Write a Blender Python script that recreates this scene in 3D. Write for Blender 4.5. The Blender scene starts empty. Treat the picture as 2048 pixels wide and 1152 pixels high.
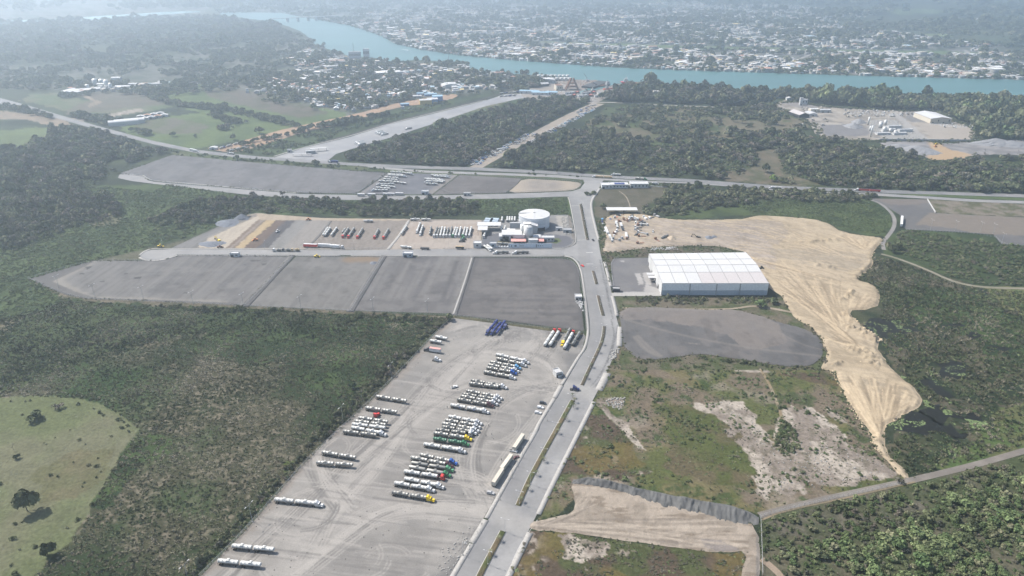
import bpy, bmesh, math, random
import numpy as np
from math import radians, sin, cos, tan, atan, pi, hypot, atan2
from mathutils import Vector, Matrix
from mathutils.geometry import delaunay_2d_cdt, tessellate_polygon

random.seed(7); np.random.seed(7)
S = bpy.context.scene
COL = S.collection

# ------------------------------------------------------------------ camera, sky, sun, exposure
CAM_H, PITCH, F = 290.0, radians(25.3), 1400.0          # metres, tilt below the horizon, focal length in photo pixels
cd = bpy.data.cameras.new('camera'); cam = bpy.data.objects.new('camera', cd); COL.objects.link(cam)
cd.sensor_width = 36.0; cd.lens = 36.0 * F / 2048.0; cd.clip_start = 1.0; cd.clip_end = 60000.0
cam.location = (0, 0, CAM_H); cam.rotation_euler = (radians(90) - PITCH, 0, 0)
S.camera = cam

SUN_EL = radians(50); SUN_DIR = Vector((-cos(radians(27)), sin(radians(27)), 0))   # horizontal direction towards the sun
w = bpy.data.worlds.new('World'); S.world = w; w.use_nodes = True
nt = w.node_tree; nt.nodes.clear()
sky = nt.nodes.new('ShaderNodeTexSky'); sky.sky_type = 'NISHITA'; sky.sun_disc = False
sky.sun_elevation = SUN_EL; sky.sun_rotation = atan2(SUN_DIR.x, SUN_DIR.y); sky.air_density = 1.0; sky.dust_density = 1.5
bg = nt.nodes.new('ShaderNodeBackground'); bg.inputs[1].default_value = 0.115
wo = nt.nodes.new('ShaderNodeOutputWorld')
nt.links.new(sky.outputs[0], bg.inputs[0]); nt.links.new(bg.outputs[0], wo.inputs[0])
sl = bpy.data.lights.new('sun', 'SUN'); sl.energy = 5.0; sl.angle = radians(0.5); sl.color = (1.0, 0.94, 0.865)
so = bpy.data.objects.new('sun', sl); COL.objects.link(so); so.location = (0, 0, 900)
sdv = Vector((SUN_DIR.x * cos(SUN_EL), SUN_DIR.y * cos(SUN_EL), sin(SUN_EL)))
so.rotation_euler = sdv.to_track_quat('Z', 'Y').to_euler()
S.view_settings.view_transform = 'Standard'; S.view_settings.look = 'None'
S.view_settings.exposure = 0.76; S.view_settings.gamma = 1.0; S.view_settings.use_curve_mapping = False
S.cycles.max_bounces = 5; S.cycles.diffuse_bounces = 2; S.cycles.glossy_bounces = 2; S.cycles.transmission_bounces = 2
S.cycles.transparent_max_bounces = 6; S.cycles.volume_bounces = 1
S.cycles.caustics_reflective = False; S.cycles.caustics_refractive = False

# ------------------------------------------------------------------ geometry helpers
SP, CP = sin(PITCH), cos(PITCH)
def P(x, y, z=0.0):
    u = (x - 1024.0) / F; v = (y - 576.0) / F
    dx, dy, dz = u, CP - v * SP, -SP - v * CP
    t = (z - CAM_H) / dz
    return Vector((dx * t, dy * t, z))
def PA(xy):
    xy = np.asarray(xy, float); u = (xy[:, 0] - 1024.0) / F; v = (xy[:, 1] - 576.0) / F
    t = -CAM_H / (-SP - v * CP)
    return np.stack([u * t, (CP - v * SP) * t], 1)
def UNP(w):                                             # world ground point -> photo pixel (for adaptive mesh density only)
    x, y = w[:, 0], w[:, 1]; zc = y * CP + CAM_H * SP; yc = -(y * SP - CAM_H * CP)
    return np.stack([1024 + F * x / zc, 576 + F * yc / zc], 1)
def poly(s):
    a = [float(t) for t in s.replace(',', ' ').split()]
    return np.array(a).reshape(-1, 2)
def polyw(s): return PA(poly(s)) if isinstance(s, str) else PA(s)

def _hash(ix, iy, seed):
    h = (ix.astype(np.int64) * 374761393 + iy.astype(np.int64) * 668265263 + seed * 974634777) & 0xFFFFFFFF
    h = ((h ^ (h >> 13)) * 1274126177) & 0xFFFFFFFF
    return ((h ^ (h >> 16)) & 0xFFFF) / 65535.0
def vnoise(x, y, seed=0):
    ix = np.floor(x); iy = np.floor(y); fx = x - ix; fy = y - iy
    fx = fx * fx * (3 - 2 * fx); fy = fy * fy * (3 - 2 * fy)
    a = _hash(ix, iy, seed); b = _hash(ix + 1, iy, seed); c = _hash(ix, iy + 1, seed); d = _hash(ix + 1, iy + 1, seed)
    return (a * (1 - fx) + b * fx) * (1 - fy) + (c * (1 - fx) + d * fx) * fy
def fbm(x, y, scale, octv=4, seed=0):
    s = 0; a = 1.0; t = 0; x = x / scale; y = y / scale
    for i in range(octv):
        s = s + a * vnoise(x, y, seed + i * 17); t += a; a *= 0.55; x = x * 2.03 + 11.3; y = y * 2.03 + 5.7
    return s / t
def sstep(a, b, x):
    t = np.clip((x - a) / (b - a), 0, 1); return t * t * (3 - 2 * t)
def inpoly(pts, pg):
    x, y = pts[:, 0], pts[:, 1]
    r = np.zeros(len(pts), bool)
    bx = (x >= pg[:, 0].min()) & (x <= pg[:, 0].max()) & (y >= pg[:, 1].min()) & (y <= pg[:, 1].max())
    idx = np.nonzero(bx)[0]
    if not len(idx): return r
    X, Y = x[idx], y[idx]; rr = np.zeros(len(idx), bool)
    n = len(pg)
    for i in range(n):
        x1, y1 = pg[i]; x2, y2 = pg[(i + 1) % n]
        if y1 == y2: continue
        c = ((y1 > Y) != (y2 > Y)) & (X < (x2 - x1) * (Y - y1) / (y2 - y1) + x1)
        rr ^= c
    r[idx] = rr; return r
def segdist(pts, pl, reach):
    """distance of points to an open polyline, only where nearer than reach (else reach)"""
    d = np.full(len(pts), reach, float)
    for i in range(len(pl) - 1):
        a = pl[i]; b = pl[i + 1]
        m = (pts[:, 0] > min(a[0], b[0]) - reach) & (pts[:, 0] < max(a[0], b[0]) + reach) & (pts[:, 1] > min(a[1], b[1]) - reach) & (pts[:, 1] < max(a[1], b[1]) + reach)
        k = np.nonzero(m)[0]
        if not len(k): continue
        q = pts[k]; ab = b - a; L = (ab ** 2).sum()
        t = np.clip(((q - a) @ ab) / max(L, 1e-9), 0, 1)
        dd = np.hypot(*(q - a - t[:, None] * ab).T)
        d[k] = np.minimum(d[k], dd)
    return d
def densify(pg, step, closed=True, jit=0.0, seed=0):
    out = []
    n = len(pg)
    for i in range(n if closed else n - 1):
        a = pg[i]; b = pg[(i + 1) % n]; L = np.hypot(*(b - a)); k = max(1, int(L / step))
        for j in range(k): out.append(a + (b - a) * j / k)
    if not closed: out.append(pg[-1])
    out = np.array(out)
    if jit:
        out[:, 0] += (fbm(out[:, 0], out[:, 1], 9, 3, seed) - .5) * jit * 2
        out[:, 1] += (fbm(out[:, 0] + 400, out[:, 1], 9, 3, seed + 3) - .5) * jit * 2
    return out
def smooth_line(pl, it=2):
    for _ in range(it):
        q = [pl[0]]
        for i in range(len(pl) - 1):
            q += [pl[i] * .75 + pl[i + 1] * .25, pl[i] * .25 + pl[i + 1] * .75]
        q.append(pl[-1]); pl = np.array(q)
    return pl
def smooth_ring(pg, it=2):
    for _ in range(it):
        n = np.roll(pg, -1, 0); pg = np.stack([pg * .75 + n * .25, pg * .25 + n * .75], 1).reshape(-1, 2)
    return pg

# ------------------------------------------------------------------ materials
def mat(name, col, rough=0.8, metal=0.0, noise=None, bump=0.0, attr=False, spec=0.3, rnd=0.0, k=1.0):
    """noise: list of (scale per metre, low, high); attr: multiply by the mesh colour; rnd: brightness spread per object"""
    m = bpy.data.materials.new(name); m.use_nodes = True; n = m.node_tree; b = n.nodes['Principled BSDF']
    b.inputs['Roughness'].default_value = rough; b.inputs['Metallic'].default_value = metal
    b.inputs['Specular IOR Level'].default_value = spec
    cur = None
    if attr:
        a = n.nodes.new('ShaderNodeAttribute'); a.attribute_name = 'Col'; cur = a.outputs['Color']
    else:
        c = n.nodes.new('ShaderNodeRGB'); c.outputs[0].default_value = (*col, 1); cur = c.outputs[0]
    tc = n.nodes.new('ShaderNodeTexCoord') if not attr else None
    geo = n.nodes.new('ShaderNodeNewGeometry')
    first = None; noise = [(a, b_ * (k if i == 0 else 1), c_ * (k if i == 0 else 1)) for i, (a, b_, c_) in enumerate(noise or [])]
    for (sc, lo, hi) in noise:
        t = n.nodes.new('ShaderNodeTexNoise'); t.inputs['Scale'].default_value = sc; t.inputs['Detail'].default_value = 3; t.inputs['Roughness'].default_value = .65
        n.links.new(geo.outputs['Position'], t.inputs['Vector'])
        r = n.nodes.new('ShaderNodeMapRange'); r.inputs[1].default_value = .3; r.inputs[2].default_value = .7; r.inputs[3].default_value = lo; r.inputs[4].default_value = hi
        n.links.new(t.outputs[0], r.inputs[0])
        x = n.nodes.new('ShaderNodeVectorMath'); x.operation = 'SCALE'
        n.links.new(cur, x.inputs[0]); n.links.new(r.outputs[0], x.inputs['Scale']); cur = x.outputs[0]
        if first is None: first = t
    if rnd:
        oi = n.nodes.new('ShaderNodeObjectInfo'); r = n.nodes.new('ShaderNodeMapRange')
        r.inputs[3].default_value = 1 - rnd; r.inputs[4].default_value = 1 + rnd
        n.links.new(oi.outputs['Random'], r.inputs[0])
        x = n.nodes.new('ShaderNodeVectorMath'); x.operation = 'SCALE'
        n.links.new(cur, x.inputs[0]); n.links.new(r.outputs[0], x.inputs['Scale']); cur = x.outputs[0]
    n.links.new(cur, b.inputs['Base Color'])
    if bump and first is not None:
        bp = n.nodes.new('ShaderNodeBump'); bp.inputs['Strength'].default_value = 1.0; bp.inputs['Distance'].default_value = bump
        n.links.new(first.outputs[0], bp.inputs['Height']); n.links.new(bp.outputs[0], b.inputs['Normal'])
    return m
M = {}
M['earth'] = mat('vegetated_earth', (0, 0, 0), .95, noise=[(.45, .72, 1.3), (.08, .85, 1.15)], bump=.5, attr=True, spec=.1, k=.48)
M['gravel'] = mat('gravel', (0, 0, 0), .92, noise=[(1.1, .9, 1.1), (.12, .93, 1.07)], bump=.08, attr=True, spec=.2, k=.535)
M['lot'] = mat('rolled_gravel', (0, 0, 0), .92, noise=[(.9, .88, 1.1), (.12, .93, 1.07)], bump=.08, attr=True, spec=.2, k=.355)
M['sand'] = mat('sand', (0, 0, 0), .95, noise=[(1.3, .86, 1.12), (.25, .92, 1.08)], bump=.35, attr=True, spec=.1, k=.575)
M['asphalt'] = mat('asphalt', (0, 0, 0), .85, noise=[(.5, .93, 1.07), (.09, .93, 1.08)], bump=.02, attr=True, spec=.3, k=.52)
M['concrete'] = mat('concrete', (.275, .265, .248), .9, noise=[(.8, .82, 1.12)])
M['kerb'] = mat('kerb_stone', (.27, .262, .245), .9, noise=[(1.5, .85, 1.12)])

# ------------------------------------------------------------------ object helpers
def tag(o, label=None, cat=None, group=None, kind=None):
    if label: o['label'] = label
    if cat: o['category'] = cat
    if group: o['group'] = group
    if kind: o['kind'] = kind
    return o
def link(name, me, parent=None):
    o = bpy.data.objects.new(name, me); COL.objects.link(o)
    if parent is not None: o.parent = parent
    return o
def empty(name, loc, rz=0.0, label=None, cat=None, group=None):
    o = bpy.data.objects.new(name, None); COL.objects.link(o); o.location = loc; o.rotation_euler = (0, 0, rz); o.empty_display_size = 1
    return tag(o, label, cat, group)
def meshdata(name, v, f, m, cols=None, smooth=False):
    me = bpy.data.meshes.new(name)
    v = np.asarray(v, np.float32); 
    if isinstance(f, np.ndarray) and f.ndim == 2:
        k = f.shape[1]; me.vertices.add(len(v)); me.vertices.foreach_set('co', v.ravel())
        me.loops.add(f.size); me.loops.foreach_set('vertex_index', f.ravel().astype(np.int32))
        me.polygons.add(len(f)); me.polygons.foreach_set('loop_start', np.arange(0, f.size, k, dtype=np.int32))
        me.update(calc_edges=True); me.validate()
    else:
        me.from_pydata([tuple(map(float, q)) for q in v], [], [tuple(map(int, q)) for q in f]); me.update()
    if cols is not None:
        a = me.color_attributes.new('Col', 'FLOAT_COLOR', 'POINT')
        c = np.ones((len(v), 4), np.float32); c[:, :3] = cols; a.data.foreach_set('color', c.ravel())
    for mm in (m if isinstance(m, (list, tuple)) else [m]): me.materials.append(mm)
    if smooth: me.shade_smooth()
    return me

def sheet(name, pg, z, m, paint, step=3.0, jit=0.0, rise=0.0, rim=3.0, hfun=None, smooth=True, seed=1, edge_px=6.0):
    """a ground sheet: outline pg (photo pixels), filled with a triangulation whose density follows the distance"""
    px = poly(pg) if isinstance(pg, str) else np.asarray(pg, float)
    if smooth: px = smooth_ring(px, 1)
    ringp = densify(px, edge_px)
    ring = PA(ringp)
    if jit:
        ring[:, 0] += (fbm(ring[:, 0], ring[:, 1], 7, 3, seed) - .5) * jit * 2; ring[:, 1] += (fbm(ring[:, 0] + 300, ring[:, 1], 7, 3, seed + 5) - .5) * jit * 2
    rp = UNP(ring)
    x0, y0 = rp.min(0); x1, y1 = rp.max(0)
    gx, gy = np.meshgrid(np.arange(x0, x1, step), np.arange(y0, y1, step * .8))
    gx = gx + (np.arange(gx.shape[0]) % 2)[:, None] * step * .5
    g = np.stack([gx.ravel(), gy.ravel()], 1); g += np.random.uniform(-.3, .3, g.shape) * step
    gw = PA(g); gw = gw[inpoly(gw, ring)]
    pts = np.concatenate([gw, ring]); n0 = len(gw)
    off = pts.mean(0)
    r = delaunay_2d_cdt([Vector(q) for q in (pts - off).tolist()], [], [list(range(n0, len(pts)))], 1, 1e-4)
    v = np.array([(a[0], a[1]) for a in r[0]]) + off
    f = np.array(r[2], np.int32)
    zz = np.full(len(v), z, float)
    if rise or hfun is not None:
        cl = np.concatenate([ring, ring[:1]])
        if rise:
            d = segdist(v, cl, rim); zz += rise * sstep(0, rim, d)
        if hfun is not None: zz += hfun(v, UNP(v))
    c = paint(v, UNP(v))
    me = meshdata(name, np.column_stack([v, zz]), f, m, c, smooth=True)
    o = link(name, me); tag(o, kind='structure')
    return o
def strip_pg(line, hw):                                # photo polyline + half width in metres -> world outline
    pl = smooth_line(polyw(line) if isinstance(line, str) else line)
    t = np.gradient(pl, axis=0); t /= np.hypot(t[:, 0], t[:, 1])[:, None]
    nrm = np.stack([-t[:, 1], t[:, 0]], 1)
    hw = np.interp(np.linspace(0, 1, len(pl)), np.linspace(0, 1, len(hw)), hw) if isinstance(hw, (list, tuple)) else np.full(len(pl), hw)
    return pl, nrm, hw
def ribbon(name, line, hw, z, m, paint, kind='structure', thick=0.0, n_across=3, parent=None):
    pl, nrm, h = strip_pg(line, hw)
    L = np.r_[0, np.cumsum(np.hypot(*np.diff(pl, axis=0).T))]
    k = max(8, min(900, int(L[-1] / 3)))
    s = np.linspace(0, L[-1], k)
    c = np.stack([np.interp(s, L, pl[:, 0]), np.interp(s, L, pl[:, 1])], 1); nn = np.stack([np.interp(s, L, nrm[:, 0]), np.interp(s, L, nrm[:, 1])], 1); hh = np.interp(s, L, h)
    cols = np.linspace(-1, 1, n_across + 1)
    v = np.concatenate([c + nn * (hh * q)[:, None] for q in cols])
    V = np.column_stack([v, np.full(len(v), z)])
    f = []
    W = n_across + 1
    for j in range(n_across):
        for i in range(k - 1): f.append((j * k + i, (j + 1) * k + i, (j + 1) * k + i + 1, j * k + i + 1))
    if thick:
        b = V.copy(); b[:, 2] -= thick; n0 = len(V); V = np.concatenate([V, b])
        for i in range(k - 1):
            f.append((i + 1, i + n0 + 1, i + n0, i)); a = n_across * k; f.append((a + i, a + i + n0, a + i + 1 + n0, a + i + 1))
        for i in (0, k - 1):
            for j in range(n_across):
                q = (j * k + i, (j + 1) * k + i, (j + 1) * k + i + n0, j * k + i + n0); f.append(q if i else q[::-1])
    cc = None if paint is None else paint(V[:, :2], UNP(V[:, :2]))
    me = meshdata(name, V, np.array(f, np.int32)[:, ::-1], m, cc); o = link(name, me, parent)
    # make faces look up
    if kind: tag(o, kind=kind)
    return o

def mixc(a, b, t):
    t = np.asarray(t, float)
    if t.ndim: t = t[:, None]
    return np.asarray(a)[None] * (1 - t) + np.asarray(b)[None] * t if np.ndim(a) == 1 and np.ndim(b) == 1 else a * (1 - t) + b * t
def two(c1, c2, scale, seed=0, lo=.35, hi=.65):
    return lambda w, p: mixc(np.array(c1), np.array(c2), sstep(lo, hi, fbm(w[:, 0], w[:, 1], scale, 4, seed)))
# ------------------------------------------------------------------ the land: one sheet to the horizon
G_FOR, G_MID, G_LIT = (.040, .058, .030), (.062, .088, .040), (.10, .14, .055)
ZONES = []
def zone(pg, paint, jit=3.0, cut=None): ZONES.append((polyw(pg), paint, jit, cut))
forest = two((.036, .050, .030), (.070, .092, .045), 40, 1)
scrubg = two((.050, .075, .032), (.085, .12, .05), 18, 3)
pasture = two((.125, .165, .065), (.20, .20, .115), 60, 5)
pale_past = two((.15, .20, .075), (.11, .155, .06), 45, 7)
dry = two((.20, .17, .12), (.15, .15, .09), 30, 9)
brownp = two((.17, .145, .115), (.13, .13, .085), 30, 11)
dirt = two((.40, .31, .23), (.30, .25, .19), 12, 13)
pale = two((.50, .44, .37), (.36, .31, .26), 8, 15)
def reedp(w, p):
    x, y = w[:, 0], w[:, 1]
    a = fbm(x, y, 45, 4, 21); b = fbm(x + y * .3, y - x * .2, 3.0, 3, 23); c = fbm(x, y, 90, 3, 29)
    base = mixc(np.array((.040, .062, .026)), np.array((.085, .085, .050)), sstep(.40, .58, a))
    straw = sstep(.50, .72, b) * sstep(.42, .58, a) * .85
    r = mixc(base, np.array((.27, .235, .175))[None], straw)
    return mixc(r, np.array((.05, .10, .03))[None], sstep(.56, .66, c) * .55)
def reedgreen(w, p):
    x, y = w[:, 0], w[:, 1]
    return mixc(np.array((.035, .060, .024)), np.array((.075, .115, .040)), sstep(.4, .65, fbm(x, y, 14, 4, 31)))
def marshp(w, p):
    x, y = w[:, 0], w[:, 1]
    r = mixc(np.array((.034, .050, .026)), np.array((.075, .085, .045)), sstep(.42, .6, fbm(x, y, 20, 4, 33)))
    return mixc(r, np.array((.20, .16, .12))[None], sstep(.56, .7, fbm(x, y, 9, 3, 35)) * .5)
def fieldp(w, p):
    x, y = w[:, 0], w[:, 1]
    r = mixc(np.array((.13, .145, .055)), np.array((.20, .175, .09)), sstep(.42, .6, fbm(x, y, 22, 4, 37)))
    r = mixc(r, np.array((.225, .18, .135))[None], sstep(.48, .62, fbm(x + 90, y, 30, 4, 39)) * .9)
    r = mixc(r, np.array((.055, .09, .03))[None], sstep(.57, .70, fbm(x, y + 70, 8, 4, 45)) * .8)
    return mixc(r, np.array((.34, .29, .235))[None], sstep(.61, .72, fbm(x, y + 200, 30, 5, 41)) * .6)
def bare(w, p):
    x, y = w[:, 0], w[:, 1]
    r = mixc(np.array((.33, .28, .235)), np.array((.55, .485, .41)), sstep(.42, .62, fbm(x, y, 12, 5, 43)))
    return mixc(r, np.array((.17, .15, .105))[None], sstep(.57, .70, fbm(x, y, 3.5, 3, 47)) * .6)
def brownscrub(w, p):
    x, y = w[:, 0], w[:, 1]
    r = mixc(np.array((.125, .095, .068)), np.array((.10, .115, .05)), sstep(.42, .6, fbm(x, y, 16, 4, 49)))
    r = mixc(r, np.array((.40, .34, .28))[None], sstep(.58, .68, fbm(x, y, 5, 4, 51)) * sstep(.45, .6, fbm(x, y, 35, 2, 53)))
    return mixc(r, np.array((.19, .15, .055))[None], sstep(.56, .64, fbm(x, y, 26, 3, 55)) * .7)
town = two((.24, .235, .22), (.085, .105, .065), 38, 57, .40, .6)
bank = two((.22, .20, .17), (.09, .10, .07), 20, 58)

# far side of the river: town, woods, fields
zone('-700 62, -100 52, 330 33, 440 22, 560 24, 700 50, 800 88, 920 110, 1130 127, 1350 139, 1690 149, 2100 158, 2800 172, 2800 102, 2048 96, 1700 62, 1400 36, 1000 4, 400 -8, -700 10', town, 30)
zone('-400 120, 60 130, 300 120, 560 60, 630 80, 700 110, 800 125, 935 125, 1100 150, 1200 185, 1190 200, 1040 192, 900 190, 700 232, 600 215, 470 190, 330 200, 100 180, -400 170', two((.19, .185, .16), (.065, .085, .05), 30, 59), 20)
zone('1050 82, 1348 91, 1700 99, 1960 104, 1960 110, 1700 105, 1348 97, 1230 93', two((.15, .21, .09), (.19, .22, .12), 60, 61), 4)
zone('1230 92, 1330 96, 1360 101, 1300 104, 1240 100', pale_past, 4)
zone('1770 118, 1850 120, 1848 130, 1770 128', pale_past, 3)
zone('1780 16, 1900 20, 1920 24, 1800 30, 1770 24', pale_past, 6)
zone('1870 50, 2100 44, 2200 90, 1990 84, 1860 66', two((.10, .13, .07), (.14, .15, .09), 60, 62), 12)
zone('1820 70, 1900 68, 1910 74, 1820 74', two((.26, .32, .14), (.2, .24, .1), 60, 62), 6)
# north-west pastures
zone('60 190, 110 186, 240 215, 330 200, 345 214, 290 224, 150 228, 100 214, 40 200', two((.13, .17, .08), (.19, .19, .12), 40, 63), 8)
zone('150 190, 240 182, 330 190, 345 208, 250 216, 140 232, 130 222, 180 200', two((.19, .165, .13), (.16, .15, .11), 30, 65), 5)
zone('310 168, 400 170, 500 182, 600 206, 690 226, 700 236, 560 268, 430 290, 380 300, 300 282, 240 262, 240 255, 340 232, 400 226, 300 195', pale_past, 5)
zone('400 172, 460 176, 540 190, 640 218, 660 226, 600 236, 500 214, 420 196', brownp, 6)
zone('260 240, 350 236, 420 250, 400 268, 330 268, 270 262', two((.18, .165, .125), (.14, .155, .08), 25, 66), 5)
zone('0 262, 70 254, 100 256, 112 268, 90 282, 40 298, -200 310, -200 262', two((.17, .22, .09), (.14, .18, .08), 25, 67), 4)
zone('60 225, 110 232, 130 238, 150 250, 118 252, 80 248, 50 238, 0 240, -200 230, -200 215', dirt, 5)
zone('130 238, 200 232, 280 216, 290 222, 200 238, 150 244', pale, 4)
zone('165 194, 175 190, 190 200, 205 204, 180 214, 174 212, 190 203', dirt, 1.5)
# verge and fields round the long truck strip and the dirt road
zone('560 312, 620 292, 700 268, 800 238, 900 208, 1000 186, 880 200, 700 244, 540 282, 450 302', scrubg, 3)
zone('700 300, 790 275, 880 247, 960 218, 1040 198, 1060 206, 900 250, 800 285, 720 305', scrubg, 4)
zone('880 222, 960 204, 1020 200, 1000 210, 920 230, 890 236', two((.15, .17, .09), (.22, .2, .13), 20, 68), 3)
# meadow between the wrecked cars and the quarry
zone('1100 290, 1160 262, 1210 214, 1300 212, 1430 216, 1560 218, 1620 250, 1580 275, 1400 290, 1240 296', (lambda w, p: mixc(mixc(np.array((.075, .10, .045)), np.array((.20, .175, .115)), sstep(.44, .56, fbm(w[:, 0], w[:, 1], 60, 4, 69))), np.array((.10, .13, .055))[None], sstep(.54, .62, fbm(w[:, 0], w[:, 1], 25, 3, 68)))), 6)
zone('1130 270, 1200 255, 1270 262, 1300 258, 1280 240, 1340 228, 1400 222, 1425 240, 1380 262, 1380 280, 1250 285, 1120 288', two((.19, .165, .11), (.13, .14, .075), 22, 70), 5)
zone('1448 252, 1470 240, 1560 240, 1595 250, 1590 262, 1540 262, 1450 264', two((.19, .175, .12), (.22, .19, .13), 20, 71), 3)
zone('1440 345, 1520 332, 1600 352, 1640 370, 1560 372, 1450 362', two((.12, .125, .07), (.20, .17, .12), 14, 72), 4)
zone('1500 305, 1560 296, 1580 320, 1560 345, 1510 338', two((.20, .17, .12), (.15, .14, .09), 14, 73), 4)
# mid strip of bushes between the two gravel rows, verge of the highway
zone('340 302, 600 318, 760 338, 900 343, 1160 352, 1160 360, 900 350, 770 343, 700 338, 520 326, 350 312', two((.10, .135, .055), (.14, .15, .08), 14, 74), 2)
zone('900 398, 1130 396, 1140 405, 1145 428, 900 425, 860 410', two((.075, .125, .045), (.11, .16, .06), 20, 75), 3)
zone('1200 378, 1335 372, 1330 395, 1290 410, 1290 432, 1210 440, 1188 430, 1190 395', two((.12, .115, .075), (.155, .14, .10), 12, 76), 2)
zone('1100 432, 1140 430, 1152 480, 1150 500, 1120 500, 1080 450', two((.33, .30, .27), (.25, .23, .2), 6, 77), 1)
# left green belt
zone('-700 330, 0 392, 200 372, 330 368, 500 392, 700 402, 1130 396, 1140 428, 500 430, 380 472, 180 525, 60 558, 140 598, 200 610, 0 640, -700 640', two((.055, .085, .034), (.095, .135, .052), 26, 79), 6)
zone('170 440, 215 425, 245 430, 240 445, 190 455', dry, 3)
zone('185 523, 380 478, 340 497, 300 500, 278 512, 282 520, 190 524', two((.19, .175, .125), (.14, .14, .085), 10, 80), 1)
zone('56 556, 500 611, 760 625, 905 634, 880 645, 690 628, 480 622, 250 612, 130 602', two((.12, .115, .07), (.22, .19, .14), 8, 81), 1.5)
# reed marsh and the pasture in its corner
RZ = '-900 640, 0 634, 60 628, 140 600, 250 608, 480 616, 690 628, 890 640, 870 662, 800 744, 720 824, 632 904, 600 937, 487 1066, 401 1152, 240 1315, -1200 1315'
zone(RZ, reedp, 2.0)
zone('-900 640, 60 622, 140 598, 250 610, 480 618, 560 630, 420 660, 260 690, 120 740, 0 790, -900 800', two((.075, .105, .042), (.045, .07, .028), 22, 82), 8)
zone('400 660, 520 640, 640 640, 740 660, 800 700, 760 760, 700 800, 640 790, 560 730, 440 720, 380 690', reedgreen, 10)
zone('200 905, 262 880, 330 870, 340 900, 260 950, 230 1010, 190 1000', reedgreen, 6)
zone('560 925, 582 920, 590 932, 575 948, 560 945', two((.16, .20, .05), (.12, .16, .04), 5, 83), 3)
zone('-900 636, 0 640, 40 636, 30 655, 0 680, -900 720', two((.20, .18, .12), (.17, .17, .10), 30, 84), 3)
zone('-900 800, 0 793, 110 793, 195 803, 262 842, 280 860, 262 885, 240 915, 212 960, 190 1005, 168 1045, 130 1095, 70 1152, 20 1230, -900 1230', two((.165, .19, .092), (.205, .205, .125), 40, 85), 2.5)
zone('60 950, 160 900, 230 900, 200 960, 150 1000, 90 1010', two((.19, .175, .10), (.17, .17, .09), 14, 86), 5)
# east: marsh, bushes, open field
zone('1700 400, 1790 404, 1788 430, 1775 475, 1700 465, 1660 448, 1500 430, 1330 440, 1340 425, 1480 410, 1600 400', two((.048, .075, .03), (.09, .125, .045), 26, 87), 4)
zone('1778 470, 1815 460, 1985 470, 2003 490, 2300 500, 2300 590, 2048 572, 1960 572, 1900 556, 1850 535, 1800 518, 1765 508', scrubg, 3)
zone('1745 520, 1800 522, 1870 545, 1960 576, 2048 574, 2500 600, 2600 900, 2048 905, 1816 962, 1760 900, 1840 800, 1750 690, 1700 640, 1700 560', marshp, 3)
zone('1830 560, 1900 580, 2010 620, 2048 660, 2048 740, 1960 690, 1880 650, 1800 625, 1770 590', reedgreen, 10)
zone('1960 576, 2048 574, 2300 590, 2300 660, 2040 630, 1990 600', two((.20, .20, .09), (.13, .16, .06), 12, 88), 5)
zone('1990 830, 2048 800, 2200 820, 2200 905, 2048 903, 1900 940, 1860 930, 1960 880', two((.10, .15, .05), (.15, .16, .07), 14, 89), 4)
FZ = '1246 690, 1257 706, 1280 723, 1400 708, 1500 722, 1640 736, 1673 744, 1690 790, 1714 828, 1743 874, 1760 905, 1818 962, 1700 985, 1519 1030, 1456 1012, 1370 996, 1237 967, 1160 955, 1145 966, 1150 1000, 1110 1032, 1076 1042, 1100 980, 1186 805, 1235 694'
zone(FZ, fieldp, 1.0)
zone('1390 712, 1420 712, 1500 722, 1530 732, 1540 745, 1480 744, 1430 735, 1395 722', pale, 2)
zone('1545 745, 1640 745, 1672 752, 1680 775, 1610 762', brownscrub, 2)
zone('1415 800, 1470 800, 1505 826, 1535 866, 1550 900, 1600 900, 1640 885, 1700 890, 1812 948, 1760 962, 1640 968, 1560 990, 1535 1005, 1505 985, 1485 925, 1455 865, 1380 830', bare, 5)
zone('1560 815, 1630 815, 1690 870, 1700 905, 1600 905, 1545 895, 1560 850', bare, 4)
zone('1650 810, 1690 830, 1700 850, 1660 835', pale, 2)
zone('1200 795, 1250 795, 1245 815, 1210 812, 1260 850, 1290 900, 1260 880, 1215 830, 1190 806', bare, 2.5)
zone('1170 830, 1215 830, 1260 880, 1300 940, 1230 965, 1150 950, 1110 985, 1095 990, 1150 870', brownscrub, 4)
zone('1320 800, 1430 830, 1480 900, 1510 985, 1330 940', two((.11, .13, .045), (.155, .13, .075), 16, 90), 8)
zone('1518 1030, 1700 985, 1815 966, 1800 975, 1700 1000, 1560 1040', two((.15, .15, .05), (.10, .13, .04), 10, 91), 1.5)
zone('1063 1062, 1137 1066, 1211 1077, 1343 1095, 1448 1108, 1496 1103, 1482 1152, 1440 1330, 900 1330, 1000 1170', brownscrub, 1.5)
zone('1100 1075, 1200 1078, 1230 1110, 1180 1130, 1120 1110', bare, 5)
zone('1519 1032, 1816 968, 2048 905, 2700 760, 2900 1330, 1500 1330, 1522 1152', two((.080, .10, .048), (.15, .14, .095), 16, 92), 2)
zone('1530 1050, 1640 1020, 1740 990, 1850 1000, 1860 1050, 1740 1075, 1620 1080, 1540 1075', two((.17, .155, .12), (.10, .11, .065), 9, 93), 4)
zone('1850 397, 1900 401, 2048 408, 2400 420, 2400 447, 2048 434, 1960 430, 1872 425', two((.15, .15, .085), (.27, .235, .185), 12, 188, .42, .58), 2)
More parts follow.
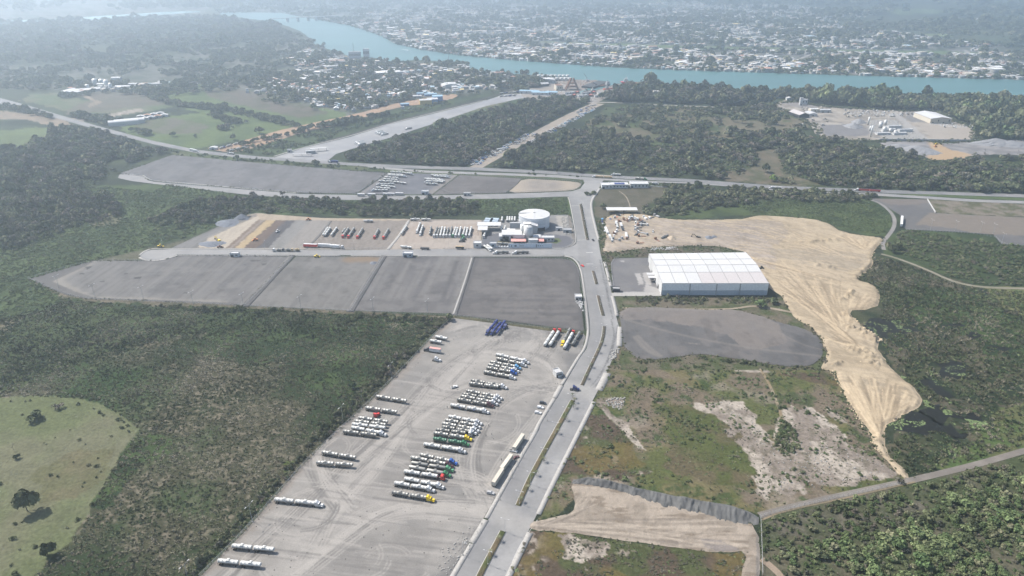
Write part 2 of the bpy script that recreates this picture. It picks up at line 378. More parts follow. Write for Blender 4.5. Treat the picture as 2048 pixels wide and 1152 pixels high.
# warehouse surroundings
zone('1203 505, 1300 494, 1445 492, 1500 508, 1500 515, 1236 514, 1221 524, 1228 575, 1216 560', two((.09, .11, .05), (.15, .125, .09), 8, 94), 1)
zone('1226 594, 1560 594, 1640 640, 1660 712, 1640 740, 1240 740, 1236 620', two((.10, .12, .055), (.19, .165, .12), 10, 95), 1)
zone('1195 440, 1240 440, 1240 505, 1203 505', two((.10, .125, .055), (.2, .17, .11), 6, 96), 1)

def ground_paint(w, p):
    x, y = w[:, 0], w[:, 1]
    c = forest(w, p)
    D = np.hypot(x, y)
    # far country: broad patches of field, wood and scrub
    far = mixc(np.array((.045, .062, .036)), np.array((.085, .10, .055)), sstep(.42, .62, fbm(x, y, 420, 4, 101)))
    far = mixc(far, np.array((.13, .15, .085))[None], sstep(.62, .70, fbm(x, y, 650, 3, 103)) * .8)
    c = mixc(c, far, sstep(1700, 2300, D))
    jx = (fbm(x, y, 12, 3, 201) - .5) * 3; jy = (fbm(x, y, 12, 3, 203) - .5) * 3
    for pg, paint, jit, cut in ZONES:
        j = np.stack([x + jx * jit, y + jy * jit], 1)
        m = inpoly(j, pg)
        if m.any():
            k = np.nonzero(m)[0]; c[k] = paint(w[k], p[k])
    return c
def build_ground():
    st = 3.0
    ys = np.r_[np.arange(-50, -5, 3.0), np.arange(-5, 1160, st * .8), np.arange(1160, 1420, 14)]
    xs = np.r_[np.arange(-1500, -20, 24), np.arange(-20, 2070, st), np.arange(2070, 3560, 24)]
    gx, gy = np.meshgrid(xs, ys); w_ = PA(np.stack([gx.ravel(), gy.ravel()], 1)); w_[:, 0] = np.clip(w_[:, 0], -12000, 12000)
    # beyond the grid the plain simply goes on under and behind the camera
    c = ground_paint(w_, UNP(w_))
    ny, nx = gx.shape
    i = np.arange(ny - 1)[:, None] * nx + np.arange(nx - 1)[None]
    f = np.stack([i, i + nx, i + nx + 1, i + 1], -1).reshape(-1, 4)
    me = meshdata('ground', np.column_stack([w_, np.zeros(len(w_))]), f, M['earth'], c, smooth=True)
    o = link('ground', me); tag(o, kind='structure')
    r = 12400
    me = meshdata('plain', [(-r, -1400, -.6), (r, -1400, -.6), (r, r, -.6), (-r, r, -.6)], [(0, 1, 2, 3)], M['earth'], np.tile((.06, .075, .04), (4, 1)))
    tag(link('outer_ground', me), kind='structure')
build_ground()
# ------------------------------------------------------------------ yards, roads, water
def lines_of(specs):                                    # [(photo polyline, half width m, strength, colour)] painted as worn wheel lines
    return [(smooth_line(polyw(a), 3), b, c, np.array(d)) for a, b, c, d in specs]
def paint_lines(c, w, specs):
    for pl, hw, s, col in specs:
        d = segdist(w, pl, hw * 2.2)
        k = d < hw * 2.1
        if k.any():
            a = s * (1 - sstep(hw * .5, hw * 2.0, d[k])); c[k] = mixc(c[k], col[None], a)
    return c
def pair(line, half=.95, hw=.42, s=.5, col=(.42, .40, .37)):
    pl = smooth_line(polyw(line) if isinstance(line, str) else line, 3)
    t = np.gradient(pl, axis=0); t /= np.hypot(t[:, 0], t[:, 1])[:, None] + 1e-9; n = np.stack([-t[:, 1], t[:, 0]], 1)
    return [(pl + n * half, hw, s, np.array(col)), (pl - n * half, hw, s, np.array(col))]
PALE, DARK = (.47, .44, .40), (.20, .19, .18)
def main_yard_paint():
    tr = []
    rs = random.Random(3)
    # worn driving lanes: broad pale bands
    bands = [('560 1152, 640 1040, 720 950, 800 860, 880 780, 960 710, 1060 690, 1120 740, 1105 830, 1040 900, 1000 985, 985 1020', 7, .55),
             ('905 690, 980 676, 1060 690, 1110 690, 1150 700', 5, .4), ('985 1030, 900 1030, 760 1000, 660 1080, 560 1190', 5, .45),
             ('1000 790, 1060 770, 1115 780', 8, .5), ('460 1170, 520 1100, 600 1030, 690 1010, 760 990', 4, .3), ('870 1130, 930 1050, 985 1010', 5, .4)]
    specs = [(smooth_line(polyw(a), 3), hw, s, np.array(PALE)) for a, hw, s in bands]
    base = ['450 1160, 600 1020, 690 930, 760 870, 860 770, 940 700, 1040 672', '985 1022, 1020 930, 1100 820, 1118 770', '985 1022, 940 990, 930 900, 1000 800, 1110 778',
            '620 1110, 680 1000, 760 930, 840 800, 900 730, 960 700, 1100 720, 1118 772', '905 660, 960 640, 1000 660, 960 700, 900 760', '1118 775, 1000 760, 900 780, 800 860, 720 930', '985 1020, 880 1010, 780 1020, 700 1060, 600 1150',
            '960 700, 1010 660, 1060 650, 1100 680, 1060 720', '690 1010, 640 960, 620 900, 660 870', '880 950, 960 960, 985 1020']
    for b in base:
        q = polyw(b)
        for k in range(9):
            sh = np.array([rs.gauss(0, 4), rs.gauss(0, 5)]); jj = q + sh + np.array([[rs.gauss(0, 2.0), rs.gauss(0, 2.0)] for _ in q])
            specs += pair(jj, .95, .40, rs.uniform(.35, .8), PALE if rs.random() < .68 else DARK)
    for i in range(75):                                 # short manoeuvring arcs
        cx, cy = rs.uniform(560, 1110), rs.uniform(650, 1140)
        c0 = PA([(cx, cy)])[0]; r = rs.uniform(8, 26); a0 = rs.uniform(0, 6.3); da = rs.uniform(.7, 2.4)
        arc = np.array([c0 + r * np.array([cos(a0 + da * t / 8), sin(a0 + da * t / 8)]) for t in range(9)])
        specs += pair(arc, .95, .38, rs.uniform(.3, .7), PALE if rs.random() < .65 else DARK)
    for i in range(170):                                # wheel lines of the parked rows, running along the bays
        cx, cy = rs.uniform(430, 1050), rs.uniform(690, 1150)
        a = PA([(cx, cy), (cx + rs.uniform(60, 150), cy + rs.uniform(8, 20))])
        specs.append((np.linspace(a[0], a[1], 4), rs.uniform(.3, .8), rs.uniform(.2, .6), np.array(PALE if rs.random() < .5 else DARK)))
    def f(w, p):
        x, y = w[:, 0], w[:, 1]
        c = mixc(np.array((.285, .27, .25)), np.array((.35, .33, .302)), sstep(.38, .62, fbm(x, y, 34, 4, 301)))
        # dragged grading streaks along the bays
        ang = radians(-12); u = x * cos(ang) + y * sin(ang); v = -x * sin(ang) + y * cos(ang)
        st = fbm(u / 14, v, 2.2, 3, 303); c = mixc(c, np.array((.235, .228, .222))[None], sstep(.52, .72, st) * .5 * sstep(.4, .6, fbm(x, y, 50, 2, 305)))
        c = mixc(c, np.array((.40, .375, .345))[None], sstep(.55, .72, fbm(u / 10 + 50, v, 3.2, 3, 306)) * .45)
        # darker unworn gravel along the boulevard and on the far corner
        e = segdist(w, EDGE_R, 26); c = mixc(c, np.array((.20, .195, .19))[None], (1 - sstep(4, 17, e + (fbm(x, y, 10, 3, 307) - .5) * 14)) * .8)
        c = mixc(c, np.array((.27, .262, .25))[None], sstep(.5, .6, fbm(x, y, 60, 2, 311)) * .4)
        e = segdist(w, EDGE_L, 14); c = mixc(c, np.array((.30, .26, .22))[None], (1 - sstep(1, 7, e + (fbm(x, y, 8, 3, 309) - .5) * 9)) * .7)
        return paint_lines(c, w, specs)
    return f
YARD = '901 634, 940 636, 1018 648, 1086 656, 1167 667, 1172 673, 1165 696, 1135 755, 1113 786, 1080 839, 1072 860, 1032 921, 967 1037, 900 1152, 805 1315, 240 1315, 401 1152, 487 1066, 600 937, 632 904, 675 855, 718 824, 775 770, 800 744, 870 668'
EDGE_R = polyw('1172 673, 1165 696, 1135 755, 1113 786, 1080 839, 1072 860, 1032 921, 967 1037, 900 1152, 805 1315')
EDGE_L = polyw('240 1315, 401 1152, 487 1066, 600 937, 632 904, 675 855, 718 824, 775 770, 800 744, 870 668, 901 634')
sheet('gravel_yard', YARD, .10, M['gravel'], main_yard_paint(), step=2.2, smooth=False, jit=.4)

def graded(c1, c2, ang, seed, dark=(.20, .19, .185), sc=2.6, rim=None, amt=.8, patches=0, stretch=26):
    """rolled gravel with long streaks in direction ang (degrees, world)"""
    def f(w, p):
        x, y = w[:, 0], w[:, 1]; a = radians(ang); u = x * cos(a) + y * sin(a); v = -x * sin(a) + y * cos(a)
        c = mixc(np.array(c1), np.array(c2), sstep(.36, .64, fbm(u / stretch, v, sc * 2.2, 4, seed)))
        c = mixc(c, np.array(dark)[None], sstep(.5, .74, fbm(u / stretch / 1.4, v, sc, 3, seed + 1)) * amt * .7)
        c = mixc(c, np.array(c2)[None] * 1.18, sstep(.56, .72, fbm(u / stretch + 9, v, sc * 1.4, 3, seed + 2)) * amt * .6)
        c = mixc(c, np.array(c1)[None] * .80, sstep(.5, .62, fbm(x, y, 34, 4, seed + 3)) * .6)
        c = mixc(c, np.array(c2)[None] * 1.12, sstep(.56, .66, fbm(x, y, 16, 4, seed + 4)) * .5)
        c = mixc(c, c * .72, sstep(.66, .70, fbm(x, y, 7, 3, seed + 5)) * .6)
        return c
    return f
def rimmed(fn, outline, wd, col, jit=1.0):
    ring = polyw(outline); ring = np.concatenate([ring, ring[:1]])
    def f(w, p):
        c = fn(w, p); d = segdist(w, ring, wd * 2)
        return mixc(c, np.array(col)[None], 1 - sstep(wd * .8, wd * 1.1, d + (fbm(w[:, 0], w[:, 1], 6, 2, 5) - .5) * jit))
    return f
dvec = PA([(700, 621), (770, 511)]); GA = math.degrees(atan2(*(dvec[1] - dvec[0])[::-1]))
# lower row of gravel lots
L0 = '56 558, 185 522, 300 521, 330 520, 356 511, 479 511, 581 513, 487 611, 393 606, 250 600, 171 597, 130 589'
def lot0(w, p):
    c = graded((.27, .26, .255), (.33, .315, .30), GA, 331)(w, p)
    e = segdist(w, polyw('130 596, 250 606, 393 612, 490 617, 581 513'), 12); x, y = w[:, 0], w[:, 1]
    c = mixc(c, np.array((.50, .46, .40))[None], (1 - sstep(3, 9, segdist(w, polyw('112 562, 150 586, 185 598, 300 602, 440 607'), 12) + (fbm(x, y, 10, 3, 6) - .5) * 6)) * .75)
    c = mixc(c, np.array((.50, .46, .40))[None], (1 - sstep(2, 8, segdist(w, polyw('112 562, 185 524'), 12) + (fbm(x, y, 10, 3, 6) - .5) * 4)) * .6)
    m = inpoly(w, polyw('50 558, 185 520, 176 530, 105 563, 150 583, 195 596, 330 600, 480 606, 478 614, 200 602, 120 592')); c[m] = mixc(c[m], np.array((.215, .205, .20))[None], .85)
    for q in ('170 534, 184 532, 183 536, 174 539', '268 555, 284 553, 280 558, 267 558', '160 546, 170 546, 168 549, 158 549', '500 521, 522 520, 521 522, 501 523', '524 527, 533 526, 532 530, 523 531', '368 585, 376 584, 374 587, 367 587', '200 562, 212 562, 209 564, 200 564', '249 546, 257 546, 256 549, 248 549', '486 529, 492 528, 491 530'):
        m = inpoly(w, polyw(q)); c[m] = (.12, .118, .115)
    return c
sheet('gravel_lot', L0, .06, M['lot'], lot0, smooth=False, step=1.6)
def lot1(w, p):
    x, y = w[:, 0], w[:, 1]
    c = graded((.29, .28, .265), (.34, .325, .305), GA, 341, amt=.5)(w, p)
    k = segdist(w, polyw('700 519, 740 518, 756 520'), 14); return mixc(c, np.array((.42, .31, .21))[None], (1 - sstep(3, 12, k + (fbm(x, y, 8, 3, 7) - .5) * 8)) * .9)
sheet('gravel_lot', '592 513, 765 513, 699 621, 494 611', .06, M['lot'], lot1, smooth=False)
sheet('gravel_lot', '772 513, 942 514, 905 627, 704 621', .06, M['lot'], graded((.235, .225, .225), (.33, .315, .30), GA, 351, amt=.9, sc=4.5), smooth=False)
L3 = '948 515, 1040 515, 1125 517, 1147 523, 1158 540, 1162 600, 1168 662, 1090 652, 1000 640, 911 630'
sheet('gravel_lot', L3, .06, M['lot'], rimmed(graded((.225, .212, .208), (.275, .258, .245), -2, 361, amt=.9, sc=3), '950 514, 1125 515, 1160 540, 1170 664, 908 632', 5, (.20, .19, .188)), smooth=False)
DG = two((.17, .163, .16), (.21, .20, .19), 6, 17)
for q, h in (('585 511, 540 560, 490 614', 3.2), ('768 512, 736 564, 700 624', 3.4), ('945 514, 928 570, 908 631', 2.6)):
    ribbon('gravel_bank', q, h, .30, M['gravel'], DG, thick=.28)
ribbon('concrete_ditch', '944 516, 927 572, 907 629', .8, .42, M['concrete'], None, thick=.1)
ribbon('grass_verge', '905 633, 960 640, 1040 651, 1100 659, 1166 668', 2.6, .22, M['earth'], two((.17, .16, .085), (.11, .11, .07), 5, 18), thick=.1)
# upper yards
Y1 = '344 310, 520 326, 700 341, 774 346, 712 387, 600 386, 479 376, 310 363, 297 360, 284 351, 239 347'
sheet('gravel_lot', Y1, .10, M['lot'], graded((.275, .27, .275), (.32, .31, .315), GA + 6, 371, amt=.6, sc=5), smooth=False)
def y2(w, p):
    x, y = w[:, 0], w[:, 1]; c = two((.145, .148, .165), (.185, .185, .20), 14, 19)(w, p)
    e = segdist(w, polyw('774 346, 714 388'), 16); c = mixc(c, np.array((.23, .215, .21))[None], 1 - sstep(6, 12, e))
    e = segdist(w, polyw('920 352, 868 388'), 20); return mixc(c, np.array((.26, .24, .225))[None], 1 - sstep(8, 16, e + (fbm(x, y, 8, 2, 9) - .5) * 8))
sheet('asphalt_lot', '776 346, 840 347, 915 350, 864 389, 716 388', .10, M['asphalt'], y2, smooth=False)
sheet('gravel_lot', '919 350, 1043 357, 1030 372, 1010 386, 867 389', .10, M['lot'], graded((.25, .232, .225), (.29, .27, .26), 4, 381, amt=.5), smooth=False)
def oval(w, p):
    x, y = w[:, 0], w[:, 1]; c = two((.30, .27, .24), (.36, .32, .275), 16, 21)(w, p)
    c0 = PA([(1085, 372)])[0]; d = np.hypot((x - c0[0]) / 62, (y - c0[1]) / 95)
    return mixc(c, np.array((.47, .40, .315))[None], np.exp(-((d - .62) / .22) ** 2) * .8)
sheet('dirt_lot', '1045 357, 1100 360, 1155 364, 1163 368, 1158 375, 1145 381, 1080 384, 1013 386, 1032 372', .10, M['sand'], oval)
# middle row: construction, tanker parks
def y5(w, p):
    x, y = w[:, 0], w[:, 1]; px, py = p[:, 0], p[:, 1]
    c = two((.38, .335, .28), (.30, .265, .23), 10, 23)(w, p)
    def fill(q, col, a=1.0, j=1.2):
        ww = w + (np.stack([fbm(x, y, 5, 2, 3), fbm(x, y, 5, 2, 8)], 1) - .5) * j * 2
        m = inpoly(ww, polyw(q)); c[m] = mixc(c[m], np.array(col)[None], a)
    fill('337 498, 380 476, 430 455, 490 432, 500 436, 470 450, 420 470, 400 497', (.20, .195, .19), .9)
    fill('345 494, 400 472, 470 445, 480 450, 410 478, 380 497', (.27, .262, .255), .7)
    fill('395 495, 420 476, 480 448, 520 430, 545 434, 520 450, 470 497', (.52, .455, .37), 1)
    fill('450 497, 520 436, 535 438, 468 497', (.24, .185, .145))
    fill('458 497, 526 437, 531 438, 464 497', (.33, .28, .24))
    fill('468 497, 536 438, 556 437, 486 497', (.50, .39, .24))
    fill('486 497, 556 437, 580 438, 512 497', (.19, .145, .12))
    fill('512 497, 573 440, 592 440, 535 497', (.135, .13, .135))
    fill('535 497, 592 440, 622 440, 565 497', (.29, .28, .265))
    fill('565 497, 622 440, 660 440, 640 470, 600 497', (.33, .305, .28))
    fill('617 498, 664 442, 812 442, 772 498', (.285, .25, .22))
    fill('512 426, 560 430, 700 437, 812 438, 810 441, 664 441, 520 440', (.46, .385, .30))
    fill('783 497, 825 442, 965 440, 962 470, 956 497', (.47, .41, .355))
    fill('800 455, 960 447, 962 470, 870 480, 800 490', (.44, .37, .31), .6, 4)
    ring = .5 + .5 * np.sin(np.hypot(x - PA([(720, 470)])[0][0], (y - PA([(720, 470)])[0][1]) * .8) * 1.3 + fbm(x, y, 12, 2, 4) * 6)
    m = inpoly(w, polyw('617 498, 664 442, 812 442, 772 498')); c[m] = mixc(c[m], np.array((.36, .325, .29))[None], ring[m] * .5)
    u = fbm(x, y / 8, 2.2, 3, 55); return mixc(c, c * .82, sstep(.5, .68, u) * .7)
sheet('dirt_lot', '337 499, 385 476, 440 452, 490 431, 513 426, 560 430, 640 436, 700 437, 812 438, 965 440, 964 470, 960 499, 700 500, 480 499', .08, M['sand'], y5, smooth=False, jit=.8, step=2.4)
ribbon('concrete_ditch', '775 500, 800 470, 818 441', 1.6, .25, M['concrete'], None, thick=.1)
ribbon('gravel_bank', '610 500, 640 470, 662 442', 1.6, .22, M['gravel'], DG, thick=.1)
def plant_paint(w, p):
    c = two((.30, .29, .28), (.26, .25, .24), 9, 27)(w, p)
    for q, col in (('962 498, 965 478, 975 470, 1030 462, 1080 470, 1100 468, 1135 472, 1146 480, 1142 488, 1128 494, 1060 496, 985 496', (.155, .155, .17)), ('1112 432, 1135 432, 1140 462, 1128 466, 1118 460', (.42, .39, .35)),
                   ('992 490, 1003 478, 1030 474, 1060 476, 1080 484, 1060 488', (.28, .27, .25)), ('1098 478, 1118 477, 1122 483, 1112 487, 1098 484', (.13, .17, .05)), ('990 486, 1000 481, 1012 479, 1020 484, 1008 488', (.22, .19, .10))):
        m = inpoly(w, polyw(q)); c[m] = col
    return c
sheet('plant_yard', '963 440, 1040 438, 1100 430, 1136 430, 1142 470, 1148 482, 1144 490, 1130 496, 1060 498, 960 499, 965 470', .08, M['asphalt'], plant_paint, smooth=False, step=2.2)
# long concrete truck strip, its dirt neighbour, the road of wrecked cars
sheet('truck_strip', '548 315, 604 297, 700 274, 778 249, 901 219, 972 201, 1007 189, 1080 186, 1100 196, 1042 197, 972 212, 875 245, 788 273, 700 299, 672 308, 655 322, 600 319', .10, M['asphalt'], two((.36, .36, .37), (.43, .425, .42), 30, 31), smooth=False)
ribbon('concrete_strip', '548 313, 604 295.5, 700 272.8, 778 247.5, 901 217.5, 972 200', 1.6, .3, M['concrete'], None, thick=.2)
ribbon('drainage_bank', '640 286, 700 270.5, 778 245.5, 901 216.5, 1005 187', 5, .14, M['earth'], two((.075, .07, .065), (.11, .10, .09), 12, 33))
def reddish(w, p): return mixc(np.array((.47, .32, .215)), np.array((.40, .29, .21)), sstep(.4, .6, fbm(w[:, 0], w[:, 1], 16, 4, 35)))
sheet('dirt_road', '406 296, 440 296, 481 283, 534 267, 604 250, 700 231, 796 205, 850 197, 890 188, 920 189, 900 200, 850 208, 796 214, 700 243, 640 258, 600 266, 560 280, 500 298, 460 306', .10, M['sand'], reddish, jit=2.0)
ribbon('dirt_road', '950 336, 989 315, 1050 281, 1095 256, 1158 224, 1197 207', [10, 9, 13, 14], .12, M['sand'], lambda w, p: mixc(np.array((.36, .32, .28)), np.array((.42, .36, .29)), sstep(.4, .6, fbm(w[:, 0], w[:, 1], 9, 3, 37))))
ribbon('riverside_road', '1190 205, 1230 205, 1290 208, 1345 211, 1430 214', 5, .12, M['asphalt'], two((.36, .34, .31), (.40, .38, .35), 20, 39))
# highway
hw_c = two((.25, .25, .255), (.31, .305, .305), 30, 41)
def edges(name, up, lo, z, m, paint, **k): return sheet(name, np.concatenate([poly(up), poly(lo)[::-1]]), z, m, paint, smooth=False, **k)
edges('highway', '-700 110, -200 168, 0 196, 60 212, 116 229, 212 256.5, 308 282, 393 299.5, 450 306, 513 312.5, 560 315.5, 633 320.5, 698 325.5, 760 328.5, 817 331, 953 335, 1090 341.5, 1179 348, 1261 353, 1377 358, 1553 371.5, 1758 379.5, 1900 384, 2046 388.5, 2700 402',
      '-700 120, -200 180, 0 207, 60 222, 116 237.5, 212 264, 308 289, 393 306, 450 312.5, 513 318.5, 560 321.5, 633 326.5, 698 331, 760 335, 817 337, 953 341, 1090 347.5, 1179 353.5, 1261 358.5, 1377 364, 1553 377.5, 1758 386.5, 1900 390, 2046 395, 2700 410', .14, M['asphalt'], hw_c, step=2.5)
edges('service_road', '735 333, 800 337, 850 341, 1000 346, 1110 350, 1166 354, 1215 357, 1300 362, 1377 364.5, 1480 372, 1553 378.5, 1700 386, 1760 387, 1850 392.5, 1950 399, 2048 402, 2500 412',
      '735 334.5, 800 341.5, 850 345.5, 1000 350.5, 1110 355, 1166 359.5, 1215 361, 1300 365, 1377 367, 1480 374.5, 1553 381, 1700 389, 1760 392, 1850 397.5, 1950 404, 2048 407.5, 2500 420', .12, M['asphalt'], two((.34, .335, .335), (.38, .37, .36), 20, 43), step=2.5)
edges('grass_verge', '1800 389.5, 1860 389, 1950 392, 2048 396', '1800 390, 1860 392, 1950 398, 2048 401', .13, M['earth'], pale_past)
# side roads and boulevard
RD = two((.35, .345, .338), (.405, .398, .388), 26, 45)
BL = '1150 352, 1166 359, 1169 366, 1161 377, 1140 384, 1137 392, 1141 404, 1150 452, 1154 480, 1152 488, 1143 494, 1128 497, 1128 510.5, 1144 513, 1158 524, 1164 540, 1167 561, 1174 600, 1179 640, 1180 667, 1173 698, 1161 714, 1128 770, 1114 796, 1081 850, 1078 860, 1042 920, 978 1037, 912 1152, 818 1315'
LEFTC = polyw('1161 409, 1141 404, 1150 452, 1154 480, 1158 524, 1164 540, 1167 561, 1174 600, 1179 640, 1180 667, 1173 698, 1161 714, 1128 770, 1114 796, 1081 850, 1078 860, 1042 920, 978 1037, 912 1152, 818 1315' + ', 880 1312, 960 1150, 1006 1063, 1036 1012, 1062 952, 1113 860, 1145 801, 1164 771, 1177 742, 1194 707, 1206.5 677, 1208.5 653, 1206.5 632, 1196 591, 1193.5 569, 1186 542, 1175 480, 1167 440, 1161 409')
def road_paint(w, p):
    x, y = w[:, 0], w[:, 1]; c = RD(w, p)
    m = inpoly(w, LEFTC); c[m] *= .86
    c = mixc(c, np.array((.285, .28, .275))[None], sstep(.48, .62, fbm(x, y, 38, 3, 47)) * .45)
    for q, hw, s in (('1170 440, 1180 500, 1188 560, 1196 620, 1200 680, 1180 740', 3, .35), ('1120 800, 1060 900, 1000 1010, 940 1110', 2.6, .4), ('1090 800, 1040 880, 975 1000, 900 1130', 2.2, .3), ('1172 800, 1110 900, 1040 1040, 980 1140', 2.2, .3)):
        d = segdist(w, smooth_line(polyw(q)), 8); c = mixc(c, np.array((.27, .27, .28))[None], s * (1 - sstep(.8, hw * 1.6, d + (fbm(x, y, 9, 2, 48) - .5) * 2)))
    for q in ('1222 640, 1230 670, 1222 700, 1205 745, 1180 775', '1236 650, 1228 690, 1215 725', '1212 560, 1216 600, 1226 640', '1165 785, 1190 775, 1206 752', '1200 520, 1210 570, 1218 600'):
        d = segdist(w, smooth_line(polyw(q), 3), 1.5); c = mixc(c, np.array((.12, .12, .125))[None], .8 * (1 - sstep(.15, .7, d)))
    for q in ('985 1010, 1020 1040, 1045 1050', '1120 770, 1160 775, 1190 790'):     # dust carried out of the yard gates
        d = segdist(w, smooth_line(polyw(q), 3), 16); c = mixc(c, np.array((.44, .425, .40))[None], .75 * (1 - sstep(3, 14, d + (fbm(x, y, 8, 3, 49) - .5) * 8)))
    return c
BR = '1210 358, 1203 366, 1196 380, 1184 400, 1184 418, 1196 478, 1201 507, 1210 546, 1221 574, 1232 632, 1238 654, 1236 693, 1213 746, 1196 781, 1184 804, 1095 979, 1074 1029, 1055 1066, 1012 1152, 932 1315'
edges('boulevard_road', BL, BR, .16, M['asphalt'], road_paint, step=2.2)
edges('side_road', '239 349, 262 347.5, 284 351, 297 361, 310 364, 400 371, 479 378, 600 388, 716 390, 868 391, 1012 387.5, 1080 385.5, 1145 382.5', '239 349, 236 356, 262 362, 310 368, 380 376, 480 388, 600 398, 700 400, 895 398.5, 1000 397.5, 1132 393, 1145 393', .12, M['asphalt'], two((.31, .305, .305), (.36, .35, .345), 20, 51), step=2.5)
SR = np.concatenate([poly('280 512, 290 503, 303 500, 342 498.5, 480 499, 600 500, 700 500.5, 800 499, 963 497.5, 1060 497, 1128 496.5, 1146 492, 1150 500, 1146 514'), poly('1128 511, 942 511.5, 700 510.5, 600 510, 479 509.5, 400 509.5, 356 509, 340 515, 325 519.5, 298 520.5, 283 517')])
sheet('side_road', SR, .14, M['asphalt'], two((.34, .335, .33), (.39, .38, .37), 16, 53), smooth=False, step=2.2)
# pavement slabs beside the roads
def walk(line, hw, z=.30, name='pavement'): return ribbon(name, line, hw, z, M['concrete'], None, thick=.2, n_across=1)
for q, h in (('1129 512.5, 1143 514.5, 1156 525, 1163 543, 1166 562, 1171 600, 1175 640, 1177 667, 1170 697, 1157 714, 1124 769', 1.2),
             ('1123 771, 1109 796', 1.9), ('1109 797, 1076 850, 1073 862, 1038 920, 973 1037', 1.35), ('972 1040, 944 1086', 1.9), ('944 1088, 906 1152, 812 1312', 1.5),
             ('1200 377, 1183 400, 1182.5 418, 1191 455, 1198 480', 1.5), ('1209 524, 1215 546, 1222 573', 1.6), ('1224.5 592, 1230 612, 1234 632', 1.6), ('1240.5 654, 1238.5 693', 2.3),
             ('1215 746.5, 1198 781', 2.9), ('1188 804, 1145 890, 1100 979, 1077 1029', 1.55), ('1060 1066, 1018 1152, 940 1310', 1.7),
             ('1136 394, 1140 404, 1149 452, 1152.5 480, 1150 487, 1142 493', .8), ('356 510.8, 479 511, 600 511.3, 680 511.6', .9), ('702 511.8, 770 512, 808 512.3', .9), ('835 512.3, 942 513, 1129 512.5', 1.0),
             ('279 515, 284 519, 298 522, 325 521, 342 515.5, 356 510.8', 1.2), ('300 499, 289 502.5, 279 511', 1.2), ('303 498, 480 497.6, 600 498.5, 690 499.5', .8), ('984 498.6, 1102 498.6, 1130 497.6', .8), ('310 362, 400 369, 479 376.5, 596 386', 1.1), ('286 351, 298 359, 310 362', 1.1)):
    walk(q, h)
# planted medians with stone kerbs
MEDG = two((.11, .135, .05), (.19, .15, .09), 7, 97); MEDB = two((.17, .14, .105), (.12, .11, .075), 7, 98)
MEDIANS = [('1161 409, 1167 440, 1175 480', 1.5, MEDB), ('1186 542, 1190 556, 1193.5 569', 1.35, MEDB), ('1196 591, 1201 612, 1206.5 632', 1.4, MEDB), ('1208.5 653, 1206.5 677, 1194 707, 1177 742, 1164 771', 1.25, MEDB),
           ('1145.5 801, 1113 860, 1062 952, 1036 1012', 1.5, MEDG), ('1006 1063, 960 1150, 880 1312', 1.55, MEDG)]
for q, h, pt in MEDIANS:
    ribbon('median_kerb', q, h + .35, .32, M['kerb'], None, thick=.2, n_across=1)
    ribbon('median_bed', q, h, .36, M['earth'], pt, thick=.04)
M['paint'] = mat('road_paint', (.45, .44, .42), .8, noise=[(1.5, .75, 1.05)]); M['ypaint'] = mat('yellow_paint', (.38, .3, .09), .8, noise=[(1.5, .7, 1.1)])
def line_(q, hw, m='paint', name='road_marking'): return ribbon(name, q, hw, .165, M[m], None, n_across=1)
line_('1140 412, 1160 411.5', .35); line_('1154 480.5, 1172 480', .35); line_('1172 505.5, 1186 505', .6); line_('1172 528, 1186 528', .4); line_('1075 1040, 1036 1095, 1016 1146', .12); line_('1062 866, 1000 975', .08)
def dashes(a, b, z=.145):
    A, B = PA([a, b]); L = np.hypot(*(B - A)); d = (B - A) / L; n = np.array([-d[1], d[0]]); V = []; Fc = []
    for i in range(int(L / 9)):
        p0 = A + d * i * 9; p1 = p0 + d * 4.5
        k = len(V); V += [(*(p0 + n * .12), z), (*(p0 - n * .12), z), (*(p1 - n * .12), z), (*(p1 + n * .12), z)]; Fc.append((k, k + 1, k + 2, k + 3))
    tag(link('road_marking', meshdata('road_marking', V, Fc, M['paint'])), kind='structure')
for a, b in (((116, 233.5), (308, 285.5)), ((393, 303), (633, 323.5)), ((698, 328.5), (953, 338)), ((953, 338), (1377, 361)), ((1377, 361), (1758, 383)), ((1758, 383), (2046, 391.7))): dashes(a, b, .146)
# warehouse apron, driveway
def apron(w, p):
    c = two((.185, .18, .185), (.22, .212, .21), 12, 61)(w, p)
    for q in ('1270 547, 1280 546, 1288 568, 1278 570', '1284 546, 1297 545, 1303 570, 1292 570', '1240 521, 1249 521, 1249 524, 1241 524', '1290 568, 1310 575, 1322 580, 1320 586, 1228 588, 1228 585, 1288 583'):
        m = inpoly(w, polyw(q)); c[m] = (.46, .44, .42)
    return c
sheet('asphalt_lot', '1221.5 525, 1226 519, 1236 516.5, 1297 515.5, 1325 586, 1228 586, 1225 574', .09, M['asphalt'], apron, smooth=False, step=2)
sheet('concrete_drive', '1222 586, 1323 585, 1323 592, 1225 592.5', .14, M['concrete'], None or two((.45, .44, .42), (.5, .49, .46), 8, 63), smooth=False)
